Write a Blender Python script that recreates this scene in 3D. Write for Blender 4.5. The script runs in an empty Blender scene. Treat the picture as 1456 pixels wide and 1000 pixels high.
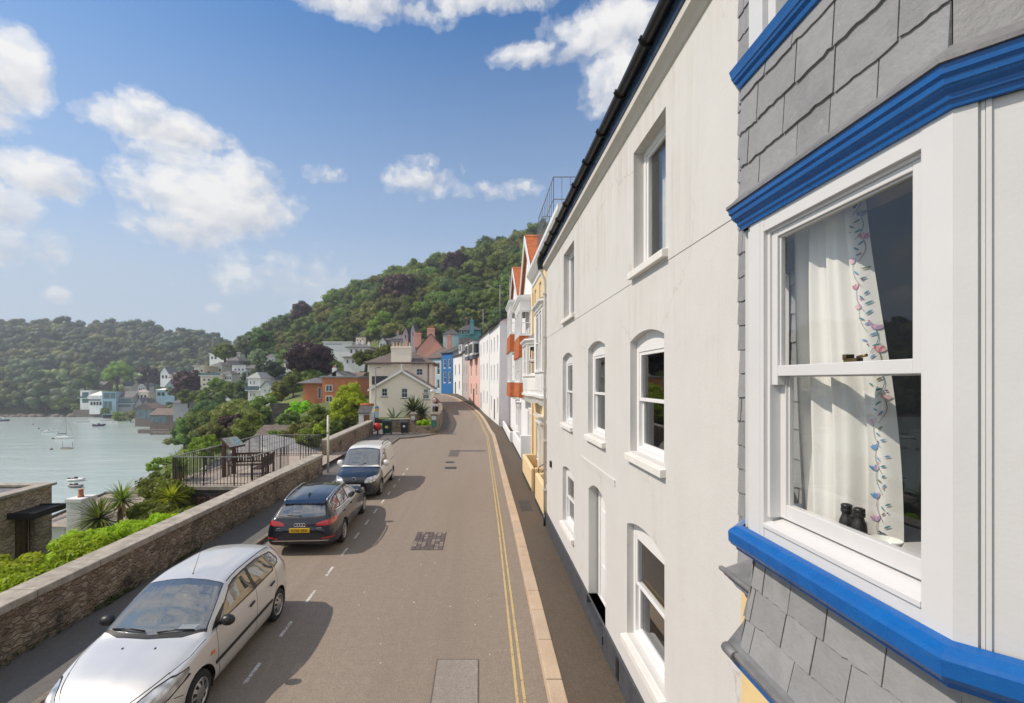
import bpy, bmesh, math, random
import numpy as np
from mathutils import Vector, Matrix
random.seed(7); RNG = np.random.default_rng(7)
S = bpy.context.scene
COL = S.collection
R = math.radians
CZ = 4.55                       # eye height above the road
F, VX, VY = 650.0, 682.0, 542.0  # focal length and vanishing point of the street, in photo pixels
def P(px, py, Y): return Vector(((px - VX) * Y / F, Y, CZ - (py - VY) * Y / F))
def PX(px, Y): return (px - VX) * Y / F
def PZ(py, Y): return CZ - (py - VY) * Y / F

# ---------------------------------------------------------------- objects
def tag(o, label=None, cat=None, group=None, kind=None):
    if label: o['label'] = label
    if cat: o['category'] = cat
    if group: o['group'] = group
    if kind: o['kind'] = kind
    return o
def empty(name, loc=(0, 0, 0), rz=0, label=None, cat=None, group=None):
    o = bpy.data.objects.new(name, None); COL.objects.link(o)
    o.location = loc; o.rotation_euler = (0, 0, rz); o.empty_display_size = .2
    return tag(o, label, cat, group)
def copy_tree(o, parent=None):
    c = o.copy(); COL.objects.link(c)
    if parent is not None:
        c.parent = parent
    for ch in list(o.children):
        copy_tree(ch, c)
    return c
def world_of(o):
    m = o.matrix_basis.copy()
    while o.parent:
        o = o.parent; m = o.matrix_basis @ m
    return m

class MB:
    """collects faces and links them as one mesh object"""
    def __init__(s): s.v = []; s.f = []; s.m = []; s.sm = []
    def add(s, vs, fs, mi=0, smooth=False):
        b = len(s.v); s.v.extend([tuple(v) for v in vs])
        for f in fs:
            s.f.append(tuple(i + b for i in f)); s.m.append(mi); s.sm.append(smooth)
        return s
    def quad(s, a, b, c, d, mi=0): return s.add([a, b, c, d], [(0, 1, 2, 3)], mi)
    def hexa(s, p, mi=0):        # p: 8 points, bottom ring then top ring
        return s.add(p, [(3, 2, 1, 0), (4, 5, 6, 7), (0, 1, 5, 4), (1, 2, 6, 5), (2, 3, 7, 6), (3, 0, 4, 7)], mi)
    def box(s, x0, x1, y0, y1, z0, z1, mi=0):
        return s.hexa([(x0, y0, z0), (x1, y0, z0), (x1, y1, z0), (x0, y1, z0), (x0, y0, z1), (x1, y0, z1), (x1, y1, z1), (x0, y1, z1)], mi)
    def fbox(s, fr, u0, u1, n0, n1, z0, z1, mi=0):
        return s.hexa([fr(u0, n0, z0), fr(u1, n0, z0), fr(u1, n1, z0), fr(u0, n1, z0), fr(u0, n0, z1), fr(u1, n0, z1), fr(u1, n1, z1), fr(u0, n1, z1)], mi)
    def prism(s, poly, vec, mi=0):   # poly extruded along vec
        n = len(poly); vec = Vector(vec); a = [Vector(p) for p in poly]; b = [p + vec for p in a]
        fs = [tuple(range(n))[::-1], tuple(range(n, 2 * n))] + [(i, (i + 1) % n, n + (i + 1) % n, n + i) for i in range(n)]
        return s.add(a + b, fs, mi)
    def bar(s, a, b, w, h=None, mi=0, up=(0, 0, 1)):
        a = Vector(a); b = Vector(b); h = h or w; d = (b - a).normalized(); up = Vector(up)
        if abs(d.dot(up)) > .98: up = Vector((0, 1, 0))
        r = d.cross(up).normalized() * w / 2; t = r.cross(d).normalized() * h / 2
        return s.hexa([a - r - t, a + r - t, b + r - t, b - r - t, a - r + t, a + r + t, b + r + t, b - r + t], mi)
    def tube(s, pts, r, n=8, mi=0, caps=True, smooth=True):
        pts = [Vector(p) for p in pts]; k = len(pts); rs = r if isinstance(r, (list, tuple)) else [r] * k
        vs = []; prev = None
        for i, p in enumerate(pts):
            d = (pts[min(i + 1, k - 1)] - pts[max(i - 1, 0)]).normalized()
            if prev is None:
                prev = d.orthogonal().normalized()
            prev = (prev - d * prev.dot(d)).normalized(); q = d.cross(prev)
            vs += [p + (prev * math.cos(2 * math.pi * j / n) + q * math.sin(2 * math.pi * j / n)) * rs[i] for j in range(n)]
        fs = [(i * n + j, i * n + (j + 1) % n, (i + 1) * n + (j + 1) % n, (i + 1) * n + j) for i in range(k - 1) for j in range(n)]
        s.add(vs, fs, mi, smooth)
        if caps:
            b = len(s.v) - len(vs)
            s.f += [tuple(b + j for j in range(n))[::-1], tuple(b + (k - 1) * n + j for j in range(n))]; s.m += [mi, mi]; s.sm += [False, False]
        return s
    def lathe(s, prof, c=(0, 0, 0), axis='Z', n=24, mi=0, smooth=True, ang=None):
        vs = []
        for (r, h) in prof:
            for j in range(n):
                a = 2 * math.pi * j / n; x, y = r * math.cos(a), r * math.sin(a)
                p = {'Z': (x, y, h), 'X': (h, x, y), 'Y': (x, h, y)}[axis]
                vs.append((c[0] + p[0], c[1] + p[1], c[2] + p[2]))
        fs = [(i * n + j, i * n + (j + 1) % n, (i + 1) * n + (j + 1) % n, (i + 1) * n + j) for i in range(len(prof) - 1) for j in range(n)]
        return s.add(vs, fs, mi, smooth)
    def sphere(s, c, r, nu=12, nv=8, mi=0):
        rx, ry, rz = r if isinstance(r, (list, tuple)) else (r, r, r)
        vs = []; fs = []
        for i in range(nv + 1):
            t = math.pi * i / nv
            for j in range(nu):
                a = 2 * math.pi * j / nu
                vs.append((c[0] + rx * math.sin(t) * math.cos(a), c[1] + ry * math.sin(t) * math.sin(a), c[2] + rz * math.cos(t)))
        fs = [(i * nu + j, (i + 1) * nu + j, (i + 1) * nu + (j + 1) % nu, i * nu + (j + 1) % nu) for i in range(nv) for j in range(nu)]
        return s.add(vs, fs, mi, True)
    def build(s, name, mats, parent=None, bevel=0, norm=True, seg=2, local=None):
        if not isinstance(mats, (list, tuple)): mats = [mats]
        me = bpy.data.meshes.new(name)
        vs = s.v
        if parent is not None and local is None:
            inv = world_of(parent).inverted(); vs = [inv @ Vector(v) for v in vs]
        me.from_pydata(vs, [], s.f)
        for m in mats: me.materials.append(m)
        me.polygons.foreach_set('material_index', s.m); me.polygons.foreach_set('use_smooth', s.sm)
        if norm:
            bm = bmesh.new(); bm.from_mesh(me); bmesh.ops.recalc_face_normals(bm, faces=bm.faces[:]); bm.to_mesh(me); bm.free()
        me.update()
        o = bpy.data.objects.new(name, me); COL.objects.link(o)
        if parent is not None: o.parent = parent
        if bevel:
            md = o.modifiers.new('bevel', 'BEVEL'); md.width = bevel; md.segments = seg; md.limit_method = 'ANGLE'; md.angle_limit = R(40)
        return o

class Frame:
    """facade frame: u runs along the wall from A to B, n is outward"""
    def __init__(s, A, B, flip=False):
        s.A = Vector((A[0], A[1], 0)); d = Vector((B[0], B[1], 0)) - s.A; s.L = d.length; s.u = d.normalized()
        s.n = Vector((s.u.y, -s.u.x, 0)) if not flip else Vector((-s.u.y, s.u.x, 0))
    def __call__(s, u, n, z): 
        p = s.A + s.u * u + s.n * n; return Vector((p.x, p.y, z))

def text_mesh(body, size, name, mat, parent, M, extrude=.002, align='CENTER'):
    cu = bpy.data.curves.new(name, 'FONT'); cu.body = body; cu.size = size; cu.extrude = extrude; cu.align_x = align; cu.align_y = 'CENTER'
    cu.resolution_u = 3
    t = bpy.data.objects.new('tmp', cu); COL.objects.link(t)
    dg = bpy.context.evaluated_depsgraph_get(); me = bpy.data.meshes.new_from_object(t.evaluated_get(dg))
    bpy.data.objects.remove(t); me.name = name
    me.transform(M); me.materials.clear(); me.materials.append(mat)
    o = bpy.data.objects.new(name, me); COL.objects.link(o); o.parent = parent
    return o

# ---------------------------------------------------------------- materials
MATS = {}
class NT:
    def __init__(s, name):
        s.mat = bpy.data.materials.new(name); s.mat.use_nodes = True; s.t = s.mat.node_tree
        s.b = s.t.nodes['Principled BSDF']; s.out = s.t.nodes['Material Output']
    def n(s, typ, **kw):
        nd = s.t.nodes.new(typ)
        for k, v in kw.items():
            if k.startswith('i_'):
                nd.inputs[k[2:].replace('_', ' ')].default_value = v
            else: setattr(nd, k, v)
        return nd
    def l(s, a, b): s.t.links.new(a, b)
    def val(s, a, op, b=None, clamp=False):
        m = s.n('ShaderNodeMath', operation=op, use_clamp=clamp)
        for i, x in enumerate((a, b)):
            if x is None: continue
            if isinstance(x, (int, float)): m.inputs[i].default_value = x
            else: s.l(x, m.inputs[i])
        return m.outputs[0]
    def mix(s, fac, a, b, typ='MIX'):
        m = s.n('ShaderNodeMix', data_type='RGBA', blend_type=typ)
        for i, x in ((0, fac), (6, a), (7, b)):
            if isinstance(x, (int, float)): m.inputs[i].default_value = x
            elif isinstance(x, (tuple, list)): m.inputs[i].default_value = (*x[:3], 1)
            else: s.l(x, m.inputs[i])
        return m.outputs[2]
    def ramp(s, fac, stops, interp='LINEAR'):
        r = s.n('ShaderNodeValToRGB'); r.color_ramp.interpolation = interp; e = r.color_ramp.elements
        while len(e) < len(stops): e.new(.5)
        for k, (p, c) in enumerate(stops):
            e[k].position = p; e[k].color = (*c[:3], 1) if isinstance(c, (tuple, list)) else (c, c, c, 1)
        s.l(fac, r.inputs[0]); return r.outputs[0]
    def pos(s, obj=False):
        if obj: return s.n('ShaderNodeTexCoord').outputs['Object']
        return s.n('ShaderNodeNewGeometry').outputs['Position']
    def mapv(s, v, scale=(1, 1, 1), rot=(0, 0, 0), loc=(0, 0, 0)):
        m = s.n('ShaderNodeMapping'); m.inputs['Scale'].default_value = scale; m.inputs['Rotation'].default_value = rot; m.inputs['Location'].default_value = loc
        s.l(v, m.inputs[0]); return m.outputs[0]
    def noise(s, v, scale=1, detail=4, rough=.55, dist=0, col=False):
        n = s.n('ShaderNodeTexNoise'); n.inputs['Scale'].default_value = scale; n.inputs['Detail'].default_value = detail
        n.inputs['Roughness'].default_value = rough; n.inputs['Distortion'].default_value = dist
        s.l(v, n.inputs['Vector']); return n.outputs['Color' if col else 'Fac']
    def bump(s, h, strength=.3, dist=.01):
        b = s.n('ShaderNodeBump'); b.inputs['Strength'].default_value = strength; b.inputs['Distance'].default_value = dist
        s.l(h, b.inputs['Height']); s.l(b.outputs[0], s.b.inputs['Normal']); return b
    def base(s, c):
        if isinstance(c, (tuple, list)): s.b.inputs['Base Color'].default_value = (*c[:3], 1)
        else: s.l(c, s.b.inputs['Base Color'])
    def rough(s, r):
        if isinstance(r, (int, float)): s.b.inputs['Roughness'].default_value = r
        else: s.l(r, s.b.inputs['Roughness'])

def mat(name, col, rough=.6, var=.12, scale=4, bump=.0, bscale=60, metallic=0, stain=0, obj=False, spec=.5, coat=0):
    if name in MATS: return MATS[name]
    k = NT(name); p = k.pos(obj)
    n1 = k.noise(p, scale, 5, .6); n2 = k.noise(p, scale * .17, 3)
    a = tuple(c * (1 - var) for c in col); b = tuple(min(1, c * (1 + var)) for c in col)
    c = k.mix(k.ramp(n1, [(.3, 0.), (.7, 1.)]), a, b)
    if stain:
        v = k.noise(k.mapv(p, (3, 3, .35)), 1.6, 6, .65)
        f = k.val(k.ramp(v, [(.52, 0.), (.75, 1.)]), 'MULTIPLY', stain)
        c = k.mix(f, c, tuple(x * .55 for x in col))
    k.base(c); k.rough(k.ramp(n2, [(.3, max(0, rough - .06)), (.7, min(1, rough + .06))]))
    k.b.inputs['Metallic'].default_value = metallic; k.b.inputs['Specular IOR Level'].default_value = spec
    k.b.inputs['Coat Weight'].default_value = coat; k.b.inputs['Coat Roughness'].default_value = .03
    if bump:
        k.bump(k.noise(p, bscale, 4, .6), bump, .01)
    MATS[name] = k.mat; return k.mat

def glass_mat(name, tint=(.02, .025, .03), trans=.75, rough=.0, dust_sheen=0, refl=.085):
    """clear pane: mirror reflection by Fresnel over a tinted see-through pane"""
    k = NT(name); lw = k.n('ShaderNodeLayerWeight'); lw.inputs['Blend'].default_value = .5
    g = k.n('ShaderNodeBsdfGlossy'); g.inputs['Roughness'].default_value = rough; g.inputs['Color'].default_value = (.95, .97, 1, 1)
    t = k.n('ShaderNodeBsdfTransparent'); t.inputs['Color'].default_value = (trans, trans * 1.01, trans, 1)
    m = k.n('ShaderNodeMixShader'); f = k.val(k.val(k.val(lw.outputs['Facing'], 'POWER', 3.6), 'MULTIPLY', .85), 'ADD', refl, True)
    k.l(f, m.inputs[0]); k.l(t.outputs[0], m.inputs[1]); k.l(g.outputs[0], m.inputs[2]); o = m.outputs[0]
    if dust_sheen:
        df = k.n('ShaderNodeBsdfDiffuse'); df.inputs['Color'].default_value = (.42, .45, .46, 1); m2 = k.n('ShaderNodeMixShader'); m2.inputs[0].default_value = dust_sheen; k.l(o, m2.inputs[1]); k.l(df.outputs[0], m2.inputs[2]); o = m2.outputs[0]  # grey film: some dust, and pale sky reflection put in as colour
    k.l(o, k.out.inputs['Surface'])
    k.t.nodes.remove(k.b); MATS[name] = k.mat; return k.mat

def dark_pane(name, col=(.03, .035, .04)):
    """window pane of a far house: dark room behind a reflecting pane"""
    k = NT(name); p = k.pos(); n = k.noise(p, .7, 2)
    k.base(k.mix(n, tuple(c * .5 for c in col), tuple(c * 1.6 for c in col))); k.b.inputs['Roughness'].default_value = .05
    k.b.inputs['Specular IOR Level'].default_value = .7
    MATS[name] = k.mat; return k.mat

def asphalt(name, c0, c1, big=.25):
    k = NT(name); p = k.pos(); g = k.noise(p, 90, 2, .7); m = k.noise(p, 6, 5, .65); L = k.noise(k.mapv(p, (1, .25, 1)), big, 4, .6)
    sp = k.n('ShaderNodeTexVoronoi', feature='F1'); sp.inputs['Scale'].default_value = 130; k.l(p, sp.inputs['Vector'])
    c = k.mix(k.ramp(L, [(.3, 0.), (.7, 1.)]), c0, c1)
    c = k.mix(k.val(k.ramp(m, [(.35, 0.), (.7, 1.)]), 'MULTIPLY', .45), c, tuple(x * .68 for x in c0))
    tr = k.noise(k.mapv(p, (1.6, .05, 1)), 1.0, 4, .6); c = k.mix(k.val(k.ramp(tr, [(.5, 0.), (.68, 1.)]), 'MULTIPLY', .4), c, tuple(x * .74 for x in c0))
    mid = k.noise(p, 24, 3, .75); c = k.mix(k.val(k.ramp(mid, [(.48, 0.), (.66, 1.)]), 'MULTIPLY', .38), c, tuple(x * .6 for x in c0)); c = k.mix(k.val(k.ramp(mid, [(.3, 1.), (.44, 0.)]), 'MULTIPLY', .3), c, tuple(min(1, x * 1.35) for x in c1))
    oil = k.noise(p, .8, 6, .7); c = k.mix(k.val(k.ramp(oil, [(.60, 0.), (.70, 1.)]), 'MULTIPLY', .35), c, tuple(x * .6 for x in c0))
    c = k.mix(k.val(k.ramp(g, [(.4, 0.), (.75, 1.)]), 'MULTIPLY', .6), c, tuple(min(1, x * 1.75) for x in c1))
    sc = k.n('ShaderNodeSeparateColor'); k.l(sp.outputs['Color'], sc.inputs[0])
    c = k.mix(k.ramp(sc.outputs[0], [(.0, .45), (.35, 0.)]), c, tuple(x * .45 for x in c0))
    k.base(c); k.rough(.85); k.bump(g, .5, .006); MATS[name] = k.mat; return k.mat

def stone_mat(name, cols, scale=3.2, squash=2.1, mortar=(.26, .23, .19), soot=.5, bump=.9):
    """rubble masonry: irregular coursed stones with mortar between"""
    k = NT(name); p = k.pos()
    w = k.noise(p, 2.3, 3, .6, col=True)
    pv = k.n('ShaderNodeVectorMath', operation='MULTIPLY_ADD'); k.l(w, pv.inputs[0]); pv.inputs[1].default_value = (.26, .26, .2); k.l(p, pv.inputs[2])
    v = k.mapv(pv.outputs[0], (scale, scale, scale * squash))
    vo = k.n('ShaderNodeTexVoronoi', feature='F1'); k.l(v, vo.inputs['Vector']); vo.inputs['Scale'].default_value = 1; vo.inputs['Randomness'].default_value = .85
    ed = k.n('ShaderNodeTexVoronoi', feature='DISTANCE_TO_EDGE'); k.l(v, ed.inputs['Vector']); ed.inputs['Scale'].default_value = 1; ed.inputs['Randomness'].default_value = .85
    sc = k.n('ShaderNodeSeparateColor'); k.l(vo.outputs['Color'], sc.inputs[0])
    c = k.ramp(sc.outputs[0], [(i / (len(cols) - 1), cc) for i, cc in enumerate(cols)])
    fine = k.noise(p, 26, 5, .7); c = k.mix(k.ramp(fine, [(.3, .55), (.7, 0.)]), c, tuple(x * .45 for x in cols[0]))
    s2 = k.noise(k.mapv(p, (1, 1, 1.4)), 1.1, 6, .7)
    c = k.mix(k.val(k.ramp(s2, [(.5, 0.), (.66, 1.)]), 'MULTIPLY', soot), c, (.028, .024, .02))
    mk = k.ramp(k.val(ed.outputs['Distance'], 'ADD', k.val(k.val(fine, 'SUBTRACT', .5), 'MULTIPLY', .22)), [(.0, 1.), (.10, 0.)])
    pale = k.noise(p, 7, 5, .75); c = k.mix(k.ramp(pale, [(.62, 0.), (.70, .6)]), c, (.42, .36, .27)); c = k.mix(k.val(mk, 'MULTIPLY', .6), c, k.mix(k.ramp(fine, [(.35, 0.), (.65, 1.)]), tuple(x * .55 for x in mortar), mortar))
    k.base(c); k.rough(.9)
    h = k.val(k.ramp(ed.outputs['Distance'], [(0., 0.), (.16, 1.)]), 'ADD', k.val(fine, 'MULTIPLY', .7))
    k.bump(h, bump, .035); MATS[name] = k.mat; return k.mat

def tile_mat(name, c0, c1, gap, uw=.28, vh=.19, axis='X', slope=True):
    """courses of slates or tiles"""
    k = NT(name); p = k.pos()
    sx = k.n('ShaderNodeSeparateXYZ'); k.l(p, sx.inputs[0]); cb = k.n('ShaderNodeCombineXYZ')
    k.l(k.val(sx.outputs['X'], 'ADD', k.val(sx.outputs['Y'], 'MULTIPLY', 1.0)), cb.inputs[0]); k.l(k.val(sx.outputs['Z'], 'MULTIPLY', 1.35), cb.inputs[1])
    br = k.n('ShaderNodeTexBrick'); k.l(cb.outputs[0], br.inputs['Vector']); br.inputs['Scale'].default_value = 1
    br.inputs['Brick Width'].default_value = uw; br.inputs['Row Height'].default_value = vh; br.inputs['Mortar Size'].default_value = .012
    br.inputs['Color1'].default_value = (*c0, 1); br.inputs['Color2'].default_value = (*c1, 1); br.inputs['Mortar'].default_value = (*gap, 1); br.inputs['Bias'].default_value = 0
    n = k.noise(p, 1.4, 5, .65)
    k.base(k.mix(k.ramp(n, [(.4, 0.), (.75, .7)]), br.outputs['Color'], tuple(x * .6 for x in c0)))
    k.rough(.75); k.bump(br.outputs['Fac'], -.5, .02); MATS[name] = k.mat; return k.mat

def leaf_mat(name, col, var=.35, trans=.35, hue=None):
    k = NT(name); oi = k.n('ShaderNodeObjectInfo'); p = k.pos(True); g = k.n('ShaderNodeNewGeometry')
    n = k.noise(p, .55, 3, .6)
    lo = tuple(c * (1 - var) for c in col); hi = tuple(c * (1 + var) for c in (hue or col))
    c = k.mix(k.ramp(n, [(.3, 0.), (.7, 1.)]), lo, hi)
    c = k.mix(k.val(g.outputs['Random Per Island'], 'MULTIPLY', .55), c, tuple(x * 1.55 for x in (hue or col)))
    rv = k.n('ShaderNodeHueSaturation'); k.l(c, rv.inputs['Color'])
    k.l(k.val(k.val(oi.outputs['Random'], 'MULTIPLY', .05), 'ADD', .475), rv.inputs['Hue'])
    k.l(k.val(k.val(oi.outputs['Random'], 'MULTIPLY', .7), 'ADD', .65), rv.inputs['Value'])
    k.l(rv.outputs[0], k.b.inputs['Base Color']); k.b.inputs['Roughness'].default_value = .55; k.b.inputs['Specular IOR Level'].default_value = .3
    t = k.n('ShaderNodeBsdfTranslucent'); k.l(rv.outputs[0], t.inputs['Color'])
    m = k.n('ShaderNodeMixShader'); m.inputs[0].default_value = trans; k.l(k.b.outputs[0], m.inputs[1]); k.l(t.outputs[0], m.inputs[2]); k.l(m.outputs[0], k.out.inputs['Surface'])
    MATS[name] = k.mat; return k.mat

WHITE = mat('white_gloss_paint', (.78, .78, .77), .35, .03, 2, .08, 40)
FRAMEW = mat('window_white', (.78, .78, .78), .3, .02, 3)
DARKP = dark_pane('dark_pane')
PANE = glass_mat('clear_pane', trans=.98, refl=.07)
BLACK = mat('black_plastic', (.012, .012, .013), .35, .2, 5)
IRON = mat('black_iron', (.02, .02, .022), .5, .2, 8)
LEAD = mat('lead_flashing', (.17, .17, .175), .55, .25, 7, .5, 16)
def blue_paint():
    k = NT('royal_blue_gloss'); p = k.pos(); a = k.noise(p, 5, 5, .65); b = k.noise(k.mapv(p, (30, 2.5, 60)), 1, 4, .6); d = k.noise(p, 16, 5, .75)
    c = k.mix(k.ramp(a, [(.3, 0.), (.7, 1.)]), (.002, .082, .31), (.003, .115, .39)); c = k.mix(k.ramp(d, [(.62, 0.), (.72, .45)]), c, (.06, .16, .36)); c = k.mix(k.ramp(k.noise(p, 48, 3, .6), [(.72, 0.), (.76, .6)]), c, (.22, .26, .32))
    k.base(c); k.rough(k.ramp(d, [(.35, .20), (.7, .42)])); k.b.inputs['Specular IOR Level'].default_value = .5; k.bump(k.val(b, 'ADD', k.val(a, 'MULTIPLY', .8)), .35, .004); return k.mat
BLUE = blue_paint()
SLATEROOF = tile_mat('slate_roof', (.075, .072, .075), (.12, .112, .105), (.03, .03, .03))
BROWNROOF = tile_mat('brown_tile_roof', (.13, .095, .075), (.19, .145, .115), (.05, .04, .035))
ORANGETILE = tile_mat('orange_clay_tile', (.52, .12, .03), (.62, .19, .05), (.2, .06, .02), .17, .12)
DARKROOM = mat('dark_room', (.03, .03, .033), .9, .1, 1)
CURTAIN = mat('net_curtain', (.6, .59, .56), .9, .08, 8)
# ================================================================ the lie of the land
def itp(x, xs, ys): return np.interp(x, xs, ys)
def sstep(t): t = np.clip(t, 0, 1); return t * t * (3 - 2 * t)
def road_z(Y): return itp(Y, [0, 44, 50, 59, 70, 79, 84, 95, 120], [0, 0, .1, .35, 1.1, 1.75, 2.1, 2.4, 3.2])
def kerb_r(Y): return itp(Y, [-12, 6, 14, 38, 41, 47, 53, 59, 65, 70, 75, 79, 82, 84.5], [.93, .96, 1.02, 1.02, .85, .62, .3, -.2, -1.2, -2.4, -3.5, -4.6, -5.9, -7.6])
def kerb_l(Y): return itp(Y, [-12, 27, 33, 36, 36.6, 38.5, 40.6, 41.8, 49.3, 58.6, 65.9, 73.7, 80, 84.5], [-6.0, -6.1, -6.3, -6.3, -4.95, -3.8, -3.1, -2.85, -3.1, -4.0, -5.3, -6.6, -8.6, -12])
WATER_Z = -18.0
def shore_x(Y): return itp(Y, [-300, 20, 60, 100, 150, 190, 230, 280, 294], [-45, -45, -58, -75, -97, -121, -162, -203, -216])
def ground(X, Y):
    X = np.asarray(X, float); Y = np.asarray(Y, float)
    xs = shore_x(Y); xt = itp(Y, [27, 40, 70, 90, 120, 180, 230, 300], [-8.3, -10, -22, -32, -50, -80, -112, -150])
    zt = itp(Y, [0, 45, 60, 80, 120, 180, 230, 300], [-.6, -.5, .2, .8, 2.6, 6, 8, 8])
    t = np.clip((X - xs) / (xt - xs), 0, 1)
    slope = WATER_Z - 3 + (zt - WATER_Z + 3) * np.clip(t + .05, 0, 1) ** .75
    s2 = np.clip((X - xt) / 10, 0, 1)
    plat = zt + (np.minimum(road_z(Y), 3) - .25 - zt) * s2
    z = np.where(X < xt, slope, plat)
    z = np.where(X < xs, WATER_Z - 4, z)
    crest = itp(X, [-165, -150, -126, -105, -78, -47, 7, 34, 120, 400], [-4, 2, 14, 31, 46, 56, 71, 78, 95, 110])
    y0 = itp(X, [-170, -150, -100, -70, -30, 0, 30], [262, 246, 196, 146, 100, 88, 60])
    h = crest * sstep((Y - y0) / (262 - y0) * .93) * np.clip((X - xs) / 8, 0, 1)
    z = z + np.maximum(h, 0)
    z = z + np.clip((X - 13) * .5, 0, 60) * (X > 13) * np.clip((150 - Y) / 60, 0, 1)
    # hill across the creek, and the bank across the river
    zc = itp(X, [-900, -503, -430, -356, -297, -245, -190, -120], [62, 60, 59, 53, 45, 34, 22, 6])
    f = np.where(Y > 292, -16 + (zc + 16) * sstep((Y - 290) / 205 * .85 + .08), -40)
    ob = np.where(X < -325, -17 + 78 * sstep((-325 - X) / 260 * .8 + .07), -40)
    return np.maximum(np.maximum(z, f), ob)
def gz(x, y): return float(ground(x, y))

def build_terrain():
    ar = np.arange
    xs = np.concatenate([ar(-940, -600, 34), ar(-600, -130, 11), ar(-130, 60, 3.2), ar(60, 420, 24)])
    ys = np.concatenate([ar(-420, 0, 32), ar(0, 130, 3.2), ar(130, 520, 8), ar(520, 900, 35)])
    X, Y = np.meshgrid(xs, ys); Z = ground(X, Y)
    far = sstep((np.abs(X + 8) - 14) / 40)
    Z = Z + far * (np.sin(X * .21 + Y * .13) * .5 + np.sin(X * .07 - Y * .09) * .9) * (Z > WATER_Z)
    nx, ny = len(xs), len(ys); v = np.stack([X, Y, Z], -1).reshape(-1, 3)
    i = ar(nx * ny).reshape(ny, nx); f = np.stack([i[:-1, :-1], i[:-1, 1:], i[1:, 1:], i[1:, :-1]], -1).reshape(-1, 4)
    me = bpy.data.meshes.new('ground'); me.from_pydata(v.tolist(), [], f.tolist()); me.polygons.foreach_set('use_smooth', [True] * len(f))
    k = NT('hillside_grass'); p = k.pos(); n = k.noise(p, .35, 6, .7); n2 = k.noise(p, 3, 5, .7)
    c = k.mix(k.ramp(n, [(.35, 0.), (.65, 1.)]), (.07, .105, .025), (.12, .14, .04)); c = k.mix(k.ramp(n2, [(.5, 0.), (.7, .6)]), c, (.05, .045, .025))
    k.base(c); k.rough(.95); k.bump(n2, .8, .15); me.materials.append(k.mat)
    o = bpy.data.objects.new('ground', me); COL.objects.link(o); tag(o, 'grassy hillside falling from the street to the river', kind='structure')
build_terrain()

def water():
    k = NT('river_water'); p = k.pos()
    a = k.noise(k.mapv(p, (.5, 1.1, 1)), 1.3, 4, .6, .4); b = k.noise(k.mapv(p, (.06, .16, 1)), 1, 3, .5); L = k.noise(k.mapv(p, (.012, .03, 1)), 1, 4, .6)
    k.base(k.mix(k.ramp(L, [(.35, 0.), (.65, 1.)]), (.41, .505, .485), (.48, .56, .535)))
    k.rough(.16); k.b.inputs['Specular IOR Level'].default_value = .5
    h = k.val(k.val(a, 'MULTIPLY', .6), 'ADD', k.val(b, 'MULTIPLY', 1.6)); k.bump(h, .55, .35)
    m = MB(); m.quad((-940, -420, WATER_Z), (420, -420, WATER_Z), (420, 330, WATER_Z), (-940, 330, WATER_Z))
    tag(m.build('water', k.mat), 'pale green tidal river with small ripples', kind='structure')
water()

# ---------------------------------------------------------------- road, pavements, kerbs, markings
ROADM = asphalt('road_asphalt', (.195, .156, .122), (.262, .214, .170))
PAVEM = asphalt('pavement_brown_asphalt', (.072, .053, .037), (.108, .081, .057), .6)
DARKPAVE = asphalt('pavement_dark_asphalt', (.105, .097, .09), (.14, .13, .12), .5)
PATCHM = asphalt('patch_asphalt', (.225, .195, .168), (.275, .24, .21), .9)
def strip(name, fa, fb, y0, y1, dz, m, step=.8, nx=6, label=None, crown=0):
    ys = list(np.arange(y0, y1, step)) + [y1]; vs = []; fs = []
    for y in ys:
        a, b = float(fa(y)), float(fb(y))
        for j in range(nx + 1):
            t = j / nx; vs.append((a + (b - a) * t, y, float(road_z(y)) + dz + crown * 4 * t * (1 - t)))
    for i in range(len(ys) - 1):
        for j in range(nx):
            q = i * (nx + 1) + j; fs.append((q, q + 1, q + nx + 2, q + nx + 1))
    mb = MB(); mb.add(vs, fs, 0, True); o = mb.build(name, m, norm=False)
    tag(o, label, kind='structure'); return o
strip('road', lambda y: kerb_l(y) - .05, lambda y: kerb_r(y) + .05, -12, 84.5, 0, ROADM, label='worn grey tarmac street curving left uphill')
strip('pavement', lambda y: kerb_r(y) + .25, lambda y: itp(y, [-12, 13.8, 14, 26, 44, 45, 64, 66, 84.5], [2.3, 2.3, 3.2, 3.3, 3.3, 2.2, .4, 0, -4]), -12, 84.5, .115, PAVEM, label='narrow brown tarmac pavement below the house fronts')
strip('pavement', lambda y: itp(y, [-12, 22, 26, 41.8, 50, 60, 84], [-7.7, -7.8, -9.3, -9.2, -4.2, -5.2, -13]), lambda y: kerb_l(y) - .12, -12, 80, .1, DARKPAVE, .5, label='dark tarmac pavement below the stone wall')

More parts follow.
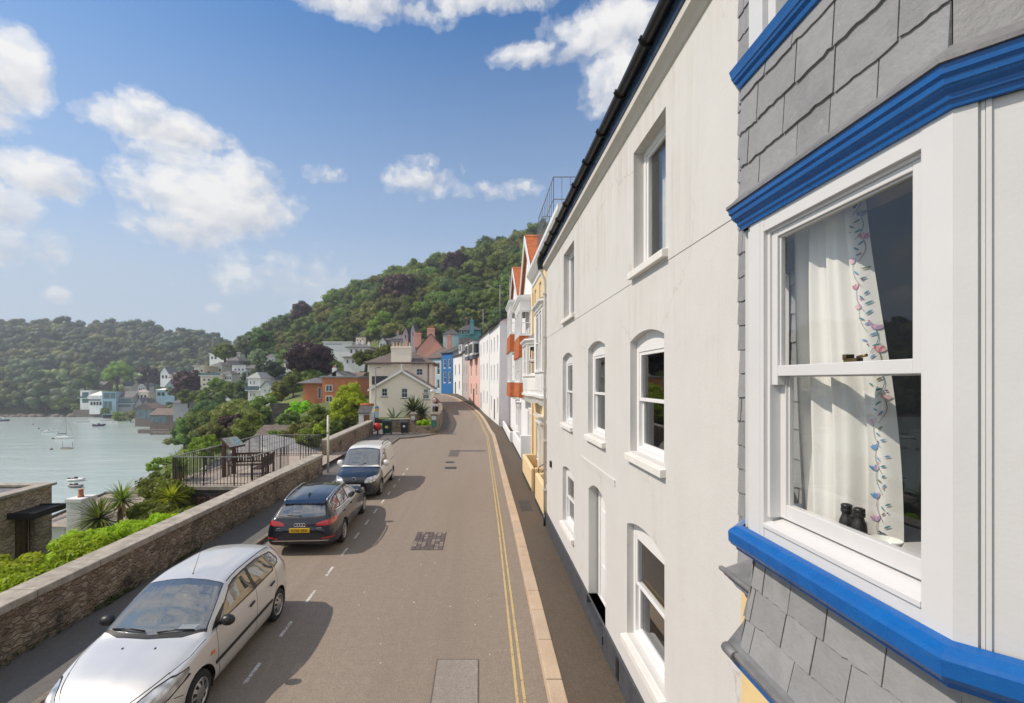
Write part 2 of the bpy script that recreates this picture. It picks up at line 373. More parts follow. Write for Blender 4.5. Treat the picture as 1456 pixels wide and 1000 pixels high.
def granite():
    k = NT('granite_kerb'); p = k.pos(); n = k.noise(p, 60, 3, .7); m = k.noise(p, 1.3, 5, .6); g = k.n('ShaderNodeNewGeometry')
    c = k.mix(k.ramp(m, [(.3, 0.), (.7, 1.)]), (.44, .32, .215), (.58, .44, .31)); c = k.mix(k.val(g.outputs['Random Per Island'], 'MULTIPLY', .4), c, (.38, .33, .27))
    c = k.mix(k.ramp(n, [(.55, 0.), (.7, .6)]), c, (.14, .11, .09)); k.base(c); k.rough(.85); k.bump(n, .5, .01); return k.mat
GRANITE = granite()
def kerb(name, fx, w, side, y0, y1, top, label, lo=.5, hi=1.25):
    mb = MB(); y = y0; rnd = random.Random(3)
    while y < y1:
        L = rnd.uniform(lo, hi); e = min(y + L - .012, y1); dz = rnd.uniform(-.008, .006)
        xa, xb = float(fx(y)), float(fx(e)); za, zb = float(road_z(y)), float(road_z(e)); d = .02 * side
        p = []
        for z0, z1, o in ((za - .1, zb - .1, 0), (za + top + dz, zb + top + dz, d)):
            p += [(xa + o, y, z0), (xa + w * side, y, z0), (xb + w * side, e, z1), (xb + o, e, z1)]
        mb.hexa(p); y += L
    o = mb.build(name, GRANITE if side > 0 else mat('worn_kerb_stone', (.2, .165, .13), .85, .35, 6, .4, 40, stain=.5), bevel=.015); tag(o, label, kind='structure')
kerb('kerb', kerb_r, .26, 1, -6, 84, .125, 'pale granite kerb along the right of the street')
kerb('kerb', kerb_l, .14, -1, -2, 80, .11, 'weathered stone kerb along the left of the street')

def line_mat(name, col, wear):
    k = NT(name); p = k.pos(); n = k.noise(p, 28, 4, .75); m = k.noise(p, 3, 3)
    f = k.ramp(k.val(n, 'ADD', k.val(m, 'MULTIPLY', .35)), [(wear, 0.), (wear + .1, 1.)])
    k.base(k.mix(f, col, (.17, .15, .125))); k.rough(.8); MATS[name] = k.mat; return k.mat
YELLOW = line_mat('worn_yellow_paint', (.50, .37, .165), .72); WHITELINE = line_mat('worn_white_paint', (.62, .6, .56), .68)
YELLOWF = line_mat('faded_yellow_paint', (.42, .32, .17), .66)
for off in (.30, .405):
    strip('road_marking', lambda y: kerb_r(y) - off - .045, lambda y: kerb_r(y) - off, -4, 80, .004, YELLOW, .5, 1, 'double yellow line beside the right kerb')
for off in (.2, .32):
    strip('road_marking', lambda y: kerb_l(y) + off, lambda y: kerb_l(y) + off + .06, 42.5, 76, .004, YELLOWF, .5, 1, 'double yellow line beside the bend kerb')
strip('road_marking', lambda y: kerb_l(y) + .2, lambda y: kerb_l(y) + .27, 28.5, 36, .004, YELLOWF, .5, 1, 'faded yellow line beside the left kerb')
def bayline():
    mb = MB()
    for i in range(17):
        y = 3.05 + i * 1.27; x = -3.53 - .0125 * (y - 6.7) ; L = .52
        mb.add([(x - .03, y, .004), (x + .03, y, .004), (x + .02 , y + L, .004), (x - .04, y + L, .004)], [(0, 1, 2, 3)])
    tag(mb.build('road_marking', WHITELINE, norm=False), 'broken white line edging the parking bay', kind='structure')
bayline()
def patches():
    def sheet(name, x0, x1, y0, y1, m, label, dz=.004):
        mb = MB(); mb.quad((x0, y0, dz), (x1, y0, dz), (x1, y1, dz), (x0, y1, dz)); tag(mb.build(name, m, norm=False), label, kind='structure')
    tar = mat('tar_seam', (.10, .085, .07), .9, .2, 9)
    sheet('road_patch', -.70, -.01, 5.2, 7.48, tar, 'dark tar seam around a road patch')
    sheet('road_patch', -.68, -.03, 5.2, 7.455, PATCHM, 'rectangular repaired patch in the road', .008)
    sheet('road_patch', -1.9, -1.3, 27.5, 30.2, asphalt('old_patch', (.1, .085, .075), (.13, .11, .095)), 'dark trench patch across the road')
    sheet('road_patch', -1.3, .4, 29.5, 30.1, MATS['old_patch'], 'dark trench patch running to the kerb')
    # setts round an old drain
    mb = MB(); rnd = random.Random(5)
    mb.box(-1.87, -.99, 12.3, 13.78, -.02, .004, 1)
    for i in range(7):
        for j in range(7):
            x = -1.85 + i * .122; y = 12.33 + j * .205; h = rnd.uniform(.011, .02)
            mb.box(x, x + .105, y, y + .185, 0, h, 0 if rnd.random() < .75 else 2)
    g = tag(mb.build('road_setts', [mat('sett_stone', (.11, .085, .08), .7, .35, 14, .5, 40), tar, mat('sett_pale', (.2, .165, .145), .75, .3, 12, .5, 40)], bevel=.006), 'square panel of dark stone setts in the tarmac', kind='structure')
    for i, (px, py, s, lb) in enumerate(((641, 665.5, .3, 'small iron valve cover set in the road near the setts'), (640, 657.5, .24, 'small iron valve cover farther up the road'))):
        Y = 650 * CZ / (py - VY); x = PX(px, Y); m2 = MB(); m2.box(x - s, x + s, Y - s, Y + s, 0, .008)
        m2.box(x - s * .8, x + s * .8, Y - s * .8, Y + s * .8, .008, .012)
        tag(m2.build('drain_cover', mat('cast_iron', (.05, .045, .042), .6, .3, 14, .4, 60)), lb, 'drain cover')
    m3 = MB()
    for i in range(60):       # gull droppings and specks
        x = rnd.uniform(-2.6, .5); y = rnd.uniform(7.2, 13) if rnd.random() < .8 else rnd.uniform(13, 26); s = rnd.uniform(.004, .014); a = rnd.uniform(0, 3.1)
        pts = [(x + s * math.cos(a + t) * rnd.uniform(.6, 1.6), y + s * 1.4 * math.sin(a + t) * rnd.uniform(.6, 1.6), .0065) for t in (0, 1.05, 2.1, 3.15, 4.2, 5.25)]
        m3.add(pts, [tuple(range(6))])
    tag(m3.build('road_specks', mat('bird_lime', (.55, .53, .5), .8, .1), norm=False), 'scattered white specks on the tarmac', kind='stuff')
    # pale iron plates and stains on the right pavement
    m4 = MB(); m4.box(1.42, 1.82, 15.6, 17.0, .1, .121); tag(m4.build('drain_cover', MATS['cast_iron']), 'rusty cover let into the right pavement', 'drain cover')
patches()
# ================================================================ building helpers
def wall_mesh(mb, fr, u0, u1, z0, z1, ops, rev=.18, mi=0, mi_rev=None, nf=0.0, back=None):
    """wall face at n=nf with openings (u0,u1,z0,z1[,rise]) that have real reveals"""
    mi_rev = mi if mi_rev is None else mi_rev
    us = sorted({u0, u1, *[o[0] for o in ops], *[o[1] for o in ops]}); zs = sorted({z0, z1, *[o[2] for o in ops], *[o[3] for o in ops]})
    us = [u for u in us if u0 <= u <= u1]; zs = [z for z in zs if z0 <= z <= z1]
    for a, b in zip(us[:-1], us[1:]):
        for c, d in zip(zs[:-1], zs[1:]):
            um, zm = (a + b) / 2, (c + d) / 2
            if any(o[0] < um < o[1] and o[2] < zm < o[3] for o in ops): continue
            mb.quad(fr(a, nf, c), fr(b, nf, c), fr(b, nf, d), fr(a, nf, d), mi)
    for o in ops:
        a, b, c, d = o[:4]; rise = o[4] if len(o) > 4 else 0; q = nf - rev; dd = d - rise
        mb.quad(fr(a, nf, c), fr(a, q, c), fr(a, q, dd), fr(a, nf, dd), mi_rev); mb.quad(fr(b, nf, c), fr(b, q, c), fr(b, q, dd), fr(b, nf, dd), mi_rev)
        mb.quad(fr(a, nf, c), fr(b, nf, c), fr(b, q, c), fr(a, q, c), mi_rev)
        if not rise: mb.quad(fr(a, nf, d), fr(b, nf, d), fr(b, q, d), fr(a, q, d), mi_rev)
        else:
            N = 14
            for i in range(N):
                t0, t1 = i / N, (i + 1) / N; ua, ub = a + (b - a) * t0, a + (b - a) * t1
                za, zb = dd + rise * (1 - (2 * t0 - 1) ** 2), dd + rise * (1 - (2 * t1 - 1) ** 2)
                mb.quad(fr(ua, nf, za), fr(ub, nf, zb), fr(ub, nf, d), fr(ua, nf, d), mi); mb.quad(fr(ua, nf, za), fr(ub, nf, zb), fr(ub, q, zb), fr(ua, q, za), mi_rev)

def sash(parent, fr, u0, u1, z0, z1, n, bars=(0, 0), split=.5, fw=.055, head=0, sill=None, casement=False, name='window', pane=None, sm=None, fm=None, dark=True, arch=0):
    """sash window: box frame, two sashes, panes, sill; n = face of the frame"""
    fm = fm or FRAMEW
    mb = MB(); d = .05
    zt = z1 - head
    mb.fbox(fr, u0, u0 + fw, n - .09, n, z0, z1); mb.fbox(fr, u1 - fw, u1, n - .09, n, z0, z1)
    mb.fbox(fr, u0 + fw, u1 - fw, n - .09, n - .003, zt - fw, z1); mb.fbox(fr, u0 + fw, u1 - fw, n - .09, n + .004, z0, z0 + fw)
    a, b, c, e = u0 + fw, u1 - fw, z0 + fw, zt - fw; s = .045; zm = c + (e - c) * (1 - split)
    def light(c, e, nn):
        mb.fbox(fr, a, a + s, nn - .035, nn, c, e); mb.fbox(fr, b - s, b, nn - .035, nn, c, e)
        mb.fbox(fr, a + s, b - s, nn - .035, nn - .002, c, c + s); mb.fbox(fr, a + s, b - s, nn - .035, nn - .002, e - s, e)
        for i in range(bars[0]):
            u = a + s + (b - a - 2 * s) * (i + 1) / (bars[0] + 1); mb.fbox(fr, u - .011, u + .011, nn - .03, nn - .006, c + s, e - s)
        for i in range(bars[1]):
            z = c + s + (e - c - 2 * s) * (i + 1) / (bars[1] + 1); mb.fbox(fr, a + s, b - s, nn - .03, nn - .009, z - .011, z + .011)
    pm = MB()
    if casement:
        light(c, e, n - .02); pm.quad(fr(a, n - .04, c), fr(b, n - .04, c), fr(b, n - .04, e), fr(a, n - .04, e))
    else:
        light(zm - s / 2, e, n - .012); light(c, zm + s / 2, n - .05)
        pm.quad(fr(a, n - .032, zm), fr(b, n - .032, zm), fr(b, n - .032, e), fr(a, n - .032, e)); pm.quad(fr(a, n - .07, c), fr(b, n - .07, c), fr(b, n - .07, zm), fr(a, n - .07, zm))
    w = mb.build(name, fm, parent, bevel=.004, seg=1)
    pm.build('pane', pane or PANE, w, norm=False)
    if sill:
        sb = MB(); h, out, ext = sill
        sb.hexa([fr(u0 - ext, n - .06, z0 - h), fr(u1 + ext, n - .06, z0 - h), fr(u1 + ext, n + out, z0 - h), fr(u0 - ext, n + out, z0 - h),
                 fr(u0 - ext, n - .06, z0 - .002), fr(u1 + ext, n - .06, z0 - .002), fr(u1 + ext, n + out, z0 - .03), fr(u0 - ext, n + out, z0 - .03)])
        sb.build('sill', sm or WHITE, w, bevel=.008)
    return w

def sweep(mb, path, prof, mi=0, closed_ends=True):
    """moulding: profile (out, z) swept along an XY path, mitred; outward = left of travel"""
    pts = [Vector(p) for p in path]; k = len(pts); rings = []
    for i, p in enumerate(pts):
        d0 = (p - pts[i - 1]).normalized() if i else (pts[1] - p).normalized(); d1 = (pts[i + 1] - p).normalized() if i < k - 1 else d0
        n0 = Vector((-d0.y, d0.x)); n1 = Vector((-d1.y, d1.x)); m = (n0 + n1).normalized(); m = m / max(.3, m.dot(n0))
        rings.append([(p.x + m.x * o, p.y + m.y * o, z) for o, z in prof])
    n = len(prof)
    for i in range(k - 1):
        for j in range(n - 1):
            mb.quad(rings[i][j], rings[i + 1][j], rings[i + 1][j + 1], rings[i][j + 1], mi)
    if closed_ends:
        for r in (rings[0], rings[-1]): mb.add(r, [tuple(range(n))], mi)

def slates(mb, fr, u0, u1, z0, z1, ex=.19, w=.27, n=0.0, seed=1, flare=None, jit=.25):
    """hung slates: overlapping thin tilted blocks with ragged lower edges"""
    rnd = random.Random(seed); z = z0; row = 0
    while z < z1 - .01:
        zt = min(z + ex, z1); u = u0 - (row % 2) * w * .5
        while u < u1 - 1e-4:
            ww = w * rnd.uniform(1 - jit, 1 + jit); a, b = max(u, u0), min(u + ww - rnd.uniform(.004, .009), u1); u += ww
            if b - a < .02: continue
            tl = min(zt + ex * .35, z1 + .01); f0 = flare(z) if flare else 0; f1 = flare(tl) if flare else 0
            o = rnd.uniform(0, .004); d1, d2 = rnd.uniform(-.006, .006), rnd.uniform(-.006, .006); N = 9
            lo = [(a + (b - a) * i / N, z + d1 + (d2 - d1) * i / N + (rnd.uniform(-.0035, .0035) if rnd.random() < .8 else rnd.uniform(.002, .009))) for i in range(N + 1)]
            vs = []
            for uu, zz in lo: vs += [fr(uu, n + f0 + .015 + o, zz), fr(uu, n + f0 + .002, zz)]
            vs += [fr(a, n + f1 + .004, tl), fr(b, n + f1 + .004, tl)]
            L = len(vs); fs = [tuple([2 * i for i in range(N + 1)] + [L - 1, L - 2])]
            fs += [(2 * i, 2 * i + 1, 2 * i + 3, 2 * i + 2) for i in range(N)] + [(0, L - 2, 1), (2 * N, 2 * N + 1, L - 1)]
            mb.add(vs, fs)
        z = zt; row += 1

def render_wall(name, col, streak=.5, warm=(.42, .36, .27)):
    """painted render: faint trowel bumps, rain streaks and patches of weathering"""
    k = NT(name); p = k.pos(); n = k.noise(p, 2.2, 5, .6); s = k.noise(k.mapv(p, (7, 7, .28)), 1.5, 7, .7); m = k.noise(p, .9, 4); f = k.noise(p, 35, 4, .6)
    zz = k.n('ShaderNodeSeparateXYZ'); k.l(p, zz.inputs[0])
    hi = k.ramp(k.val(k.val(zz.outputs['Z'], 'SUBTRACT', 4.2), 'MULTIPLY', .3), [(.1, .25), (.55, 1.)])
    c = k.mix(k.ramp(n, [(.3, 0.), (.7, 1.)]), tuple(x * .955 for x in col), col)
    st = k.val(k.val(k.ramp(s, [(.46, 0.), (.74, 1.)]), 'MULTIPLY', k.ramp(m, [(.36, 0.), (.58, 1.)])), 'MULTIPLY', hi)
    c = k.mix(k.val(st, 'MULTIPLY', streak), c, warm)
    sp = k.noise(p, 1.9, 2); c = k.mix(k.ramp(sp, [(.735, 0.), (.76, .35)]), c, (.5, .4, .3))
    wv = k.n('ShaderNodeVectorMath', operation='MULTIPLY_ADD'); k.l(k.noise(p, 3, 5, .65, col=True), wv.inputs[0]); wv.inputs[1].default_value = (.5, .5, .5); k.l(p, wv.inputs[2])
    cr = k.n('ShaderNodeTexVoronoi', feature='DISTANCE_TO_EDGE'); cr.inputs['Scale'].default_value = .42; k.l(wv.outputs[0], cr.inputs['Vector'])
    c = k.mix(k.val(k.ramp(cr.outputs['Distance'], [(.0, 1.), (.004, 0.)]), 'MULTIPLY', k.ramp(m, [(.46, 0.), (.6, .45)])), c, tuple(x * .5 for x in warm))
    k.base(c); k.rough(.8); k.b.inputs['Specular IOR Level'].default_value = .25
    k.bump(k.val(f, 'ADD', k.val(n, 'MULTIPLY', 3.)), .35, .006); MATS[name] = k.mat; return k.mat

# ================================================================ the long white house
WX = 2.05
def white_house():
    h = empty('white_house', (WX, 8.7, .12), 0, 'long three storey white rendered house with arched windows and a dark plinth', 'house')
    fr = Frame((WX, 0), (WX, 30), flip=True); RW = render_wall('white_render', (.615, .605, .585), .62)
    g = lambda z: CZ + z
    tops = [(5.02, 6.07, g(1.47), g(3.02)), (9.9, 11.12, g(1.50), g(3.06))]
    mids = [(5.08, 6.22, g(-.95), g(.63), .10), (7.48, 8.64, g(-.98), g(.70), .10), (10.1, 11.28, g(-1.0), g(.66), .10)]
    lows = [(5.07, 6.36, g(-3.5), g(-1.86), .12), (9.95, 11.28, g(-3.42), g(-2.02), .10)]
    door = [(7.45, 8.6, .38, g(-1.86), .16)]
    Y0, Y1 = 3.56, 14.0; mb = MB(); zp = .56; ztop = g(3.42)
    wall_mesh(mb, fr, Y0, Y1, zp, g(1.315), mids + lows + [(7.45, 8.6, zp, g(-1.86), .16)], .2)
    wall_mesh(mb, fr, Y0, Y1, g(1.315), ztop, tops, .22, nf=.006)
    mb.quad(fr(Y0, 0, g(1.315)), fr(Y1, 0, g(1.315)), fr(Y1, .006, g(1.315)), fr(Y0, .006, g(1.315)))
    # far gable end, near end and back so that it is a whole house
    for Y in (Y0, Y1): mb.quad((WX, Y, .1), (WX + 7, Y, .1), (WX + 7, Y, ztop + .3), (WX, Y, ztop + .3))
    mb.quad((WX + 7, Y0, 0), (WX + 7, Y1, 0), (WX + 7, Y1, ztop), (WX + 7, Y0, ztop))
    # drip hood over the door and ground floor band
    mb.fbox(fr, 6.9, 9.2, 0, .02, g(-1.54), g(-1.50)); mb.fbox(fr, 6.9, 9.2, 0, .012, g(-1.60), g(-1.54))
    w = mb.build('wall', RW, h)
    pl = MB(); PL = mat('slate_grey_plinth', (.06, .063, .072), .6, .25, 5, .4, 30, stain=.4)
    wall_mesh(pl, fr, Y0, Y1, -.05, zp, [(7.45, 8.6, .38, zp)], .2, nf=.035)
    pl.quad(fr(Y0, 0, zp), fr(7.45, 0, zp), fr(7.45, .035, zp), fr(Y0, .035, zp)); pl.quad(fr(8.6, 0, zp), fr(Y1, 0, zp), fr(Y1, .035, zp), fr(8.6, .035, zp))
    pl.fbox(fr, 7.45, 8.6, -.2, .06, .25, .385)
    pl.build('plinth', PL, h)
    vent = MB(); vent.fbox(fr, 6.62, 6.74, .036, .05, .2, .5); vent.build('vent', BLACK, h, bevel=.02)
    d = MB(); d.fbox(fr, 7.5, 8.55, -.24, -.2, .385, g(-1.9)); d.fbox(fr, 7.5, 7.58, -.2, -.17, .385, g(-1.9)); d.fbox(fr, 8.47, 8.55, -.2, -.17, .385, g(-1.9)); dd = d.build('door', WHITE, h, bevel=.004)
    for a, b, c, e in ((7.68, 7.97, .6, 1.2), (8.08, 8.37, .6, 1.2), (7.68, 7.97, 1.35, 2.2), (8.08, 8.37, 1.35, 2.2)):
        q = MB(); q.fbox(fr, a, b, -.2, -.188, c, e); q.build('door_panel', WHITE, dd, bevel=.01)
    q = MB(); q.fbox(fr, 7.66, 7.70, -.2, -.15, 1.22, 1.30); q.build('handle', BLACK, dd)
    SILL = mat('sill_white', (.72, .70, .66), .7, .05, 5, .15, 30, stain=.15)
    for i, (a, b, c, e) in enumerate(tops): sash(h, fr, a, b, c, e, -.125, casement=True, fw=.07, sill=(.12, .20, .06), sm=SILL)
    for (a, b, c, e, r) in mids: sash(h, fr, a, b, c, e, -.09, fw=.075, head=.17, sill=(.12, .16, .05), sm=SILL)
    for (a, b, c, e, r) in lows: sash(h, fr, a, b, c, e, -.09, fw=.075, head=.17, sill=(.13, .17, .05), sm=SILL)
    # dark rooms behind the panes, with curtains
    rm = MB()
    for (a, b, c, e, *_) in tops + mids + lows:
        rm.quad(fr(a - .3, -1.6, c - .4), fr(b + .3, -1.6, c - .4), fr(b + .3, -1.6, e + .2), fr(a - .3, -1.6, e + .2))
        rm.quad(fr(a - .3, -.3, c - .02), fr(b + .3, -.3, c - .02), fr(b + .3, -1.6, c - .4), fr(a - .3, -1.6, c - .4))
        for u in (a - .3, b + .3): rm.quad(fr(u, -.3, c - .4), fr(u, -1.6, c - .4), fr(u, -1.6, e + .2), fr(u, -.3, e + .2))
        rm.quad(fr(a - .3, -.3, e), fr(b + .3, -.3, e), fr(b + .3, -1.6, e + .2), fr(a - .3, -1.6, e + .2))
    rm.build('room', DARKROOM, h, norm=False)
    for (a, b, c, e, *_) in [tops[0], tops[1], mids[0], mids[1]]:
        for s0, s1 in (((a + .02, a + .34), (b - .42, b - .04)) if e > g(2) else ((a + .02, a + .2),)):
            cu = MB(); N = 26; vs = []
            for i in range(N + 1):
                u = s0 + (s1 - s0) * i / N; q = -.38 + .035 * math.sin(i * 1.5) + .012 * math.sin(i * .7)
                vs += [fr(u, q, c + .02), fr(u, q, e - .02)]
            cu.add(vs, [(2 * i, 2 * i + 2, 2 * i + 3, 2 * i + 1) for i in range(N)], 0, True); cu.build('curtain', CURTAIN, h, norm=False)
    # eaves: cove, fascia, gutter with brackets, roof
    ev = MB(); sweep(ev, [(WX, Y0), (WX, Y1 + .03)], [(0, g(3.36)), (.03, g(3.37)), (.06, g(3.42)), (.125, g(3.47)), (.125, g(3.56)), (0, g(3.56))]); ev.build('eaves', mat('cream_soffit', (.58, .55, .49), .6, .06, 3, stain=.3), h)
    fa = MB(); fa.fbox(fr, Y0, Y1 + .05, 0, .14, g(3.563), g(3.76)); fa.build('fascia', mat('navy_fascia', (.035, .06, .11), .25, .3, 6, spec=.6, stain=.5), h, bevel=.004)
    gu = MB(); n = 10; ring = lambda Y: [(WX - .205 + .068 * math.cos(math.pi * (1 + j / n)), Y, g(3.775) + .068 * math.sin(math.pi * (1 + j / n))) for j in range(n + 1)]
    ri = lambda Y: [(WX - .205 + .06 * math.cos(math.pi * (1 + j / n)), Y, g(3.775) + .06 * math.sin(math.pi * (1 + j / n))) for j in range(n + 1)]
    A, B = ring(Y0), ring(Y1 + .1); A2, B2 = ri(Y0), ri(Y1 + .1); N = n + 1
    gu.add(A + B, [(i, i + 1, N + i + 1, N + i) for i in range(n)], 0, True); gu.add(A2 + B2, [(i, i + 1, N + i + 1, N + i) for i in range(n)], 0, True)
    for a_, b_ in ((A, A2), (B, B2)): gu.add(a_ + b_, [(i, i + 1, N + i + 1, N + i) for i in range(n)])
    for i0, i1 in ((0, 0), (n, n)): gu.quad(A[i0], B[i0], B2[i1], A2[i1])
    gu.add(B, [tuple(range(N))])
    gutter = gu.build('gutter', BLACK, h)
    y = Y0 + .55; k = 0
    while y < Y1:
        br = MB(); sw = .05
        pts = [(WX - .205 + .074 * math.cos(math.pi * (1 + j / 10)), y, g(3.775) + .074 * math.sin(math.pi * (1 + j / 10))) for j in range(11)]
        for j in range(10): br.bar(pts[j], pts[j + 1], sw, .01, up=(0, 1, 0))
        br.box(WX - .285, WX - .265, y - .02, y + .02, g(3.77), g(3.80)); br.build('gutter_bracket', BLACK, gutter); y += .93; k += 1
    ho = MB(); ho.hexa([(WX - .25, Y1 - .05, g(3.42)), (WX - .12, Y1 - .05, g(3.42)), (WX - .12, Y1 + .1, g(3.42)), (WX - .25, Y1 + .1, g(3.42)), (WX - .29, Y1 - .1, g(3.70)), (WX - .1, Y1 - .1, g(3.70)), (WX - .1, Y1 + .12, g(3.70)), (WX - .29, Y1 + .12, g(3.70))]); ho.build('hopper', BLACK, h, bevel=.01)
    dp = MB(); PP = mat('pipe_cream', (.6, .57, .52), .45, .06, 3)
    dp.tube([(WX - .18, Y1, g(3.45)), (WX - .17, Y1, g(3.35)), (WX - .06, Y1, g(3.1)), (WX - .055, Y1, g(2.8)), (WX - .055, Y1, .45)], .04, 10)
    for z in (7.2, 5.9, 4.3, 2.7, 1.2): dp.box(WX - .11, WX, Y1 - .07, Y1 + .07, z, z + .05)
    dp.build('downpipe', PP, h); db = MB(); db.tube([(WX - .055, Y1, .45), (WX - .055, Y1, .12)], .045, 10); db.build('downpipe_foot', BLACK, h)
    ro = MB(); z = g(3.80)
    ro.hexa([(WX - .16, Y0, z), (WX + 3.5, Y0, z + 2.0), (WX + 3.5, Y1 + .06, z + 2.0), (WX - .16, Y1 + .06, z), (WX - .16, Y0, z + .03), (WX + 3.5, Y0, z + 2.04), (WX + 3.5, Y1 + .06, z + 2.04), (WX - .16, Y1 + .06, z + .03)])
    ro.hexa([(WX + 3.5, Y0, z + 2.0), (WX + 7.1, Y0, z), (WX + 7.1, Y1 + .06, z), (WX + 3.5, Y1 + .06, z + 2.0), (WX + 3.5, Y0, z + 2.04), (WX + 7.1, Y0, z + .03), (WX + 7.1, Y1 + .06, z + .03), (WX + 3.5, Y1 + .06, z + 2.04)])
    ro.build('roof', SLATEROOF, h)
    bx = MB(); bx.fbox(fr, 12.95, 13.12, 0, .05, g(-2.45), g(-2.28)); bx.build('door_number_plaque', BLACK, h, bevel=.005)
white_house()

# ================================================================ the slate hung house with the blue bay
BX, BYN, BYF = 1.45, 1.40, 2.52
def bay_house():
    h = empty('bay_house', (2.05, 2, .12), 0, 'slate hung house with a white sash bay window and glossy blue mouldings', 'house')
    g = lambda z: CZ + z
    k = NT('painted_grey_slate'); p = k.pos(); gi = k.n('ShaderNodeNewGeometry'); n = k.noise(p, 9, 6, .65); f = k.noise(k.mapv(p, (1, 1, 1.2), (.3, .2, .4)), 34, 5, .7)
    c = k.mix(gi.outputs['Random Per Island'], (.255, .257, .262), (.315, .315, .318)); c = k.mix(k.ramp(n, [(.4, 0.), (.75, .5)]), c, (.20, .202, .206))
    lic = k.noise(p, 22, 4, .7); c = k.mix(k.ramp(lic, [(.66, 0.), (.72, .35)]), c, (.42, .41, .38)); c = k.mix(k.ramp(k.noise(p, 3.1, 3), [(.6, 0.), (.66, .2)]), c, (.13, .13, .135)); k.base(c); k.rough(.62); k.bump(k.val(n, 'ADD', k.val(f, 'MULTIPLY', .6)), .75, .008); SL = k.mat
    FAR = (2.02, BYF + .57); NEAR = (2.02, BYN - .57)
    front = Frame((BX, 0), (BX, 5), flip=True)
    nearc = Frame((BX, BYN), NEAR); farc = Frame((BX, BYF), FAR, flip=True)
    path = [NEAR, (BX, BYN), (BX, BYF), FAR]      # outward is on the left of travel
    # ---- main wall and slate hanging
    wl = MB()
    wl.box(2.05, 2.4, -1.5, 3.54, g(-1.6), g(4.6)); wl.build('wall', DARKROOM, h)
    s = MB(); wf = Frame((2.03, 0), (2.03, 5), flip=True)
    slates(s, wf, 2.75, 3.57, g(-1.42), g(4.5), .185, .25, n=.0, seed=4); s.build('slate_hanging', SL, h)
    lw = MB(); lw.box(2.03, 2.5, 1.6, 3.55, -.05, g(-1.5)); lw.build('lower_wall', mat('cream_lower_wall', (.72, .55, .28), .7, .06, 3, .2, 30), h)
    # ---- bay slates above and below the window
    for a_, b_, o_ in ((-1.5, -.8, -.07), (.85, 1.70, -.02)):
        core = MB(); sweep(core, path, [(o_, g(a_)), (o_, g(b_))], closed_ends=False); core.build('bay_core', DARKROOM, h)
    s = MB()
    slates(s, front, BYN, BYF, g(.985), g(1.62), .185, .26, n=0, seed=11); slates(s, nearc, 0, .8, g(.985), g(2.6), .185, .27, n=0, seed=12); slates(s, farc, 0, .8, g(.985), g(1.62), .185, .27, n=0, seed=13)
    s.build('upper_slate_apron', SL, h)
    s = MB(); fl = lambda z: -.06 + .075 * max(0, min(1, (g(-.93) - z) / .55)) ** 1.5
    slates(s, front, BYN + .02, BYF - .02, g(-1.47), g(-.925), .175, .25, n=0, seed=21, flare=fl); slates(s, nearc, .02, .8, g(-1.47), g(-.925), .175, .25, n=0, seed=22, flare=fl); slates(s, farc, .0, .8, g(-1.47), g(-.925), .175, .25, n=0, seed=23, flare=fl)
    s.build('lower_slate_apron', SL, h)
    ld = MB(); sweep(ld, path, [(0, g(1.03)), (.012, g(1.025)), (.062, g(.972)), (.074, g(.968)), (.076, g(.952)), (0, g(.952))])
    for i in range(6): ld.sphere((BX - .068, BYN + .12 + i * .18, g(.962)), (.006, .008, .008), 8, 5)
    ld.build('lead_flashing', LEAD, h)
    ld = MB(); sweep(ld, path, [(.0, g(-1.435)), (.05, g(-1.46)), (.075, g(-1.462)), (.08, g(-1.48)), (.07, g(-1.505)), (0, g(-1.505))])
    ld.tube([(BX - .07, BYF + .04, g(-1.485)), (BX - .07, BYF - .06, g(-1.485))], .03, 8); ld.build('lead_ledge', LEAD, h)
    # ---- blue mouldings
    co = MB(); sweep(co, path, [(0, g(.832)), (.012, g(.834)), (.016, g(.852)), (.024, g(.856)), (.027, g(.872)), (.041, g(.884)), (.044, g(.892)), (.05, g(.894)), (.053, g(.912)), (.063, g(.922)), (.066, g(.95)), (0, g(.95))]); co.build('cornice', BLUE, h, bevel=.002, seg=1)
    si = MB(); sweep(si, path, [(0, g(-.795)), (.03, g(-.803)), (.058, g(-.822)), (.066, g(-.835)), (.064, g(-.885)), (.05, g(-.905)), (.03, g(-.91)), (.028, g(-.93)), (-.03, g(-.935))]); si.build('bay_sill', BLUE, h, bevel=.004)
    up = MB(); sweep(up, path, [(0, g(1.61)), (.02, g(1.615)), (.026, g(1.635)), (.04, g(1.65)), (.044, g(1.665)), (.05, g(1.668)), (.055, g(1.69)), (.062, g(1.715)), (.045, g(1.735)), (-.04, g(1.74))]); up.build('upper_sill', BLUE, h, bevel=.002, seg=1)
    bl = MB(); sweep(bl, path, [(0, g(-1.56)), (.045, g(-1.56)), (.05, g(-1.508)), (0, g(-1.508))]); bl.build('lower_cornice', BLUE, h)
    # ---- hood farther along the wall
    hd = MB(); hd.hexa([(1.79, 2.7, g(-1.42)), (2.05, 2.7, g(-1.42)), (2.05, 3.36, g(-1.42)), (1.79, 3.36, g(-1.42)), (1.79, 2.7, g(-1.37)), (2.05, 2.7, g(-1.28)), (2.05, 3.36, g(-1.28)), (1.79, 3.36, g(-1.37))])
    hd.bar((1.78, 2.7, g(-1.375)), (1.78, 3.38, g(-1.375)), .035, .03); hd.build('lead_hood', LEAD, h, bevel=.01)
    hb = MB(); sweep(hb, [(2.04, 2.7), (2.04, 3.33)], [(0, g(-1.58)), (.1, g(-1.575)), (.12, g(-1.53)), (.17, g(-1.5)), (.2, g(-1.46)), (.235, g(-1.43)), (0, g(-1.422))]); hb.build('hood_cornice', BLUE, h)
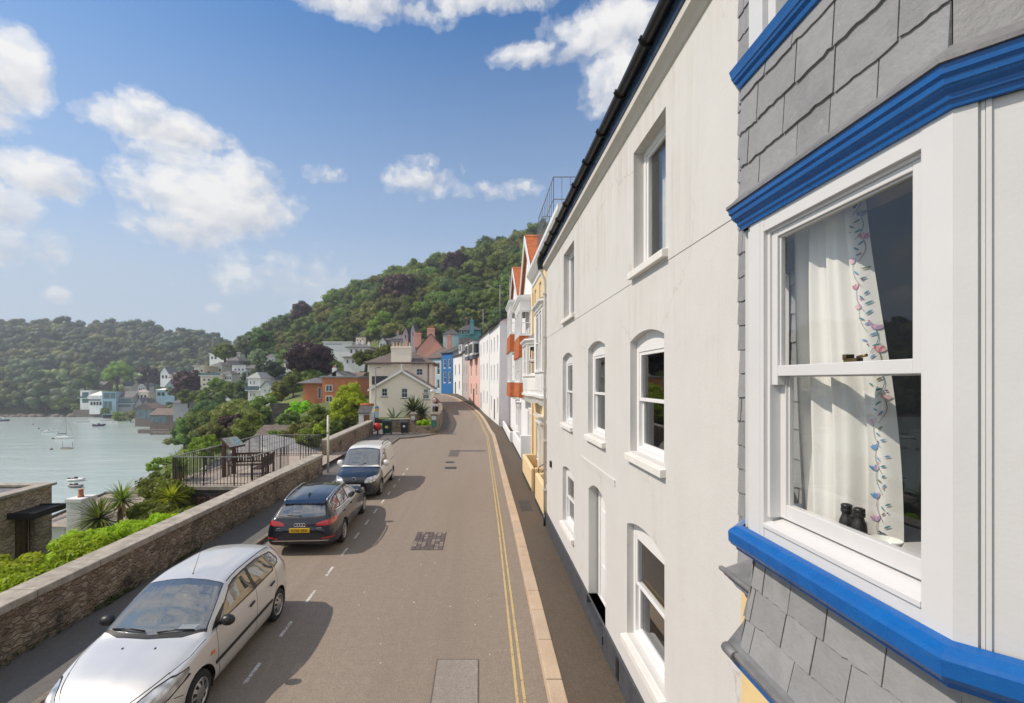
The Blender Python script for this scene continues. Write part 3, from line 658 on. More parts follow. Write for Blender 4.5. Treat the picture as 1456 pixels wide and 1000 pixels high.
    # ---- white bay window: corner posts, casing, sashes
    y0, y1, zs, zt = 1.502, 2.335, g(-.69), g(.765)
    BW = mat('brushed_white_gloss', (.63, .63, .63), .32, .03, 3, .07, 70)
    fr = MB()
    fr.hexa([(BX, BYN, g(-.81)), (BX + .078, BYN + .0, g(-.81)), (BX + .1, y0, g(-.81)), (BX, y0, g(-.81)), (BX, BYN, g(.835)), (BX + .078, BYN, g(.835)), (BX + .1, y0, g(.835)), (BX, y0, g(.835))])
    fr.fbox(front, y1, BYF - .066, -.1, 0, g(-.81), g(.835)); fr.fbox(front, y1 + .028, y1 + .031, 0, .002, g(-.80), g(.83)); fr.fbox(front, BYF - .064, BYF - .03, -.1, -.012, g(-.81), g(.835))
    fr.fbox(front, y0, y1, -.1, -.002, zt, g(.835)); fr.fbox(front, y0, y1, -.1, -.004, g(-.81), g(-.745))
    fr.hexa([front(y0, -.12, g(-.745)), front(y1, -.12, g(-.745)), front(y1, .004, g(-.745)), front(y0, .004, g(-.745)), front(y0, -.12, g(-.69)), front(y1, -.12, g(-.69)), front(y1, .004, g(-.725)), front(y0, .004, g(-.725))])
    # inner lining and parting bead
    fr.fbox(front, y1 - .02, y1, -.085, -.02, zs, zt); fr.fbox(front, y0, y0 + .02, -.085, -.02, zs, zt); fr.fbox(front, y0 + .02, y1 - .02, -.085, -.022, zt - .015, zt)
    # near canted side: post, beads, panel
    fr.fbox(nearc, 0.001, .052, -.06, 0, g(-.81), g(.835)); fr.fbox(nearc, .052, .8, -.06, -.012, g(-.81), g(.835))
    for a, w_, q in ((.058, .009, .004), (.068, .012, .007)):
        fr.fbox(nearc, a, a + w_, -.012, -.012 + q, g(-.81), g(.835))
    # far canted side
    fr.fbox(farc, .03, .10, -.08, -.005, g(-.81), g(.835)); fr.fbox(farc, .10, .72, -.08, -.02, g(.68), g(.835)); fr.fbox(farc, .10, .72, -.08, -.02, g(-.81), g(-.66)); fr.fbox(farc, .70, .80, -.08, -.01, g(-.81), g(.835))
    win = fr.build('bay_window', BW, h, bevel=.003)
    def light(name, a, b, c, e, n, s, st, sb, horn=0):
        m = MB(); m.fbox(front, a, a + s, n - .04, n, c, e); m.fbox(front, b - s, b, n - .04, n, c - horn, e)
        m.fbox(front, a + s, b - s, n - .04, n - .001, e - st, e); m.fbox(front, a + s, b - s, n - .04, n - .001, c, c + sb)
        # putty bevels
        for (p0, p1, q0, q1) in ((a + s, a + s + .01, c + sb, e - st), (b - s - .01, b - s, c + sb, e - st)): m.fbox(front, p0, p1, n - .035, n - .012, q0, q1)
        m.fbox(front, a + s + .01, b - s - .01, n - .035, n - .012, e - st - .01, e - st)
        o = m.build(name, BW, win, bevel=.003); g_ = MB(); g_.quad(front(a + s, n - .025, c + sb), front(b - s, n - .025, c + sb), front(b - s, n - .025, e - st), front(a + s, n - .025, e - st)); return o, g_
    u, gl = light('upper_sash', y0 + .02, y1 - .02, g(.025), zt - .015, -.03, .042, .03, .052, .045); gl.build('pane', PANE, win, norm=False)
    l, gl = light('lower_sash', y0 + .02, y1 - .02, g(-.688), g(.065), -.072, .042, .035, .072); gl.build('pane', PANE, win, norm=False)
    ca = MB(); ca.fbox(front, 1.86, 1.93, -.11, -.085, g(.078), g(.094)); ca.tube([front(1.87, -.095, g(.098)), front(1.83, -.1, g(.104))], .006, 8); ca.fbox(front, 1.915, 1.935, -.12, -.085, g(.09), g(.112)); ca.build('sash_fastener', mat('old_brass', (.25, .17, .06), .35, .2, 20, metallic=.9), win)
    uw = MB(); uw.fbox(front, BYF - .14, BYF - .02, -.12, -.02, g(1.74), g(3.3)); uw.fbox(front, BYN, BYF - .14, -.12, -.05, g(1.74), g(1.80)); uw.fbox(front, BYF - .2, BYF - .14, -.13, -.05, g(1.80), g(3.3)); uw.fbox(front, BYN, BYN + .14, -.12, -.02, g(1.74), g(3.3)); uwo = uw.build('upper_window', BW, h, bevel=.004)
    up_ = MB(); up_.quad(front(BYN + .14, -.09, g(1.8)), front(BYF - .2, -.09, g(1.8)), front(BYF - .2, -.09, g(3.3)), front(BYN + .14, -.09, g(3.3))); up_.build('pane', PANE, uwo, norm=False)
    uc = MB(); N = 24; vs = []
    for i in range(N + 1):
        y = BYN + .3 + .75 * i / N; q = -.2 + .02 * math.sin(i * 1.9); vs += [front(y, q, g(1.76)), front(y, q, g(3.3))]
    uc.add(vs, [(2 * i, 2 * i + 2, 2 * i + 3, 2 * i + 1) for i in range(N)], 0, True); uc.build('net_curtain', CURTAIN, h, norm=False)
    # ---- the room inside: window board, walls, ceiling
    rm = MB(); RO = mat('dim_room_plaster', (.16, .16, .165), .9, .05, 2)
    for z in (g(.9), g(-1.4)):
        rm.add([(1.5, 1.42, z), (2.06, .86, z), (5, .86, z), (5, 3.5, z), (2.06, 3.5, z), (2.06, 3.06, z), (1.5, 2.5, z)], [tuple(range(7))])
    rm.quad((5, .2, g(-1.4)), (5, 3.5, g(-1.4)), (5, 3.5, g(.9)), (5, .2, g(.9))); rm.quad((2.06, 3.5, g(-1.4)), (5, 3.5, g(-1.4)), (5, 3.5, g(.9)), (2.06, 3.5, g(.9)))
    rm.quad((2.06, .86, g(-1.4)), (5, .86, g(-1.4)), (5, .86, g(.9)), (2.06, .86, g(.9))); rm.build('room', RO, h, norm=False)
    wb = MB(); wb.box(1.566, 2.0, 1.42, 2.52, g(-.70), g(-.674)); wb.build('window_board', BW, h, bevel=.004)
bay_house()

def curtain():
    """white curtain gathered at the far side of the bay window, flower embroidery along its free edge"""
    g = lambda z: CZ + z
    k = NT('white_curtain_cloth'); p = k.pos(); k.base((.88, .87, .84)); k.rough(.9)
    t = k.n('ShaderNodeBsdfTranslucent'); t.inputs['Color'].default_value = (.75, .74, .7, 1); m = k.n('ShaderNodeMixShader'); m.inputs[0].default_value = .15
    k.l(k.b.outputs[0], m.inputs[1]); k.l(t.outputs[0], m.inputs[2]); k.l(m.outputs[0], k.out.inputs['Surface'])
    root = empty('curtain', (1.66, 2.2, g(-.7)), 0, 'white curtain with a flower embroidered edge hanging inside the bay window', 'curtain')
    N, M = 110, 40; vs = []; fs = []
    def pt(s, t):     # s 0 = far edge, 1 = free edge; t 0 = bottom
        z = g(-.70 + 1.53 * t); y0 = 2.41 - .05 * (1 - t) + .03 * math.sin(t * 3.1); y1 = 1.985 + .055 * t ** 1.5 - .02 * math.sin(t * 5) ; y = y0 + (y1 - y0) * s
        x = 1.645 + .032 * math.sin(s * 21 + .5 * math.sin(t * 2)) * (.55 + .45 * math.sin(t * 2.2 + 1)) + .010 * math.sin(s * 47 + t) + .03 * (1 - t) * math.sin(s * 6 + 1)
        return Vector((x, y, z))
    for j in range(M + 1):
        for i in range(N + 1): vs.append(pt(i / N, j / M))
    fs = [(j * (N + 1) + i, j * (N + 1) + i + 1, (j + 1) * (N + 1) + i + 1, (j + 1) * (N + 1) + i) for j in range(M) for i in range(N)]
    mb = MB(); mb.add(vs, fs, 0, True); mb.build('curtain_cloth', k.mat, root, norm=False)
    # embroidered border strip hung along the free edge, facing the street
    WID = lambda t: .075 + .045 * (1 - t)
    def bp(u, t):      # u metres across the border, t along its height
        q = pt(1, t); return Vector((q.x - .01 + .72 * u + .008 * math.sin(u * 60 + t * 3), q.y - .62 * u, q.z))
    b = MB(); vs = [bp(i / 10 * WID(j / 40), j / 40) for j in range(41) for i in range(11)]; b.add(vs, [(j * 11 + i, j * 11 + i + 1, (j + 1) * 11 + i + 1, (j + 1) * 11 + i) for j in range(40) for i in range(10)], 0, True); bo = b.build('border', k.mat, root, norm=False)
    cols = [mat('thread_teal', (.06, .24, .28), .8), mat('thread_plum', (.20, .07, .18), .8), mat('thread_rose', (.58, .16, .22), .8), mat('thread_blue', (.14, .30, .55), .8), mat('thread_mauve', (.48, .32, .54), .8), mat('thread_olive', (.20, .19, .08), .8), mat('thread_blush', (.72, .48, .48), .8)]
    e = MB(); rnd = random.Random(8); off = Vector((-.0035, -.0035, 0)); H = 1.53
    def leaf(u, v, ang, L, w, mi):     # pointed petal from (u, v) in metres
        d = (math.cos(ang), math.sin(ang)); n = (-d[1], d[0]); o = [(0, 0), (.3, .8), (.6, 1), (.85, .6), (1, 0), (.85, -.5), (.6, -.9), (.3, -.8)]
        e.add([bp(min(WID(min(1, max(0, v / H))) - .002, max(.002, u + L * a * d[0] + w * c * n[0])), min(.995, max(.005, (v + L * a * d[1] + w * c * n[1]) / H))) + off for a, c in o], [tuple(range(8))], mi)
    def stem(u0, v0, u1, v1, mi, bend=.012):
        N = 7; P_ = [(u0 + (u1 - u0) * i / N + bend * math.sin(i / N * 3.14), v0 + (v1 - v0) * i / N) for i in range(N + 1)]
        for (a0, b0), (a1, b1) in zip(P_[:-1], P_[1:]): e.quad(*[bp(min(WID(.5) - .004, max(.003, a_)), min(.995, max(.005, b_ / H))) + off for a_, b_ in ((a0 - .0011, b0), (a0 + .0011, b0), (a1 + .0011, b1), (a1 - .0011, b1))], mi)
    v = .03
    while v < H - .05:
        w = WID(v / H); side = 1 if int(v * 20) % 2 else -1; u = w * (.5 + .25 * side); c = rnd.choice([2, 4, 6, 3, 2])
        stem(w * .5, v - .03, u, v + .07, rnd.choice([1, 5, 0]), .014 * side)
        for i in range(4): leaf(u, v + .07, 1.57 + (i - 1.5) * .42 - .3 * side, rnd.uniform(.022, .034), rnd.uniform(.005, .008), c if i % 2 else rnd.choice([c, 6, 4]))
        for i in range(3): leaf(w * .5 + rnd.uniform(-.01, .01), v + i * .022, rnd.uniform(.2, .9) if (i + side) % 2 else 3.14 - rnd.uniform(.2, .9), rnd.uniform(.02, .032), .0042, rnd.choice([0, 3, 0, 5]))
        leaf(w * rnd.uniform(.2, .8), v + .11, rnd.uniform(0, 6), .009, .004, rnd.choice([1, 2]))
        v += rnd.uniform(.085, .12)
    e.build('embroidery', cols, bo, norm=False)
curtain()

def binoculars():
    g = lambda z: CZ + z; z0 = g(-.672); y = 1.96; x = 1.60
    r = empty('binoculars', (x, y, z0), 0, 'black binoculars standing on the window board by the curtain', 'binoculars')
    RB = mat('black_rubber', (.015, .015, .016), .5, .2, 30, .3, 150)
    for s in (-1, 1):
        m = MB(); m.lathe([(.0, 0), (.027, 0), (.029, .006), (.029, .02), (.027, .05), (.025, .068), (.0205, .08), (.017, .09), (.017, .1)], (x, y + s * .033, z0), n=20); m.build('barrel', RB, r)
        q = MB(); q.lathe([(.017, .1), (.021, .102), (.0215, .115), (.019, .117), (.0205, .119), (.0205, .134), (.015, .137), (.012, .13), (0, .13)], (x, y + s * .033, z0), n=20); q.build('eyepiece', BLACK, r)
    m = MB(); m.box(x - .012, x + .012, y - .02, y + .02, z0 + .03, z0 + .085); m.lathe([(0, .085), (.012, .085), (.012, .1), (0, .1)], (x, y, z0), n=14); m.build('hinge', BLACK, r, bevel=.003)
binoculars()
def bowl():
    g = lambda z: CZ + z
    m = MB(); m.lathe([(0, .004), (.022, .002), (.025, 0), (.03, .006), (.046, .028), (.053, .05), (.0505, .05), (.044, .03), (.028, .01), (0, .009)], (1.60, 1.80, g(-.672)), n=32)
    tag(m.build('bowl', mat('white_china', (.75, .77, .72), .2, .03, 5)), 'small white china bowl on the window board beside the binoculars', 'bowl')
bowl()
# ================================================================ the terrace down the right side of the street
YELLOWWALL = render_wall('yellow_render', (.74, .57, .33), .35, (.4, .28, .14)); WHITEWALL = render_wall('bright_white_render', (.80, .80, .80), .25); CREAMWALL = render_wall('cream_render', (.70, .62, .52), .25)
PINKWALL = render_wall('pink_render', (.80, .40, .31), .25, (.45, .22, .18)); PALEPINK = render_wall('pale_pink_render', (.78, .50, .42), .25, (.5, .3, .25)); BLUEWALL = render_wall('blue_render', (.035, .16, .42), .25, (.03, .1, .25)); PALEBLUE = render_wall('pale_blue_render', (.42, .55, .62), .25)
GREYMAUVE = render_wall('mauve_side_render', (.5, .44, .43), .3)
LEADROOF = mat('grey_bay_roof', (.16, .15, .14), .6, .2, 4)

def bay_canted(h, x_wall, x_front, y0, y1, cant, z0, z1, zsill, zhead, mats, roofm=LEADROOF, panel=True, base_drop=.35):
    """canted bay window hung on a wall facing -X, with sashes, panelled apron and hipped lead roof"""
    path = [(x_wall, y0), (x_front, y0 + cant), (x_front, y1 - cant), (x_wall, y1)]
    b = empty('bay_window', (x_front, (y0 + y1) / 2, z0)); b.parent = h; b.location = world_of(h).inverted() @ Vector((x_front, (y0 + y1) / 2, z0))
    a = MB(); sweep(a, path, [(0, zhead), (0, z1)], closed_ends=False); a.build('frieze', mats, b); a = MB(); sweep(a, path, [(-.03, z0), (0, z0 + .02), (0, zsill)], closed_ends=False)
    
    a.build('apron', mats, b)
    for nm, pr in (('sill', [(0, zsill - .05), (.05, zsill - .04), (.05, zsill), (0, zsill + .01)]), ('cornice', [(0, z1 - .22), (.04, z1 - .2), (.06, z1 - .1), (.14, z1 - .05), (.14, z1 + .02), (0, z1 + .03)]), ('base_moulding', [(-.12, z0 - base_drop), (-.02, z0 - .1), (.06, z0 - .04), (.06, z0 + .05), (0, z0 + .07)])):
        m = MB(); sweep(m, path, pr); m.build(nm, mats, b)
    fs = [Frame(path[0], path[1]), Frame(path[2], path[1], flip=True), Frame(path[3], path[2], flip=True)]
    fs = [Frame(path[i], path[i + 1], flip=True) for i in range(3)]
    for i, f in enumerate(fs):
        if f.L < .2: continue
        n = 1 if f.L < 1.4 else 2
        for j in range(n + 1): pm = MB(); pm.fbox(f, f.L * j / n - .045, f.L * j / n + .045, -.09, .012, zsill, zhead); pm.build('post', mats, b)
        for j in range(n):
            sash(b, f, f.L * j / n + .045, f.L * (j + 1) / n - .045, zsill + .01, zhead, -.02, fw=.04, name='sash')
        if panel:
            for j in range(n):
                q = MB(); q.fbox(f, f.L * j / n + .15, f.L * (j + 1) / n - .15, 0, .02, z0 + .2, zsill - .15); q.build('panel', mats, b, bevel=.008)
    q = MB(); q.box(x_wall - .03, x_wall - .01, y0 + .12, y1 - .12, zsill, zhead); q.build('room', DARKROOM, b)
    r = MB(); ap = [(x_wall, y0 + .05, z1 + .45), (x_wall, y1 - .05, z1 + .45)]; o = .12
    r.add([(x_wall, y0 - o, z1 + .02), (x_front - o, y0 + cant - o * .4, z1 + .02), (x_front - o, y1 - cant + o * .4, z1 + .02), (x_wall, y1 + o, z1 + .02), (x_wall, y0 + cant * .7, z1 + .42), (x_wall, y1 - cant * .7, z1 + .42)], [(0, 1, 4), (1, 2, 5, 4), (2, 3, 5)])
    r.build('bay_roof', roofm, b, norm=False)
    return b

def bay_square(h, x_wall, x_front, y0, y1, levels, roofz, label=None):
    """square bay of stacked stages: ('tile'|'window'|'white', z0, z1)"""
    b = empty('bay_window', (x_front, (y0 + y1) / 2, levels[0][1])); b.parent = h; b.location = world_of(h).inverted() @ Vector((x_front, (y0 + y1) / 2, levels[0][1]))
    path = [(x_wall, y0), (x_front, y0), (x_front, y1), (x_wall, y1)]
    fs = [Frame(path[i], path[i + 1], flip=True) for i in range(3)]
    for kind, a, c in levels:
        if kind == 'tile':
            m = MB(); sweep(m, path, [(.03, a), (.07, a + .02), (.02, c)], closed_ends=False); m.build('tile_hanging', ORANGETILE, b)
        elif kind == 'white':
            m = MB(); sweep(m, path, [(0, a), (0, c)], closed_ends=False); sweep(m, path, [(0, c - .16), (.06, c - .14), (.1, c - .04), (.1, c), (0, c)]); m.build('frieze', WHITE, b)
        else:
            m = MB()
            for f in (fs[0], fs[1]):
                n = 1 if f.L < 1.3 else 3
                for j in range(n + 1): m.fbox(f, max(0, f.L * j / n - .06), min(f.L, f.L * j / n + .06), -.1, 0.01, a, c)
                m.fbox(f, 0, f.L, -.1, .03, a, a + .06); m.fbox(f, .0, f.L, -.1, .005, c - .05, c)
                for j in range(n): sash(b, f, f.L * j / n + .06, f.L * (j + 1) / n - .06, a + .06, c - .05, -.02, bars=(1, 0), fw=.035, name='sash')
            m.build('window_frame', WHITE, b)
    r = MB(); x0 = x_front - .14
    r.hexa([(x0, y0 - .14, roofz), (x_wall, y0 - .14, roofz), (x_wall, y1 + .1, roofz), (x0, y1 + .1, roofz), (x0, y0 - .14, roofz + .14), (x_wall, y0 - .14, roofz + .22), (x_wall, y1 + .1, roofz + .22), (x0, y1 + .1, roofz + .14)]); r.build('bay_roof', WHITE, b)
    und = MB(); z = levels[0][1]; und.hexa([(x_wall - .1, y0 + .1, z - .3), (x_wall, y0 + .1, z - .3), (x_wall, y1 - .1, z - .3), (x_wall - .1, y1 - .1, z - .3), (x_front, y0, z), (x_wall, y0, z), (x_wall, y1, z), (x_front, y1, z)]); und.build('bracket', WHITE, b)
    return b

def house_body(h, x, y0, y1, z0, z1, depth, wm, ops=(), rev=.14, side=True):
    fr = Frame((x, 0), (x, 100), flip=True); m = MB(); wall_mesh(m, fr, y0, y1, z0, z1, list(ops), rev)
    m.quad((x, y0, z0), (x + depth, y0, z0), (x + depth, y0, z1), (x, y0, z1)); m.quad((x, y1, z0), (x + depth, y1, z0), (x + depth, y1, z1), (x, y1, z1)); m.quad((x + depth, y0, z0), (x + depth, y1, z0), (x + depth, y1, z1), (x + depth, y0, z1))
    m.build('wall', wm, h, norm=False); return fr

def add_door(h, fr, u0, u1, z0, z1, n, m, surround=None):
    d = MB(); d.fbox(fr, u0, u1, n - .05, n, z0, z1); dd = d.build('door', m, h)
    q = MB()
    for a, b in ((.12, .45), (.55, .88)):
        for c, e in ((.1, .4), (.5, .92)): q.fbox(fr, u0 + (u1 - u0) * a, u0 + (u1 - u0) * b, n, n + .012, z0 + (z1 - z0) * c, z0 + (z1 - z0) * e)
    q.build('door_panel', m, dd)
    if surround:
        s = MB(); s.fbox(fr, u0 - .18, u0 - .002, -.1, .1, z0, z1 + .1); s.fbox(fr, u1 + .002, u1 + .18, -.1, .1, z0, z1 + .1); s.fbox(fr, u0 - .3, u1 + .3, 0, .22, z1 + .1, z1 + .2); s.fbox(fr, u0 - .2, u1 + .2, 0, .12, z1 + .2, z1 + .38); s.fbox(fr, u0 - .36, u1 + .36, 0, .3, z1 + .38, z1 + .46)
        for u in (u0 - .16, u1 + .02): s.hexa([fr(u, 0, z1 - .35), fr(u + .14, 0, z1 - .35), fr(u + .14, .11, z1 - .35), fr(u, .11, z1 - .35), fr(u, 0, z1 + .1), fr(u + .14, 0, z1 + .1), fr(u + .14, .22, z1 + .1), fr(u, .22, z1 + .1)])
        s.build('door_surround', surround, h, bevel=.006)

def yellow_house():
    x = 2.75; h = empty('yellow_house', (x, 18.7, .12), 0, 'yellow house with white canted bays and a white parapet cornice next to the white house', 'house')
    g = lambda z: CZ + z
    small = [(16.2, 16.9, g(3.35), g(4.5)), (18.0, 18.7, g(3.35), g(4.5)), (20.4, 21.1, g(3.35), g(4.5)), (22.2, 22.9, g(3.35), g(4.5))]
    low = [(17.9, 18.8, .9, 2.75), (21.4, 22.3, .9, 2.75)]; doors = [(15.9, 16.9, .3, 2.6), (19.6, 20.6, .3, 2.6)]
    fr = house_body(h, x, 14.01, 23.5, 0, g(5.1), 7, YELLOWWALL, small + low + doors)
    for a, b, c, e in small: sash(h, fr, a, b, c, e, -.06, sill=(.08, .1, .05))
    for a, b, c, e in low: sash(h, fr, a, b, c, e, -.06, sill=(.08, .1, .05))
    for a, b, c, e in doors: add_door(h, fr, a, b, c, e, -.1, WHITE, WHITE)
    co = MB(); sweep(co, [(x, 14.12), (x, 23.5)], [(0, g(4.75)), (.05, g(4.8)), (.05, g(4.95)), (.14, g(5.05)), (.3, g(5.28)), (.34, g(5.34)), (.34, g(5.5)), (0, g(5.55))]); co.build('cornice', WHITE, h)
    ro = MB(); ro.box(x + .001, x + 7, 14.02, 23.49, g(5.1), g(5.62)); ro.build('parapet', WHITEWALL, h)
    bay_canted(h, x, 2.12, 15.0, 17.9, .45, g(-.55), g(2.75), g(.35), g(2.45), WHITE); bay_canted(h, x, 2.12, 19.6, 23.1, .75, g(-.62), g(1.85), g(.25), g(1.6), WHITE)
    dp = MB(); dp.tube([(x - .06, 23.42, g(4.8)), (x - .06, 23.42, g(-3.9)), (x - .3, 23.42, g(-4.3))], .05, 8); dp.build('downpipe', YELLOWWALL, h)
    dp = MB(); dp.tube([(x - .06, 18.75, g(-.6)), (x - .06, 18.75, .9), (x - .06, 18.6, .7), (x - .06, 18.6, .2)], .045, 8); dp.build('downpipe', YELLOWWALL, h)
    # roof terrace railings
    for (px0, px1, pt, Y0, Y1) in ((787, 814, 252, 16.4, 20.6), (773, 790, 305, 21.4, 23.4)):
        X0 = PX(px0, Y0) if px0 == 787 else 2.95; zt = PZ(pt, Y0) if px0 == 787 else g(7.7); zb = g(5.62); t = MB()
        n = 9
        for i in range(n + 1):
            y = Y0 + (Y1 - Y0) * i / n; t.bar((X0, y, zb), (X0, y, zt), .016)
        for i in range(9): t.bar((X0 + .3 * i, Y0, zb), (X0 + .3 * i, Y0, zt), .016)
        for z in (zt, zb + .9): t.bar((X0, Y0, z), (X0, Y1, z), .026); t.bar((X0, Y0, z), (X0 + 2.6, Y0, z), .026)
        t.build('roof_railing', mat('galvanised', (.2, .2, .21), .45, .15, 8, metallic=.6), h)
yellow_house()

def planters():
    for i, (y0, y1, x0, lb) in enumerate(((14.6, 17.0, 2.06, 'cream rendered front garden wall beside the white house downpipe'), (18.4, 22.0, 2.06, 'cream rendered front garden wall with rounded corner, second along the street'))):
        m = MB(); H = 1.15 if i == 0 else 1.05; t = .16
        m.box(x0, x0 + t, y0, y1, .05, H); m.box(x0 + t, 2.75, y0, y0 + t, .05, H); m.box(x0 + t, 2.75, y1 - t, y1, .05, H)
        w = tag(m.build('garden_wall', YELLOWWALL, bevel=.05, seg=3), lb, 'garden wall', 'low front garden walls')
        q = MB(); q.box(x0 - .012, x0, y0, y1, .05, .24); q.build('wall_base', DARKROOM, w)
    hr = MB(); hr.tube([(2.35, 17.3, .15), (2.35, 17.3, 1.05), (2.35, 17.3, 1.1), (2.9, 17.3, 1.5)], .018, 8); tag(hr.build('handrail', IRON), 'thin black handrail beside the nearer yellow garden wall', 'handrail'); hr = MB(); hr.tube([(2.35, 18.2, .15), (2.35, 18.2, 1.05), (2.35, 18.2, 1.1), (2.9, 18.2, 1.5)], .018, 8)
    tag(hr.build('handrail', IRON), 'thin black handrail beside the farther yellow garden wall', 'handrail')
    for (y0, y1, x0, H, lb) in ((26.0, 32.5, 2.35, 1.0, 'white front garden wall with a tall white end pier'), (33.2, 43.6, 2.2, .75, 'long low white front garden wall before the side of the white terrace')):
        m = MB(); m.box(x0, x0 + .14, y0 + .35, y1, .05, H); w = tag(m.build('garden_wall', WHITEWALL, bevel=.02), lb, 'garden wall', 'low front garden walls')
        p = MB(); p.box(x0 - .02, x0 + .9, y0, y0 + .35, .05, H + .45 if y0 < 30 else H + .1); p.build('pier', WHITEWALL, w, bevel=.02)
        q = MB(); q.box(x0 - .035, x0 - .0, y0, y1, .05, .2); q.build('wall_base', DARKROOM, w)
planters()

def gable_house(name, label, x, y0, y1, bay, apex, zeave, wm, gm=.9):
    g = lambda z: CZ + z; h = empty(name, (x, (y0 + y1) / 2, .12), 0, label, 'house')
    ym = (y0 + y1) / 2
    ops = [(y0 + .6, y0 + 1.7, .3, 2.6), (y0 + 2.4, y0 + 3.5, .9, 2.7), (y0 + 4.0, min(y1 - .2, y0 + 5.0), .9, 2.7)]
    fr = house_body(h, x, y0, y1, 0, zeave, 8, CREAMWALL if 0 else WHITEWALL, ops)
    add_door(h, fr, *ops[0], -.1, WHITE, WHITE)
    for o in ops[1:]: sash(h, fr, *o, -.06, sill=(.08, .1, .05))
    # steep gable, its tiled near slope turned to the camera
    for xx in (x, x + 8): gw = MB(); gw.add([(xx, y0, zeave), (xx, y1, zeave), (xx, ym, apex)], [(0, 1, 2)]); gw.build('gable', WHITEWALL, h, norm=False)
    r = MB(); ex = .22
    for ys in (y0 - .15, y1 + .15):
        r.hexa([(x - ex, ys, zeave - .15), (x + 8, ys, zeave - .15), (x + 8, ym, apex), (x - ex, ym, apex), (x - ex, ys, zeave - .03), (x + 8, ys, zeave - .03), (x + 8, ym, apex + .14), (x - ex, ym, apex + .14)])
    ro = r.build('roof', ORANGETILE, h)
    rd = MB(); rd.tube([(x - ex - .02, ym, apex + .13), (x + 8, ym, apex + .13)], .1, 8); rd.build('ridge', ORANGETILE, ro)
    bb = MB()
    for ys in (y0 - .2, y1 + .2):
        bb.hexa([(x - ex - .06, ys, zeave - .42), (x - ex + .0, ys, zeave - .42), (x - ex, ym, apex - .25), (x - ex - .06, ym, apex - .25), (x - ex - .06, ys, zeave + .0), (x - ex, ys, zeave + .0), (x - ex, ym, apex + .16), (x - ex - .06, ym, apex + .16)])
    bb.build('bargeboard', WHITE, h)
    bay_square(h, x, bay[0], bay[1], bay[2], bay[3], bay[4])
    return h
g_ = lambda z: CZ + z
gable_house('gabled_house', 'tile hung house with a steep orange gable, next beyond the yellow house', 3.0, 23.55, 32.6, (2.3, 26.2, 29.9, [('tile', g_(-.95), g_(-.1)), ('window', g_(-.1), g_(1.35)), ('tile', g_(1.35), g_(2.6)), ('window', g_(2.6), g_(4.1)), ('white', g_(4.1), g_(4.75))], g_(4.75)), g_(8.75), g_(4.9), WHITEWALL)
gable_house('gabled_house', 'tile hung house with a steep orange gable, standing against the side of the white terrace', 3.0, 32.7, 44.4, (2.3, 34.2, 38.0, [('tile', g_(-1.2), g_(-.1)), ('window', g_(-.1), g_(2.2)), ('tile', g_(2.2), g_(3.5)), ('window', g_(3.5), g_(5.2)), ('white', g_(5.2), g_(5.9))], g_(5.9)), g_(9.4), g_(5.3), WHITEWALL)

def row_house(name, label, A, B, depth, zb, ze, wm, cols, rows, roof=SLATEROOF, side=None, ridge=1.6, plinth=None, doors=(), sidewall=None, gm=None, roofover=.2, win='sash'):
    """house of a row; facade from near corner A to far corner B (window columns as fractions, rows as heights)"""
    fr = Frame(A, B, flip=True); L = fr.L; base = min(zb) - .6; h = empty(name, (*((fr(L / 2, -depth / 2, 0)).xy), zb[0]), 0, label, 'house')
    ops = [(c * L - w / 2, c * L + w / 2, z0, z1) for (z0, z1, w) in rows for c in cols]; dops = [(c * L - .5, c * L + .5, z0, z0 + 2.2) for c, z0 in doors]
    ops = [o for o in ops if not any(abs((o[0] + o[1]) / 2 - (d[0] + d[1]) / 2) < .8 and o[2] < d[3] for d in dops)]
    m = MB(); wall_mesh(m, fr, 0, L, base, ze, ops + dops, .12)
    m.build('wall', wm, h, norm=False); rz = ze + ridge
    for u in (0, L): sd = MB(); sd.add([fr(u, 0, base), fr(u, -depth, base), fr(u, -depth, ze), fr(u, -depth / 2, rz), fr(u, 0, ze)], [(0, 1, 2, 3, 4)]); sd.build('side_wall', sidewall or wm, h, norm=False)
    r = MB(); o = roofover; sl = ridge / (depth / 2)
    for s in (1, -1):
        n0 = o if s == 1 else -depth - o; r.hexa([fr(-.08, n0, ze - o * sl + .02), fr(L + .08, n0, ze - o * sl + .02), fr(L + .08, -depth / 2, rz + .02), fr(-.08, -depth / 2, rz + .02), fr(-.08, n0, ze - o * sl + .14), fr(L + .08, n0, ze - o * sl + .14), fr(L + .08, -depth / 2, rz + .14), fr(-.08, -depth / 2, rz + .14)])
    r.build('roof', roof, h)
    gu = MB(); gu.tube([fr(-.05, o + .05, ze - o * sl + .02), fr(L + .05, o + .05, ze - o * sl + .02)], .06, 6); gu.build('gutter', gm or BLACK, h)
    for op in ops: sash(h, fr, *op, -.05, bars=(1, 0) if win == 'sash' else (0, 0), fw=.07, sill=(.08, .08, .06), pane=DARKP, fm=FRAMEW)
    for d in dops: add_door(h, fr, *d, -.08, mat('dark_door', (.03, .04, .05), .4, .1, 3))
    return h, fr
def chimney(h, c, w, d, z0, z1, m, pots=2, pm=None):
    b = MB(); b.box(c[0] - w / 2, c[0] + w / 2, c[1] - d / 2, c[1] + d / 2, z0, z1); b.box(c[0] - w / 2 - .06, c[0] + w / 2 + .06, c[1] - d / 2 - .06, c[1] + d / 2 + .06, z1 - .3, z1 - .15); o = b.build('chimney', m, h)
    for i in range(pots):
        q = MB(); x = c[0] + (i - (pots - 1) / 2) * (w * .8 / max(1, pots)); q.lathe([(.12, 0), (.14, .05), (.11, .1), (.1, .5), (.13, .55), (.1, .6), (.0, .58)], (x, c[1], z1), n=10); q.build('chimney_pot', pm or mat('terracotta_pot', (.4, .16, .08), .8, .2, 6), o)
    return o
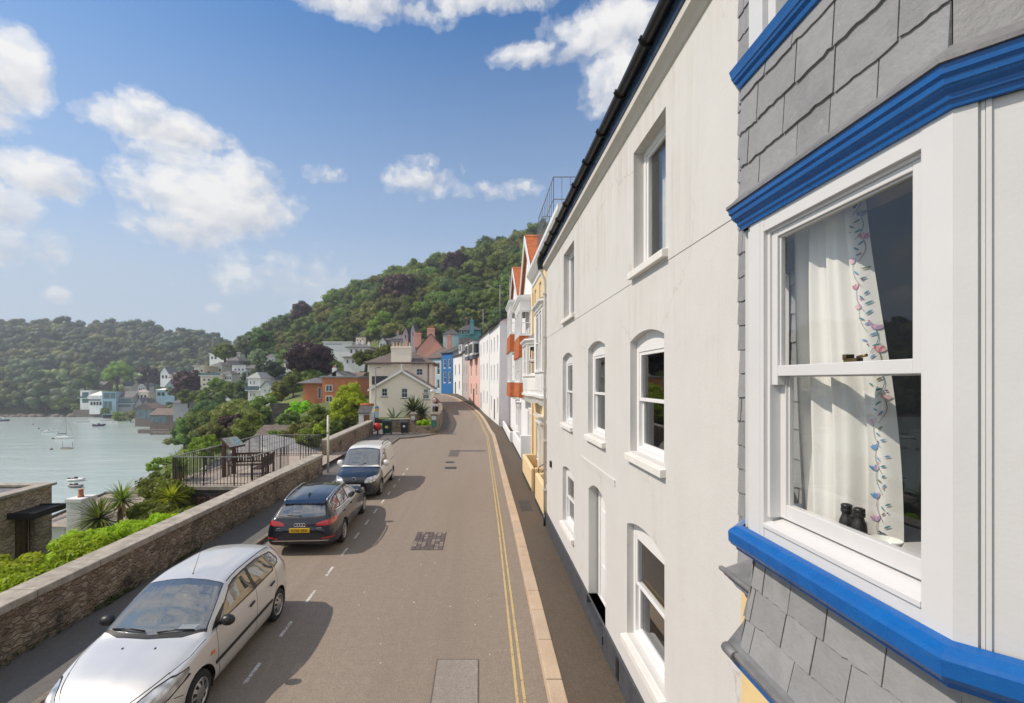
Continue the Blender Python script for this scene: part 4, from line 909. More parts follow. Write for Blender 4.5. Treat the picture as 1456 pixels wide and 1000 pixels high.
def terrace_far():
    zr = lambda a, b, c: [(a, a + 1.6, .85), (b, b + 1.6, .85), (c, c + 1.5, .85)]
    g = lambda z: CZ + z
    h, fr = row_house('terrace_house', 'white three storey terrace house with its blank side wall facing down the street', (1.985, 44.5), (1.15, 53.2), 8, (.1, .3), 10.35, WHITEWALL, (.2, .5, .8), [(1.2, 2.9, .85), (4.5, 6.3, .85), (7.7, 9.2, .85)], ridge=2.0, doors=((.5, .4),), sidewall=mat('shade_tinted_render', (.66, .63, .66), .8, .05, 3))  # side wall: shade on the white render is put into its lilac colour
    chimney(h, (4.6, 46.2), 1.6, 1.0, 10.6, 12.4, WHITEWALL, 3); 
    d = MB(); d.box(3.0, 4.4, 44.9, 46.6, 10.2, 11.75); dm = d.build('dormer', WHITEWALL, h); q = MB(); q.box(2.8, 4.5, 44.7, 46.8, 11.75, 11.9); q.build('dormer_roof', LEADROOF, dm)
    w = MB(); w.box(2.97, 3.0, 45.2, 46.3, 10.75, 11.5); w.box(3.3, 4.2, 44.87, 44.9, 10.75, 11.5); w.build('dormer_window', DARKP, dm)
    dp = MB(); dp.tube([(1.93, 44.6, 10.2), (1.93, 44.6, .2)], .05, 6); dp.build('downpipe', PINKWALL if 0 else WHITE, h)
    row_house('terrace_house', 'white three storey terrace house between its white neighbour and the pink house', (1.12, 53.3), (-.02, 64), 8, (.3, .8), 10.55, WHITEWALL, (.18, .5, .82), [(1.7, 3.3, .9), (4.7, 6.7, .9), (8.0, 9.5, .9)], ridge=2.0, doors=((.82, .8),))
    h, fr = row_house('pink_house', 'salmon pink house with white timber oriels under its eaves', (-.06, 64.2), (-1.72, 72.4), 8, (1., 1.5), 8.3, PALEPINK, (.25, .75), [(2.4, 4.2, .95), (5.2, 7.4, .95)], ridge=1.8, doors=((.5, 1.2),))
    for c in (.27, .75):
        L = fr.L; b = MB(); b.fbox(fr, c * L - 1.2, c * L + 1.2, -.3, .75, 8.3, 10.3); bo = b.build('oriel', WHITE, h); q = MB(); q.fbox(fr, c * L - 1.22, c * L + 1.22, -.3, .78, 7.75, 8.3); q.build('oriel_base', mat('slate_oriel_base', (.12, .14, .17), .6, .2, 3), bo)
        q = MB(); q.fbox(fr, c * L - 1.35, c * L + 1.35, -.4, .9, 10.3, 10.42); q.build('oriel_roof', LEADROOF, bo)
        for a, b_ in ((-1.05, -.4), (-.3, .3), (.4, 1.05)): q = MB(); q.fbox(fr, c * L + a, c * L + b_, .751, .765, 8.6, 9.9); q.build('oriel_pane', DARKP, bo)
        q = MB(); q.fbox(fr, c * L - 1.215, c * L - 1.2, -.1, .6, 8.6, 9.9); q.build('oriel_pane', DARKP, bo)
    row_house('mauve_house', 'narrow house end showing a mauve grey wall beside the pink house', (-1.75, 73.2), (-2.95, 79.5), 8, (1.5, 1.9), 9.6, GREYMAUVE, (.3, .75), [(2.6, 4.2, .8), (5.4, 7.2, .8)], ridge=1.9)
    h, fr = row_house('white_cottage', 'narrow white house beside the deep blue house', (-3.05, 80), (-5.05, 87.5), 7, (2., 2.2), 9.3, WHITEWALL, (.3, .75), [(3.0, 4.6, .9), (5.6, 7.6, .9)], ridge=2.2, sidewall=GREYMAUVE, doors=((.75, 2.2),))
    d = MB(); d.fbox(fr, 1.5, 3.6, -1.6, -.2, 9.4, 11.2); dm = d.build('dormer', WHITEWALL, h); q = MB(); q.prism([fr(1.3, -.1, 11.2), fr(3.8, -.1, 11.2), fr(2.55, -.1, 12.4)], -fr.n * 2.2); q.build('dormer_roof', SLATEROOF, dm); q = MB(); q.fbox(fr, 2.0, 3.1, -.2, -.18, 9.9, 11.0); q.build('dormer_window', DARKP, dm)
    row_house('blue_house', 'deep blue house with white framed windows on the street bend', (-5.15, 88), (-7.6, 91.2), 8, (2.2, 2.3), 10.1, BLUEWALL, (.28, .74), [(4.2, 6.4, .8), (7.1, 8.9, .8)], ridge=1.7, sidewall=mat('pale_side_render', (.4, .42, .45), .8, .05, 3))
    row_house('pale_blue_house', 'pale blue house with balconies behind the cream house', (-7.7, 91.6), (-11.4, 95.2), 8, (2.3, 2.4), 9.2, PALEBLUE, (.18, .5, .82), [(3.0, 4.9, .8), (5.8, 8.3, .9)], roof=BROWNROOF, ridge=2.0)
terrace_far()

def behind_row():
    """houses that stand up the slope behind the bend"""
    def gabled(name, label, px0, px1, pye, pya, Y, depth, wm, rm, pyb, side_w=(), ridge_dir='Y', front_w=()):
        x0, x1 = PX(px0, Y), PX(px1, Y); ze = PZ(pye, Y); za = PZ(pya, Y); zb = PZ(pyb, Y) - 3; xm = (x0 + x1) / 2
        h = empty(name, (xm, Y + depth / 2, zb + 3), 0, label, 'house'); m = MB(); m.box(x0, x1, Y, Y + depth, zb, ze)
        if ridge_dir == 'Y':
            m.add([(x0, Y, ze), (x1, Y, ze), (xm, Y, za), (x0, Y + depth, ze), (x1, Y + depth, ze), (xm, Y + depth, za)], [(0, 1, 2), (3, 4, 5)])
            r = MB()
            for xe in (x0 - .25, x1 + .25): r.hexa([(xe, Y - .2, ze - .15), (xm, Y - .2, za), (xm, Y + depth + .2, za), (xe, Y + depth + .2, ze - .15), (xe, Y - .2, ze), (xm, Y - .2, za + .15), (xm, Y + depth + .2, za + .15), (xe, Y + depth + .2, ze)])
        else:
            r = MB(); ym = Y + depth / 2; i = min((x1 - x0) / 2.2, depth / 2)
            r.add([(x0 - .4, Y - .4, ze), (x1 + .4, Y - .4, ze), (x1 + .4, Y + depth + .4, ze), (x0 - .4, Y + depth + .4, ze), (x0 + i, ym, za), (x1 - i, ym, za)], [(0, 1, 5, 4), (1, 2, 5), (2, 3, 4, 5), (3, 0, 4), (3, 2, 1, 0)])
        m.build('wall', wm, h); r.build('roof', rm, h)
        fr = Frame((0, Y), (100, Y))
        for (a, b, c, d) in front_w:
            q = MB(); u0, u1, z0, z1 = PX(a, Y), PX(b, Y), PZ(d, Y), PZ(c, Y); q.fbox(fr, u0, u1, .0, .05, z0, z1); w = q.build('window', FRAMEW, h); q = MB(); t = .12 * (u1 - u0); q.fbox(fr, u0 + t, u1 - t, .051, .06, z0 + t, z1 - t); q.build('pane', DARKP, w)
        return h, (x0, x1, xm, ze, za)
    # big pink gable with chimneys
    h, d = gabled('pink_gable_house', 'pink house gable with tall pink chimneys rising above the cream house', 593, 632, 497, 475, 105, 12, PINKWALL, SLATEROOF, 530)
    chimney(h, (PX(613, 106), 106), 1.7, 1.0, d[3] + 2, PZ(467, 106), PINKWALL, 3); chimney(h, (PX(594, 112), 112), 1.7, 1.0, d[3] + 1, PZ(474, 112), PINKWALL, 2)
    h, d = gabled('slate_house', 'slate roofed house with a pink chimney between the pink gable and the blue house', 612, 646, 506, 492, 99, 8, PALEBLUE, BROWNROOF, 530, ridge_dir='X')
    chimney(h, (PX(639, 99), 99), .9, .9, d[3], PZ(477, 99), PINKWALL, 1)
    h, d = gabled('teal_house', 'teal painted house with a hipped slate roof up behind the terrace', 652, 684, 470, 457, 112, 12, mat('teal_render', (.12, .36, .38), .8, .06, 3), SLATEROOF, 500, ridge_dir='X', front_w=((656, 660, 470, 476), (664, 668, 470, 476)))
    chimney(h, (PX(671, 111.5), 111.5), .9, .9, d[3] - 1, PZ(455, 111.5), MATS['teal_render'], 1); chimney(h, (PX(663, 118), 118), .9, .9, d[3], PZ(454, 118), BROWNROOF, 2)
    gabled('slate_house', 'low slate roofed house on the slope left of the teal house', 630, 652, 476, 465, 118, 10, WHITEWALL, SLATEROOF, 500, ridge_dir='X')
    gabled('villa', 'narrow pale villa with a steep pointed gable behind the pink chimneys', 584, 590, 470, 459, 125, 10, mat('lilac_render', (.5, .44, .47), .8, .05, 3), SLATEROOF, 500, front_w=((586, 588, 472, 478),))
    gabled('villa', 'small pale villa with a pink pointed gable left of the steep gable', 573, 580, 474, 465, 127, 10, mat('rose_render', (.52, .38, .38), .8, .05, 3), SLATEROOF, 505, front_w=((575, 578, 476, 482),))
behind_row()

def aerials():
    for px, pt, Y, lb in ((711, 405, 47, 'thin television aerial mast above the white terrace dormer'), (725, 393, 46, 'taller television aerial mast beside the orange gables'), (687, 440, 60, 'short aerial pole above the terrace roofs')):
        x = PX(px, Y); zt = PZ(pt, Y); m = MB(); m.tube([(x, Y, 10.0), (x, Y, zt)], .05, 6)
        m.bar((x - .5, Y, zt - .1), (x + .5, Y, zt - .1), .04)
        for i in range(5): m.bar((x - .45 + i * .22, Y - .3, zt - .1), (x - .45 + i * .22, Y + .3, zt - .1), .03)
        tag(m.build('aerial', mat('aerial_metal', (.25, .25, .26), .5, .1, 5)), lb, 'aerial')
aerials()
# ================================================================ left of the street: stone walls, viewpoint, cottages
RUBBLE = stone_mat('rubble_stone', [(.25, .17, .11), (.36, .265, .18), (.44, .345, .25), (.52, .43, .32), (.3, .22, .155)], 6.6, 1.9, (.30, .24, .175), .92, .9)
SQUARED = stone_mat('squared_rubble', [(.38, .285, .195), (.54, .425, .30), (.64, .52, .38), (.47, .36, .25)], 3.8, 2.0, (.4, .34, .27), .4)
COPING = mat('stone_coping', (.36, .32, .27), .85, .3, 5, .6, 30, stain=.6)
def stone_wall(label, A, B, t, zb, zt0, zt1, cop=.14, over=.05, end_pier=False):
    fr = Frame(A, B)          # n to the right of travel = towards the street
    L = fr.L; w = empty('stone_wall', (*fr(L / 2, 0, 0).xy, 0), 0, label, 'wall'); m = MB()
    n = max(2, int(L / .5)); rnd = random.Random(int(L * 100))
    for s in range(n):
        u0, u1 = L * s / n, L * (s + 1) / n; a, b = zt0 + (zt1 - zt0) * s / n, zt0 + (zt1 - zt0) * (s + 1) / n
        for o in (0, -t): m.quad(fr(u0, o, zb), fr(u1, o, zb), fr(u1, o, b), fr(u0, o, a))
    for u, z in ((0, zt0), (L, zt1)): m.quad(fr(u, 0, zb), fr(u, -t, zb), fr(u, -t, z), fr(u, 0, z))
    m.build('wall', RUBBLE, w, norm=False); c = MB(); u = 0
    while u < L - .01:
        d = min(rnd.uniform(.8, 1.5), L - u); z = lambda q: zt0 + (zt1 - zt0) * q / L; j = rnd.uniform(-.006, .006)
        c.hexa([fr(u + .004, -t - over, z(u)), fr(u + d - .004, -t - over, z(u + d)), fr(u + d - .004, over, z(u + d)), fr(u + .004, over, z(u)), fr(u + .004, -t - over, z(u) + cop + j), fr(u + d - .004, -t - over, z(u + d) + cop + j), fr(u + d - .004, over, z(u + d) + cop + j), fr(u + .004, over, z(u) + cop + j)]); u += d
    c.build('coping', COPING, w, bevel=.02); return w
stone_wall('long sooty rubble wall with flat stone coping along the parked cars', (-7.46, -3), (-7.46, 21.7), .42, -.4, .90, .94)
stone_wall('rubble wall rising beyond the white pole towards the bins', (-8.6, 26.2), (-8.95, 38.4), .45, -.8, 1.06, 1.12)

def moss():
    k = mat('wall_weeds', (.07, .12, .02), .8, .4, 9); rnd = random.Random(2); m = MB()
    for i in range(500):
        y = rnd.choice([rnd.gauss(6.2, 1.2), rnd.gauss(9.4, .35), rnd.gauss(11.6, .3), rnd.uniform(4, 21)]); z = .1 + abs(rnd.gauss(0, .05)) * (1 if rnd.random() < .85 else 4); x = -7.46 + rnd.uniform(0, .09)
        for b in range(3):
            a = rnd.uniform(0, 6.28); l = rnd.uniform(.02, .07); d = Vector((abs(math.cos(a)) * .7, math.sin(a), rnd.uniform(.3, 1))) * l; s = Vector((-d.y, d.x, 0)).normalized() * l * .3; p = Vector((x, y, z)); m.add([p, p + d * .5 + s, p + d, p + d * .5 - s], [(0, 1, 2, 3)])
    tag(m.build('weeds', k, norm=False), 'small green weeds at the foot of the long stone wall', kind='stuff')
moss()

def pole():
    m = MB(); m.tube([(-7.33, 22.1, .1), (-7.33, 22.1, 2.85)], .055, 12); m.sphere((-7.33, 22.1, 2.85), .056)
    p = tag(m.build('signpost', mat('pole_offwhite', (.55, .52, .46), .5, .1, 4, stain=.4)), 'off white metal post at the end of the long stone wall', 'post')
    q = MB(); q.tube([(-7.33, 22.1, 2.0), (-7.33, 22.1, 2.12)], .062, 12); q.build('band', mat('galvanised_band', (.3, .3, .3), .5), p)
pole()

def viewpoint():
    z = .3; FL = mat('terrace_paving', (.36, .30, .25), .9, .15, 3, .3, 30, stain=.3); m = MB()
    pts = [(-12.5, 18.45), (-7.9, 18.45), (-7.9, 27.5), (-13.6, 27.5)]
    m.add([(*p, z) for p in pts], [(0, 1, 2, 3)]); t = MB()
    tag(m.build('viewpoint_terrace', FL), 'pinkish paving of the viewing terrace beside the street', kind='structure')
    w = empty('stone_wall', (-12, 19, -2), 0, 'dark sooty retaining wall under the railed viewing terrace', 'wall'); m = MB()
    m.quad((-12.55, 18.42, -6), (-7.88, 18.42, -6), (-7.88, 18.42, z - .14), (-12.55, 18.42, z - .14)); m.quad((-12.55, 18.42, -6), (-13.65, 27.5, -6), (-13.65, 27.5, z - .14), (-12.55, 18.42, z - .14))
    m.build('wall', stone_mat('sooty_wall', [(.05, .042, .035), (.12, .1, .08), (.16, .13, .1)], 3, 1.8, (.14, .12, .1), .8), w, norm=False)
    c = MB(); c.box(-12.62, -7.88, 18.36, 18.6, z - .138, z + .02); c.build('coping', COPING, w, bevel=.015)
    v = MB()
    for i in range(2):
        x = -11.35 + i * .5; 
        for a in range(3):
            for b in range(3):
                if (a, b) != (1, 1): v.box(x + a * .11, x + a * .11 + .08, 18.38, 18.425, z - .72 + b * .11, z - .64 + b * .11)
    v.build('vent_block', mat('terracotta_vent', (.25, .12, .07), .8, .2, 8), w)
    # railings
    def rail(label, pts, h=1.18, posts=True, zs=None):
        r = empty('railing', (*pts[0], z), 0, label, 'railing', 'railings of the viewing terrace'); b = MB(); top = MB()
        for (p, q) in zip(pts[:-1], pts[1:]):
            p, q = Vector(p), Vector(q); L = (q - p).length; n = max(2, int(L / .135)); zz = lambda t: z
            for i in range(n + 1):
                s = p + (q - p) * i / n; th = .04 if i % 9 == 0 else .017; b.bar((s.x, s.y, z), (s.x, s.y, z + h), th)
            top.bar((p.x, p.y, z + h), (q.x, q.y, z + h), .055, .035); b.bar((p.x, p.y, z + .1), (q.x, q.y, z + .1), .02)
        b.build('bars', IRON, r); top.build('top_rail', mat('worn_handrail', (.26, .27, .26), .4, .2, 5, metallic=.4), r)
    rail('black iron railing along the near end of the viewing terrace', [(-12.4, 18.5), (-9.25, 18.5)])
    rail('black iron railing beside the benches, nearest the stone wall', [(-9.25, 18.62), (-9.15, 21.9)])
    rail('black iron railing along the river side of the viewing terrace', [(-12.4, 18.62), (-12.5, 26)])
    rail('black iron railing across the far end of the viewing terrace', [(-12.4, 26.1), (-9.1, 26.1)])
    r = empty('railing', (-9.2, 24.2, z), 0, 'dark stepped handrail of the stairs beside the white post', 'railing'); b = MB()
    A, B = P(427, 627, 23), P(457, 618, 25.6)
    b.bar(A, B, .06, .05)
    for i in range(9): s = A + (B - A) * i / 8; b.bar((s.x, s.y, s.z - .95), s, .025)
    b.build('bars', IRON, r)
    # information lectern
    W = mat('dark_teak', (.075, .04, .025), .6, .3, 9, .4, 40); s = empty('information_board', (-11.3, 20.6, z), 0, 'sloping wooden information board on two posts at the viewing terrace', 'sign'); m = MB()
    m.box(-11.4, -11.26, 20.2, 20.34, z, z + 1.55); m.build('post', W, s, bevel=.01); m = MB(); m.box(-11.32, -11.18, 20.86, 21.0, z, z + 1.55); m.build('post', W, s, bevel=.01)
    M = Matrix.Translation((-11.12, 20.6, z + 1.5)) @ Matrix.Rotation(R(-12), 4, 'Z') @ Matrix.Rotation(R(42), 4, 'Y')
    def slab(x0, x1, y0, y1, z0, z1):
        q = MB(); q.box(x0, x1, y0, y1, z0, z1); q.v = [tuple(M @ Vector(v)) for v in q.v]; return q
    slab(-.33, .33, -.5, .5, -.04, .03).build('board', W, s, bevel=.01); slab(-.27, .27, -.44, .44, .031, .036).build('map_panel', mat('map_panel', (.42, .43, .36), .3, .25, 9), s)
    for i in range(5): slab(-.2 + i * .09, -.17 + i * .09, -.4, -.08 - .06 * (i % 2), .037, .039).build('text_block', mat('printed_text', (.15, .17, .15), .5), s)
    slab(-.2, .2, .0, .38, .037, .039).build('map', mat('printed_map', (.24, .36, .4), .4, .4, 12), s)
    # benches
    def bench(loc, rz, label):
        b = empty('bench', loc, rz, label, 'bench', 'wooden benches on the viewing terrace'); T = Matrix.Translation(loc) @ Matrix.Rotation(rz, 4, 'Z')
        def part(name, boxes):
            q = MB()
            for bx in boxes: q.box(*bx)
            q.v = [tuple(T @ Vector(v)) for v in q.v]; return q.build(name, W, b, bevel=.008)
        part('seat', [(-.8, .8, -.25 + i * .12, -.15 + i * .12, .42, .45) for i in range(4)])
        part('backrest', [(-.8, .8, .24, .27, .86, .95), (-.8, .8, .24, .27, .5, .57)] + [(-.74 + i * .12, -.68 + i * .12, .24, .265, .57, .86) for i in range(13)])
        for x in (-.8, .74):
            for y in (-.25, .2): part('leg', [(x, x + .06, y, y + .07, 0, .65 if y < 0 else .95)])
            part('armrest', [(x - .01, x + .07, -.28, .25, .65, .69)])
    bench((-10.55, 20.9, z), R(12), 'wooden bench under the information board, the one farther from the stone wall'); bench((-9.75, 20.55, z), R(-82), 'wooden bench seen from behind against the terrace railing, nearest the stone wall')
viewpoint()

def stone_building():
    A, B = (-14.5, 9.0), (-15.02, 16.05); fr = Frame(A, B); L = fr.L; zt = PZ(690, 16.05)
    b = empty('stone_building', (-17, 13, -4), 0, 'squared rubble building with a flat stone coping and a black door canopy', 'building')
    m = MB(); d0, d1, zd = L - 1.38, L - .66, .10
    wall_mesh(m, fr, 0, L, -8, zt, [(d0, d1, zd - 2.05, zd)], .2)
    m.quad(fr(L, 0, -8), fr(L, -5, -8), fr(L, -5, zt), fr(L, 0, zt)); m.quad(fr(0, 0, -8), fr(0, -5, -8), fr(0, -5, zt), fr(0, 0, zt)); m.quad(fr(0, -5, -8), fr(L, -5, -8), fr(L, -5, zt), fr(0, -5, zt)); m.build('wall', SQUARED, b, norm=False)
    c = MB(); c.fbox(fr, -.05, L + .1, -.35, .1, zt, zt + .09); c.fbox(fr, L - .3, L + .1, -5, -.35, zt, zt + .09); c.build('coping', COPING, b, bevel=.015)
    r = MB(); r.fbox(fr, .0, L - .3, -5, -.35, zt - .12, zt - .02); r.build('roof', LEAD, b)
    r = MB(); r.fbox(fr, 0, L - 1.9, -4.6, -.9, zt - .02, zt + .13); r.fbox(fr, -.05, L - 1.8, -4.7, -.8, zt + .13, zt + .2); r.build('roof_lantern', COPING, b)
    W = mat('stained_oak_door', (.11, .06, .03), .45, .35, 8, .3, 30); d = MB(); d.fbox(fr, d0, d1, -.22, -.16, zd - 2.05, zd - .002); dd = d.build('door', W, b)
    d = MB()
    for i in range(4): d.fbox(fr, d0 + .03 + i * (d1 - d0) / 4, d0 + (i + .9) * (d1 - d0) / 4, -.16, -.148, zd - 2.0, zd - .05)
    d.build('door_board', W, dd); q = MB(); q.fbox(fr, d1 - .14, d1 - .11, -.148, -.1, zd - 1.3, zd - .2); q.build('handle', mat('steel_pull', (.5, .5, .5), .3, metallic=1), dd)
    c = MB(); c.fbox(fr, L - 1.62, L - .5, .003, .80, .17, .34); c.fbox(fr, L - 1.66, L - .46, .80, .84, .19, .38); c.fbox(fr, L - 1.66, L - 1.62, .003, .80, .19, .38); c.fbox(fr, L - .5, L - .46, .003, .80, .19, .38)
    c.build('canopy', mat('black_felt', (.014, .014, .016), .5, .2, 4), b, bevel=.012)
stone_building()

def cottage():
    W = render_wall('limewash', (.76, .76, .74), .3); Y = 21.0
    h = empty('white_cottage', (PX(110, Y), Y + 3, -7), 0, 'low white cottage with a tall white chimney and weathered brown roof below the wall', 'cottage')
    x0, x1 = PX(66, Y), PX(128, Y); ze = PZ(742, Y); m = MB(); fr = Frame((x0, Y), (x1 + 4, Y))
    wx0, wx1 = PX(91, Y) - x0, PX(98, Y) - x0
    wall_mesh(m, fr, 0, x1 + 4 - x0, -12, ze, [(wx0, wx1, PZ(763, Y), PZ(752, Y))], .12); m.quad((x0, Y, -12), (x0, Y + 7, -12), (x0, Y + 7, ze), (x0, Y, ze)); m.quad((x1 + 4, Y, -12), (x1 + 4, Y + 7, -12), (x1 + 4, Y + 7, ze), (x1 + 4, Y, ze)); m.build('wall', W, h, norm=False)
    sash(h, fr, wx0, wx1, PZ(763, Y), PZ(752, Y), -.05, bars=(1, 0), fw=.03, pane=DARKP)
    r = MB(); zr = PZ(703, Y + 5) ; xr = PX(146, Y + 5)
    # hipped roof: near slope, ridge away from the street
    r.add([(x0 - .3, Y - .3, ze - .1), (x1 + 7, Y - .3, ze - .4), (x1 + 8, Y + 12, ze - .3), (x0 - .3, Y + 12, ze - .1), (xr, Y + 5.2, zr), (x1 + 5, Y + 5.2, zr - .1)], [(0, 1, 5, 4), (1, 2, 5), (2, 3, 4, 5), (3, 0, 4)])
    COT = tile_mat('lichened_slate', (.34, .27, .22), (.42, .34, .28), (.2, .16, .13), .3, .2); ro = r.build('roof', COT, h)
    rd = MB(); rd.tube([(xr, Y + 5.2, zr + .03), (x1 + 5, Y + 5.2, zr - .06)], .1, 8); rd.tube([(x0 - .3, Y - .3, ze - .06), (xr, Y + 5.2, zr + .03)], .07, 8); rd.build('ridge_tiles', BLACK if 0 else mat('dark_ridge', (.1, .09, .085), .8, .2, 6), ro)
    cx = PX(113, 20.7); c = MB(); c.box(cx - .33, cx + .33, 20.4, 21.2, ze - 1, PZ(708, 20.7)); co = c.build('chimney', W, h, bevel=.015); c = MB(); c.box(cx - .37, cx + .37, 20.36, 21.24, PZ(712, 20.7), PZ(707.5, 20.7)); c.build('chimney_cap', W, co)
    p = MB(); p.lathe([(.11, 0), (.13, .03), (.1, .08), (.09, .3), (.12, .33), (.09, .36), (0, .34)], (cx - .02, 20.8, PZ(707.5, 20.7)), n=14); p.build('chimney_pot', mat('terracotta_pot', (.4, .16, .08), .8, .2, 6), co)
    f = MB(); fx = PX(215, 27); f.tube([(fx, 27, PZ(716, 27)), (fx, 27, PZ(700, 27))], .18, 10); f.sphere((fx, 27, PZ(699, 27)), (.24, .24, .12), 10, 6); f.build('flue', mat('blue_grey_flue', (.1, .14, .2), .5), h)
cottage()

def grey_roof_house():
    # slate roof seen over the terrace railing, and the roof of the garden house beyond
    h = empty('garden_house', (-17, 33, -3), 0, 'house under a large pale grey slate roof beyond the viewing terrace', 'house'); Y = 30
    ap = P(358, 623, 33); L, Rr = P(300, 668, 29), P(412, 648, 29); m = MB(); zb = L.z
    PG = tile_mat('pale_slate_roof', (.30, .29, .28), (.40, .385, .37), (.12, .11, .1), .42, .3)
    r = MB(); r.add([(L.x - .8, 29, zb), (Rr.x + .4, 29, zb + .0), (Rr.x + .6, 39, zb), (L.x - .8, 39, zb), (ap.x, 33, ap.z), (ap.x, 35.5, ap.z)], [(0, 1, 4), (1, 2, 5, 4), (2, 3, 5), (3, 0, 4, 5)]); r.build('roof', PG, h)
    m.box(L.x - .3, Rr.x, 29.4, 38.5, -9, zb + .05); m.build('wall', CREAMWALL, h)
    h = empty('garden_house', (-24, 55, -2), 0, 'brown roofed house with a white gable beyond the pale slate roof', 'house'); Y = 52
    A = [P(358, 632, Y), P(412, 632, Y)]; x0, x1 = A[0].x, A[1].x; ze = PZ(630, Y); zr = PZ(606, Y + 4); m = MB(); m.box(x0, x1, Y, Y + 8, -9, ze)
    m.add([(x0, Y, ze), (x0, Y + 8, ze), (x0, Y + 4, zr)], [(0, 1, 2)]); m.build('wall', WHITEWALL, h)
    r = MB()
    for ys in (Y - .4, Y + 8.4): r.hexa([(x0 - .5, ys, ze - .2), (x1 + .4, ys, ze - .2), (x1 + .4, Y + 4, zr), (x0 - .5, Y + 4, zr), (x0 - .5, ys, ze - .05), (x1 + .4, ys, ze - .05), (x1 + .4, Y + 4, zr + .15), (x0 - .5, Y + 4, zr + .15)])
    r.build('roof', BROWNROOF, h)
grey_roof_house()

# ---------------------------------------------------------------- the cream house on the bend
def cream_house():
    Y = 57.0; h = empty('cream_house', (PX(570, Y), Y + 6, 0), 0, 'cream rendered house with a white bargeboard gable and tall chimney on the bend', 'house'); g = lambda z: CZ + z
    CR = render_wall('cream_gable_render', (.88, .79, .67), .2); fr = Frame((PX(526, Y), Y), (PX(612, Y), Y)); L = fr.L; q = lambda px: PX(px, Y) - fr.A.x
    ze, za = PZ(552, Y), PZ(528, Y); zb = -1.5; m = MB()
    ops = [(q(540), q(549), PZ(564, Y), PZ(550, Y)), (q(568), q(577.5), PZ(566, Y), PZ(550, Y)), (q(599), q(607), PZ(559.5, Y), PZ(553, Y)), (q(598), q(608), PZ(568, Y), PZ(561, Y))]
    wall_mesh(m, fr, 0, L, zb, ze + .005, [(a, b, c, min(d, ze)) for a, b, c, d in ops], .12); m.add([fr(0, 0, ze), fr(L, 0, ze), fr(L / 2, 0, za)], [(0, 1, 2)])
    m.quad(fr(0, 0, zb), fr(0, -5, zb), fr(0, -5, ze), fr(0, 0, ze)); m.quad(fr(L, 0, zb), fr(L, -5, zb), fr(L, -5, ze), fr(L, 0, ze)); m.build('gable_wall', CR, h, norm=False)
    for (a, b, c, d) in ops: sash(h, fr, a, b, c, min(d, ze), -.04, bars=(1, 0) if d - c > .9 else (2, 0), fw=.06, pane=DARKP, sill=(.1, .1, .08), sm=mat('dark_sill', (.08, .075, .07), .7))
    r = MB()
    for s in (0, 1):
        u = -.35 if s == 0 else L + .35; zz = ze - .2
        r.hexa([fr(u, .35, zz), fr(L / 2, .35, za + .05), fr(L / 2, -5, za + .05), fr(u, -5, zz), fr(u, .35, zz + .12), fr(L / 2, .35, za + .18), fr(L / 2, -5, za + .18), fr(u, -5, zz + .12)])
    r.build('gable_roof', BROWNROOF, h); b = MB()
    for s in (0, 1):
        u = -.4 if s == 0 else L + .4; zz = ze - .3
        b.hexa([fr(u, .36, zz - .12), fr(L / 2, .36, za - .1), fr(L / 2, .42, za - .1), fr(u, .42, zz - .12), fr(u, .36, zz + .14), fr(L / 2, .36, za + .2), fr(L / 2, .42, za + .2), fr(u, .42, zz + .14)])
    b.fbox(fr, L / 2 - .07, L / 2 + .07, .3, .45, za - .1, za + .9); b.build('bargeboard', WHITE, h)
    # main block behind
    Y2 = 62.0; f2 = Frame((PX(525, Y2), Y2), (PX(612, Y2), Y2)); L2 = f2.L; z2 = PZ(517, Y2); m = MB(); q2 = lambda px: PX(px, Y2) - f2.A.x
    op = [(q2(591), q2(601), PZ(534, Y2), PZ(524, Y2))]; wall_mesh(m, f2, 0, L2, zb, z2, op, .12)
    m.quad(f2(0, 0, zb), f2(0, -9, zb), f2(0, -9, z2), f2(0, 0, z2)); m.quad(f2(L2, 0, zb), f2(L2, -9, zb), f2(L2, -9, z2), f2(L2, 0, z2)); m.build('main_wall', CR, h, norm=False)
    sash(h, f2, *op[0], -.04, bars=(1, 0), fw=.06, pane=DARKP, sill=(.1, .1, .08))
    q_ = MB(); q_.fbox(f2, q2(529), q2(551), .0, .12, PZ(547, Y2), PZ(535, Y2)); q_.build('dark_lean_to', mat('dark_slate_cheek', (.05, .05, .055), .7, .2, 4), h)
    r = MB(); o = .7; zr = PZ(499, Y2 + 4.5); i = 3.2
    r.add([f2(-o, o, z2 - .1), f2(L2 + o, o, z2 - .1), f2(L2 + o, -9 - o, z2 - .1), f2(-o, -9 - o, z2 - .1), f2(i, -4.5, zr), f2(L2 - i, -4.5, zr), f2(-o, o, z2 + .1), f2(L2 + o, o, z2 + .1), f2(L2 + o, -9 - o, z2 + .1), f2(-o, -9 - o, z2 + .1)], [(6, 7, 5, 4), (7, 8, 5), (8, 9, 4, 5), (9, 6, 4), (0, 1, 7, 6), (1, 2, 8, 7), (2, 3, 9, 8), (3, 0, 6, 9), (3, 2, 1, 0)]); r.build('roof', BROWNROOF, h)
    cx0, cx1 = PX(556, 61.7), PX(584, 61.7); c = MB(); c.box(cx0, cx1, 61.5, 62.9, z2 - .3, PZ(493, 61.7)); c.box(cx0 - .08, cx1 + .08, 61.42, 62.98, PZ(495.5, 61.7), PZ(493.5, 61.7)); ch = c.build('chimney', CR, h)
    for i in range(6):
        p = MB(); p.lathe([(.13, 0), (.15, .08), (.12, .14), (.1, .55), (.13, .6), (0, .6)], (cx0 + .25 + i * (cx1 - cx0 - .5) / 5, 62.2, PZ(493, 61.7)), n=10); p.build('chimney_pot', mat('buff_pot', (.5, .4, .27), .8, .2, 5), ch)
